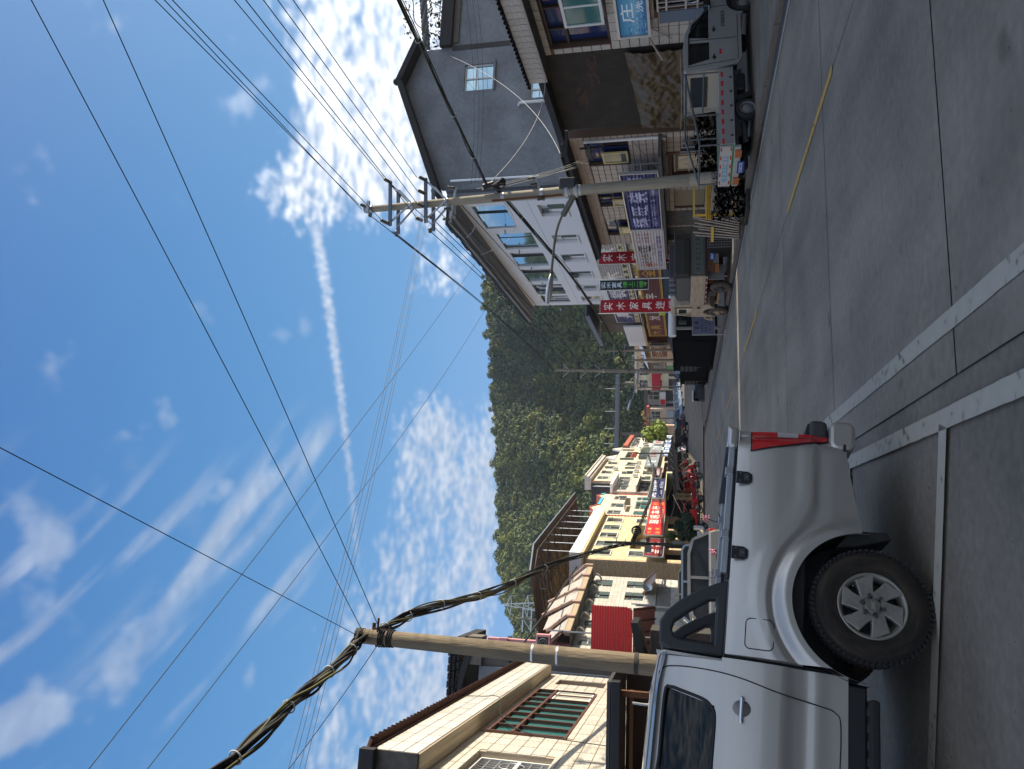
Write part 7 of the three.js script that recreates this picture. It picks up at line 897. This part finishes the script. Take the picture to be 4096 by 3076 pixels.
  bundle('cable_bundle', 'thick lashed cable bundle sweeping from the left pole down to the black pole', [[-1.58, 6.5, -12.0], [-1.32, 6.25, -13.5], [-1.2, 6.0, -18], [-.65, 5.6, -25], [-.08, 4.75, -36], [.1, 5.0, -54.8]], .08, 12, 110); bundle('cable_bundle', 'knotted cable bundle running on from the black pole over the left shop signs', [[.2, 5.15, -55], [3.0, 4.7, -66], [8.0, 5.2, -92], [13.1, 6.6, -112]], .14, 9, 80);
  bundle('cable_bundle', 'thick black cable from the top edge down to the coil on the right pole', [[9.72, 6.63, 5.7], [9.71, 6.72, -8], [9.7, 6.9, -15], [9.72, 7.05, -19.3]], .05, 7, 70); bundle('cable_bundle', 'thick black cable from the right pole along the white building to the second pole', [[9.6, 6.75, -19.5], [10.2, 6.0, -28], [11.4, 5.6, -42], [12.8, 5.7, -57]], .06, 7, 70);
  // wires from the left pole top
  wire([-1.6, 6.6, -12], [9.06, 9.55, -2.9], .05, .0065, 'upper of two wires rising from the left pole to the top right of the street', MAT.cable); wire([-1.5, 6.35, -12], [9.16, 8.48, -2.9], .05, .0065, 'lower of two wires rising from the left pole to the top right of the street', MAT.cable); wire([-1.62, 6.68, -12], [2.3, 8.6, -1.2], .03, .0055, 'lone wire rising from the left pole top out of the top of the picture', MAT.cable);
  // thin service wires crossing the street to the left
  const cr = 'one of four thin pale service wires crossing from the right pole towards the left houses'; [[9.05, 8.95, -9.1, 5.9, -5.3], [9.1, 8.9, -9.1, 5.82, -5.3], [9.0, 8.8, -9.1, 5.75, -5.3], [9.1, 8.75, -9.1, 5.66, -5.3]].forEach(([x, y, x2, y2, z2], i) => wire([x, y, -19.4], [x2, y2, z2], .25, .0045, ['topmost', 'second from the top', 'third from the top', 'lowest'][i] + ' of four thin service wires crossing the sky leftwards', MAT.cablegrey, 'thin service wires crossing the street'));
  wire([17.2, 14.2, -44], [-7.0, 9.3, -4.4], .3, .008, 'upper long wire from the white building roof across the sky to the lower left', MAT.cable); wire([17.4, 13.2, -47], [-7.9, 10.2, -5.6], .8, .008, 'slack lower long wire from the white building roof across the sky', MAT.cable);
  wire([-1.6, 6.3, -12], [-5.2, 7.9, -8.5], .1, .006, 'short thin wire from the left pole to the eave of the cream tiled house'); wire([-5.6, 9.6, -37], [20, 20, -205], 2.5, .06, 'faint wire rising behind the left roofs in front of the hill');
  // house drops on the right
  [[9.7, 7.4, 13.4, 5.3, -25.2], [9.72, 7.0, 13.5, 5.2, -25.4], [9.74, 6.5, 13.6, 5.1, -25.6], [9.92, 5.9, 13.7, 5.05, -25.9]].forEach(([x, y, x2, y2, z2], i) => wire([x, y, -19.5], [x2, y2, z2], .35, .009, ['highest', 'second', 'third', 'lowest'][i] + ' pale slack drop wire from the right pole to the shop house wall', MAT.cablepale)); wire([9.6, 7.2, -19.4], [13.6, 5.7, -20.3], .5, .012, 'pale drooping wire from the grey gable wall to the cement bay eave', MAT.cablepale); wire([26.0, 14.2, -36.2], [13.4, 5.9, -24.6], .9, .009, 'pale wire slanting down the grey gable wall past its window', MAT.cablepale); wire([9.5, 8.1, -19.5], [16.9, 13.9, -40], .6, .012, 'pale wire from the right pole to the white building eave', MAT.cablepale); wire([9.5, 6.8, -19.5], [17.0, 13.8, -43], 1.2, .012, 'slack pale wire from the right pole to the eave past the blue windows', MAT.cablepale);
  const cx = [[26.5, 14, -36.2, 18.3, 9.4], [26.8, 13.6, -36.2, 18.4, 9.2], [27, 13.3, -36.2, 18.5, 9.0]]; cx.forEach(([x, y, z, x2, y2], i) => wire([33, y + .3, z], [x2, y2 + 3.2, z], .5, .009, ['highest', 'middle', 'lowest'][i] + ' of three thin dark wires across the face of the grey gable house', MAT.cable, 'thin wires across the grey gable')); void mirrorZ;
}
// ---------------------------------------------------------------- hill, woods, planting
const HILL = [[-34, 11], [-20, 11.8], [-10, 11.6], [-6.7, 12.0], [-3.9, 13.0], [-1.2, 13.5], [2.2, 13.7], [6, 14.0], [10.3, 14.2], [14.2, 14.4], [18.1, 14.8], [21.3, 14.5], [24.5, 13.6], [28, 12.4], [36, 10], [50, 8]];
const ridge = (az) => { for (let i = 1; i < HILL.length; i++) if (az <= HILL[i][0]) { const [a, b] = HILL[i - 1], [c, d] = HILL[i]; const t = clamp((az - a) / (c - a)); return mix(b, d, t * t * (3 - 2 * t)); } return 8; };
function hillAt(az, f) {   // f 0 foot .. 1 ridge
  const r0 = 232 + 18 * nz(az * .08, 3), r1 = 372 + 26 * nz(az * .06, 9), a = az * Math.PI / 180;
  const gul = 13 * nz(az * .16, f * 1.2, 4) + 6 * nz(az * .42, f * 2.5, 7), r = mix(r0, r1, f) + gul * Math.sin(f * 3.1) * 2.0;
  const H = Math.tan(ridge(az) * Math.PI / 180) * r1 - 4.5, y = 3 + (H - 3) * Math.pow(clamp(f, 0, 1), .82) - (f > 1 ? (f - 1) * 90 : 0) + 3 * nz(az * .5, f * 5);
  return [Math.sin(a) * r, y, -Math.cos(a) * r];
}
{
  single('hill', 'steep wooded hill closing the end of the street', null, sheet(170, 46, (u, v) => { const p = hillAt(mix(-60, 62, u), v * 1.25); return [...p, u * 60, v * 20]; }), M([.035, .05, .018], .95, 0, { map: mottle }), null, 'structure');
  const crown = (n, rx, ry, seedK) => {     // a crown of leaf clumps: many small tilted faces through an uneven volume
    const P = [], N = []; const bl = Array.from({ length: 7 }, (_, i) => { const a = i * 2.4 + seedK, r = rx * (i ? .52 : 0); return [r * Math.cos(a), ry * (i ? rnd(-.30, .45) : .5), r * Math.sin(a), rx * rnd(.42, .66)]; });
    for (let i = 0; i < n; i++) { const b = bl[i % 7]; const u = rnd(-1, 1), a = rnd(0, 6.283), s = Math.sqrt(1 - u * u), q = Math.pow(rnd(), .35); const d = [s * Math.cos(a), u, s * Math.sin(a)]; const c = [b[0] + d[0] * b[3] * q, b[1] + d[1] * b[3] * q * .85 + ry * .9, b[2] + d[2] * b[3] * q]; const sz = rnd(.10, .2) * rx; const t = new THREE.Vector3(rnd(-1, 1), rnd(-1, 1), rnd(-1, 1)).normalize(), nn = new THREE.Vector3(d[0], d[1] + .35, d[2]).normalize().addScaledVector(t, .55).normalize(), e = new THREE.Vector3().crossVectors(nn, t).normalize(), f = new THREE.Vector3().crossVectors(nn, e); for (let k = 0; k < 3; k++) { const al = k * 2.094 + rnd(-.3, .3); P.push(c[0] + (e.x * Math.cos(al) + f.x * Math.sin(al)) * sz, c[1] + (e.y * Math.cos(al) + f.y * Math.sin(al)) * sz, c[2] + (e.z * Math.cos(al) + f.z * Math.sin(al)) * sz); N.push(nn.x, nn.y, nn.z); } }
    const g = new THREE.BufferGeometry(); g.setAttribute('position', new THREE.Float32BufferAttribute(P, 3)); g.setAttribute('normal', new THREE.Float32BufferAttribute(N, 3)); g.setAttribute('uv', new THREE.Float32BufferAttribute(new Float32Array(P.length / 3 * 2), 2)); return g;
  };
  const leafM = M([1, 1, 1], .75); leafM.color.setRGB(1, 1, 1); const vari = [crown(520, 3.6, 3.6, .3), crown(520, 3.2, 4.4, 1.1), crown(480, 3.9, 3.2, 2.2), crown(420, 2.4, 5.6, 3.1)];
  const lists = [[], [], [], []]; let tries = 0;
  while (tries < 19000) { tries++; const az = rnd(-26, 40), f = Math.pow(rnd(), .85) * 1.06, p = hillAt(az, f); const dens = fbm(p[0] * .02, p[1] * .03, p[2] * .02, 3); if (rnd() < .12 - dens * .5) continue; lists[rnd() < .16 ? 3 : Math.floor(rnd(0, 3))].push([p, rnd(.5, 1.2) * (f > .9 ? .85 : 1), az, f, dens]); }
  const mtx = new THREE.Matrix4(), Q = new THREE.Quaternion(), up = new THREE.Vector3(0, 1, 0), cc = new THREE.Color();
  lists.forEach((L, k) => { const im = new THREE.InstancedMesh(vari[k], leafM, L.length); L.forEach(([p, s, az, f, dn], i) => { Q.setFromAxisAngle(up, rnd(0, 6.28)); mtx.compose(new THREE.Vector3(p[0], p[1] - 1.2, p[2]), Q, new THREE.Vector3(s * rnd(.85, 1.15), s * rnd(.85, 1.25), s * rnd(.85, 1.15))); im.setMatrixAt(i, mtx); const w = clamp(.40 + fbm(p[0] * .014, p[1] * .022, 5, 3) * 1.7 + rnd(-.26, .26)), yl = rnd() < .12 ? 1 : 0; cc.setRGB(mix(.034, .17, w) + yl * .07, mix(.062, .20, w) + yl * .05, mix(.020, .035, w)); im.setColorAt(i, cc); }); im.name = numbered('hillside_forest'); sh(im); scene.add(im); info(im, 'mixed forest covering the hill behind the street', null, null, 'stuff'); });
  // single trees and shrubs near the street
  const tree = (name, label, pos, s, c, group, trunkH = 1.2, sx = 1) => { const t = thing(name, label, name.includes('shrub') ? 'shrub' : 'tree', pos); const g = crown(1500, 1, 1, pos[0]); g.scale(s * sx, s, s * sx); part('crown', t, T(g, 0, trunkH * .6, 0), M(c, .75)); const b = [rod([0, 0, 0], [.03, trunkH + s * .7, 0], .16 * s * .5, .08 * s * .5)]; for (let i = 0; i < 5; i++) b.push(rod([0, trunkH * .7 + i * .1 * s, 0], [Math.cos(i * 1.9) * s * .5 * sx, trunkH * .8 + s * (.7 + .1 * i), Math.sin(i * 1.9) * s * .5 * sx], .06 * s * .5, .03 * s * .5)); part('trunk', t, b, MAT.bark); return t; };
  tree('shrub', 'dark bushy shrub under the red motorcycle sign', [1.5, 0, -57.5], 1.15, [.02, .038, .012], null, .6, .95); tree('shrub', 'small bright leaved shrub edge against the red sign beside the black pole', [.75, 1.7, -56.5], .5, [.05, .09, .02], null, .5, .6); tree('tree', 'bright yellow green tree above the low brown house', [20.6, 1.8, -146], 3.1, [.20, .26, .03], null, 3.2, .9); tree('tree', 'yellow leaved tree behind the red roof block', [30.6, 3, -184], 2.6, [.32, .24, .03], null, 6.2, 1.1); tree('tree', 'rust brown tree left of the yellow leaved tree', [28.4, 3, -186], 2.6, [.12, .065, .03], null, 6.5, 1); for (const [x, z, s, l] of [[2, -130, 4.5, 'green tree behind the roof canopy, left of the cream building'], [-3, -118, 4.4, 'green tree showing under the roof canopy'], [6, -140, 5, 'tall green tree behind the tall cream building roof']]) tree('tree', l, [x, 3, z], s, [.055, .095, .02], null, 6.5);
  // planting strip at the foot of the tall pole
  const bed = thing('plant_bed', 'ragged dark green plants round the foot of the tall right pole', 'plants', [9.55, 0, -19.6]); const leaves = (n, sx, sy, sz, L, w, cy) => { const P = [], N = []; for (let i = 0; i < n; i++) { const c = new THREE.Vector3(rnd(-1, 1) * sx, cy + rnd(-1, 1) * sy, rnd(-1, 1) * sz), d = new THREE.Vector3(rnd(-1, 1), rnd(-.7, .5), rnd(-1, 1)).normalize(), s = new THREE.Vector3().crossVectors(d, new THREE.Vector3(rnd(-1, 1), 1, rnd(-1, 1)).normalize()).normalize(), l = L * rnd(.6, 1.3), n2 = new THREE.Vector3().crossVectors(d, s); const a = c.clone(), b = c.clone().addScaledVector(d, l * .5).addScaledVector(s, w), e = c.clone().addScaledVector(d, l), f = c.clone().addScaledVector(d, l * .5).addScaledVector(s, -w); for (const v of [a, b, e, a, e, f]) { P.push(v.x, v.y, v.z); N.push(n2.x, n2.y, n2.z); } } const g = new THREE.BufferGeometry(); g.setAttribute('position', new THREE.Float32BufferAttribute(P, 3)); g.setAttribute('normal', new THREE.Float32BufferAttribute(N, 3)); g.setAttribute('uv', new THREE.Float32BufferAttribute(new Float32Array(P.length / 3 * 2), 2)); return g; };
  info(part('foliage', bed, leaves(1600, .95, .42, .45, .17, .03, .45), MAT.leafdark), null, null, null, 'stuff'); info(part('grass_tuft', bed, leaves(300, 1.0, .14, .5, .22, .012, .12), MAT.leaf), null, null, null, 'stuff'); part('stem', bed, Array.from({ length: 9 }, (_, i) => rod([-.8 + i * .2, 0, .1 * Math.sin(i * 3)], [-.8 + i * .2 + .1 * Math.sin(i), .9, 0], .02, .01)), MAT.bark); part('soil', bed, bx(-1.05, 1.0, 0, .1, -.5, .55, .03), MAT.earth);
  const ol = thing('bush', 'dark leafy bush seen through the truck ladder rack', 'bush', [11.6, 0, -20.3]); info(part('foliage', ol, leaves(1500, 1.5, .36, .4, .2, .03, .95), MAT.leafdark), null, null, null, 'stuff'); part('planter', ol, bx(-1.5, 1.5, .1, .6, -.3, .3, .02), MAT.darkgrey); part('stem', ol, Array.from({ length: 8 }, (_, i) => rod([-1.3 + i * .36, .5, 0], [-1.2 + i * .36, 1.2, .1], .02)), MAT.bark);
  const pot = thing('potted_plant', 'potted plant with pink flower stalks beside the silver hatchback', 'potted plant', [.42, 0, -19.2]); part('pot', pot, new THREE.LatheGeometry([[0, 0], [.17, 0], [.24, .42], [.26, .44], [.22, .46], [.2, .4]].map(([a, b]) => new THREE.Vector2(a, b)), 24), MAT.darkgrey); info(part('foliage', pot, leaves(220, .34, .22, .34, .2, .022, .56), MAT.leaf), null, null, null, 'stuff');
  for (const [a, b, c] of [[.28, 1.12, .08], [-.5, .98, 0], [-.42, .78, .2]]) { part('stalk', pot, tube([[0, .42, 0], [a * .45, .62, c * .4], [a, b, c]], .012, 14, 6), MAT.leafdark); const fl = []; for (let i = 0; i < 26; i++) { const g = new THREE.SphereGeometry(rnd(.016, .03), 6, 4); g.scale(1, .6, 1); T(g, a + rnd(-.07, .07), b + rnd(-.07, .09), c + rnd(-.07, .07)); fl.push(g); } part('blossom', pot, fl, M([.62, .25, .36], .7)); }
  const rp = thing('roof_creeper', 'straggling creeper on the roof terrace at the top right', 'creeper', [29.5, 14.9, -36.6]); info(part('foliage', rp, leaves(260, 2.6, .5, .3, .3, .07, .5), M([.10, .13, .03], .7)), null, null, null, 'stuff'); part('stem', rp, [tube([[-2, 0, 0], [-1, 1.6, .1], [.4, 1.9, .1], [1.8, 2.3, 0]], .03, 20, 5), tube([[0, .2, 0], [.8, 1.5, .1], [1.6, 2.4, .1], [2.8, 2.2, 0]], .025, 20, 5)], MAT.bark); info(part('hanging_leaves', rp, leaves(120, 1.6, .3, .15, .2, .05, 2.1), M([.14, .15, .04], .7)), null, null, null, 'stuff');
  const stp = thing('potted_plant', 'small plant in a pot on the black stone stall', 'potted plant', [11.2, 1.35, -47.6]); part('pot', stp, new THREE.CylinderGeometry(.12, .09, .2, 16).translate(0, .1, 0), MAT.whitepaint); part('foliage', stp, leaves(70, .2, .15, .2, .3, .02, .4), MAT.leaf);
}
// ---------------------------------------------------------------- roadside things on the right
{
  const st = (name, label, x0, x1, z0, z1, h, n) => { const t = thing(name, label, 'stall', [0, 0, 0]); part('frame', t, bx(x0, x1, .1, h, z0, z1, .02), MAT.blacksheet); part('cover_sheet', t, sheet(40, 14, (u, v) => { const z = mix(z1, z0, u), y = mix(.25, h + .04, v); return [x0 - .05 - .06 * Math.abs(nz(z * 2.2, y * .7)) - .05 * (1 - v), y, z]; }), MAT.blacksheet); part('front_sheet', t, sheet(24, 12, (u, v) => { const x = mix(x0 - .08, x1, u), y = mix(.2, h + .04, v); return [x, y, z1 + .05 + .05 * nz(x * 3, y)]; }), MAT.blacksheet); part('top_sheet', t, bx(x0 - .12, x1 + .1, h + .04, h + .09, z0 - .1, z1 + .15, .02), MAT.blacksheet); for (let i = 0; i < n; i++) part('stone_slab', t, bx(x0 - .10, x0 - .02, .2 + i * h / n * .8, .2 + (i + .82) * h / n * .8, z0 - .06, z0 + 1.2, .02), MAT.poledark); return t; };
  st('black_stall', 'large black sheeted stall on the pavement beyond the lorry', 9.75, 12.4, -43, -36.5, 2.1, 7); st('black_stall', 'second lower black sheeted stall with a plant, before the corner', 10.85, 13.4, -52, -45.5, 1.8, 6);
  const sofa = thing('sheeted_pile', 'low black sheeted pile with white top at the pavement corner', 'sheeted pile', [12.6, .1, -61]); part('sheet', sofa, sheet(16, 10, (u, v) => { const a = v * Math.PI; return [mix(-1.2, 1.0, u), .85 * Math.sin(a) * (1 - .3 * u), -.7 * Math.cos(a)]; }), MAT.black); part('white_top', sofa, bx(-1.3, -.5, .8, .93, -.4, .4, .05), MAT.whitepaint); part('crate', sofa, bx(-1.5, -.6, 0, .42, .9, 1.7, .02), MAT.darkgrey);
  const bt = canvasTex(256, 200, (g, w, h) => { g.fillStyle = '#767a90'; g.fillRect(0, 0, w, h); g.strokeStyle = '#2d3040'; hanRow(g, '招聘', 70, 14, 46, 44, 66, 5); hanRow(g, '木家具三行', 36, 74, 26, 26, 38, 3); hanRow(g, '装料门大合', 36, 110, 26, 26, 38, 3); hanRow(g, '电上材', 50, 146, 24, 26, 40, 3); wear(g, w, h, 40, '#aab'); });
  const bd = thing('notice_board', 'grey standing notice board with handwritten lines beside the lorry cab', 'notice board', [9.05, .86, -31.6], .35); part('panel', bd, new THREE.PlaneGeometry(.95, .85).translate(0, 0, .012), new THREE.MeshStandardMaterial({ map: bt, roughness: .6, side: THREE.DoubleSide })); part('back', bd, bx(-.48, .48, -.43, .43, -.012, .009), MAT.bluegrey); part('frame', bd, [bx(-.5, .5, .43, .46, -.02, .025), bx(-.5, .5, -.46, -.43, -.02, .025), bx(-.5, -.47, -.86, .46, -.02, .02), bx(.47, .5, -.86, .46, -.02, .02)], MAT.alu); part('foot', bd, [bx(-.5, -.46, -.86, -.82, -.3, .3), bx(.46, .5, -.86, -.82, -.3, .3)], MAT.alu);
  const tk2 = thing('water_tank', 'white horizontal water pipe tank between lorry and black stall', 'tank', [10.0, 2.15, -33.5], .1); part('drum', tk2, rod([-.9, 0, 0], [1.0, 0, 0], .36), MAT.whitepaint); part('open_end', tk2, rod([.98, 0, 0], [1.02, 0, 0], .33), MAT.black); part('stand', tk2, [bx(-.6, -.5, -2.15, -.15, -.06, .06), bx(.6, .7, -2.15, -.15, -.06, .06)], MAT.steel); part('yellow_lamp', tk2, bx(.2, .9, .3, .6, -.3, -.2, .03), M([.45, .55, .03], .5));
  // banners
  const ban = (label, pos, w, h, tilt, chars, ry) => { const tex = canvasTex(128, 768, (g, W, Hh) => { g.fillStyle = '#a01522'; g.fillRect(0, 0, W, Hh); g.strokeStyle = '#efe3e0'; [...chars].forEach((c, i) => han(g, c, 24, 30 + i * 122, 88, 80, 8, .12)); wear(g, W, Hh, 20, '#400'); }); const t = thing('vertical_banner', label, 'banner', pos, ry); part('cloth', t, sheet(6, 40, (u, v) => [(u - .5) * w, v * h, .04 * Math.sin(v * 9 + u * 2) + .03 * Math.sin(u * 5)]), new THREE.MeshStandardMaterial({ map: tex, roughness: .8, side: THREE.DoubleSide })); part('pole', t, rod([-w / 2 - .03, -1.6, 0], [-w / 2 - .03, h + .08, 0], .035), MAT.alu); part('top_rod', t, rod([-w / 2, h + .02, 0], [w / 2, h + .02, 0], .02), MAT.alu); return t; };
  ban('red vertical banner with white brush characters in front of the lorry cab', [9.42, 1.7, -29.9], .52, 3.25, 0, '实木家具连锁', -.25); ban('red vertical banner partly hidden behind the pale pink ribbed sign', FR.at(37.8, 1.35, .35, -1), .6, 4.6, 0, '实木家具连锁', -.3);
  const bs = canvasTex(128, 640, (g, W, Hh) => { g.fillStyle = '#0c1512'; g.fillRect(0, 0, W, Hh); g.strokeStyle = '#c9d6e6'; [...'实木家具'].forEach((c, i) => han(g, c, 20, 14 + i * 72, 62, 88, 9)); g.strokeStyle = '#4fa83c'; [...'请上二楼'].forEach((c, i) => han(g, c, 20, 304 + i * 72, 62, 88, 9)); g.strokeStyle = '#d8cf50'; g.lineWidth = 8; g.beginPath(); g.moveTo(40, 600); g.lineTo(88, 600); g.lineTo(70, 622); g.stroke(); });
  const b = thing('upstairs_sign', 'narrow black vertical sign with white and green characters on a thin pole', 'sign', [9.55, 2.95, -27.7], -.2); part('panel', b, new THREE.PlaneGeometry(.36, 1.78).translate(0, .89, .036), new THREE.MeshStandardMaterial({ map: bs, roughness: .4 })); part('case', b, bx(-.2, .2, -.02, 1.8, -.035, .033, .01), MAT.alu); part('pole', b, rod([.22, -2.9, 0], [.22, 1.82, 0], .045), MAT.alu);
  // timber and window frames leaning by the kerb
  const pl = thing('plank_stack', 'stack of pale planks leaning at the kerb left of the tall pole', 'planks', [8.78, .0, -21.1], -.5); for (let i = 0; i < 8; i++) part('plank', pl, bar([-.22 + i * .062, .11, .02 * (i % 3) - .1], [-.12 + i * .088, 1.30 + .09 * Math.sin(i * 2.3), -.45 + .03 * (i % 2)], .034, .24), i % 3 ? MAT.woodpale : M([.44, .36, .30], .8, 0, { map: mottle })); part('orange_end', pl, bx(-.3, .12, .82, .9, -.14, -.1), MAT.yellowpaint);
  const fr = thing('cabinet_frame', 'yellow painted metal frames standing on the pavement behind the plants', 'metal frame', [9.75, .1, -21.0], -.2); for (const [z, y0, y1] of [[0, .1, 1.3], [-.35, .1, 1.28]]) part('frame', fr, [bx(-.5, .5, y1 - .05, y1, z - .03, z + .03), bx(-.5, .5, y0, y0 + .05, z - .03, z + .03), bx(-.5, -.45, y0, y1, z - .029, z + .029), bx(.45, .5, y0, y1, z - .029, z + .029)], z ? MAT.woodpale : MAT.yellowpaint); for (let i = 0; i < 3; i++) part('yellow_rail', fr, bx(-.6, .55, .80 + i * .055, .84 + i * .055, -.1 + i * .04, .12 + i * .04), MAT.yellowpaint); part('leaning_tube', fr, [bar([-.5, .1, .3], [-.3, 1.0, .1], .05), bar([.1, .1, .3], [.0, .9, .1], .04), bar([-.2, .1, .4], [.4, .7, .2], .03)], MAT.woodpale);
  const dp = thing('door_panels', 'stacked grey and brown door panels leaning on the shop house wall', 'door panels', FR.at(26.2, .1, .35, -1), FR.ry); for (let i = 0; i < 6; i++) part('door_panel', dp, bx(-.65 + i * .06, .45 + i * .05, .02, 1.6 + .03 * i, -.05 - i * .055, -.02 - i * .055, .008), [MAT.cement, MAT.alu, MAT.darkbrown, MAT.galv, MAT.woodpale, MAT.tan][i]); part('yellow_batten', dp, bx(.7, .78, 0, 1.62, -.1, -.04), MAT.yellowpaint);
  const gr = thing('wire_baskets', 'dark heap of wire mesh crates under the lorry tail', 'wire crates', [10.4, .1, -25.4]); const wg = []; for (let i = 0; i < 14; i++) { wg.push(bx(-.6 + i * .09, -.585 + i * .09, 0, .75, .5, .515), bx(-.62, .62, .03 + i * .05, .04 + i * .05, .516, .53)); } part('mesh', gr, wg, MAT.midgrey); part('load', gr, bx(-.6, .6, 0, .7, -.4, .48), MAT.black);
}
renderer.render(scene, camera);
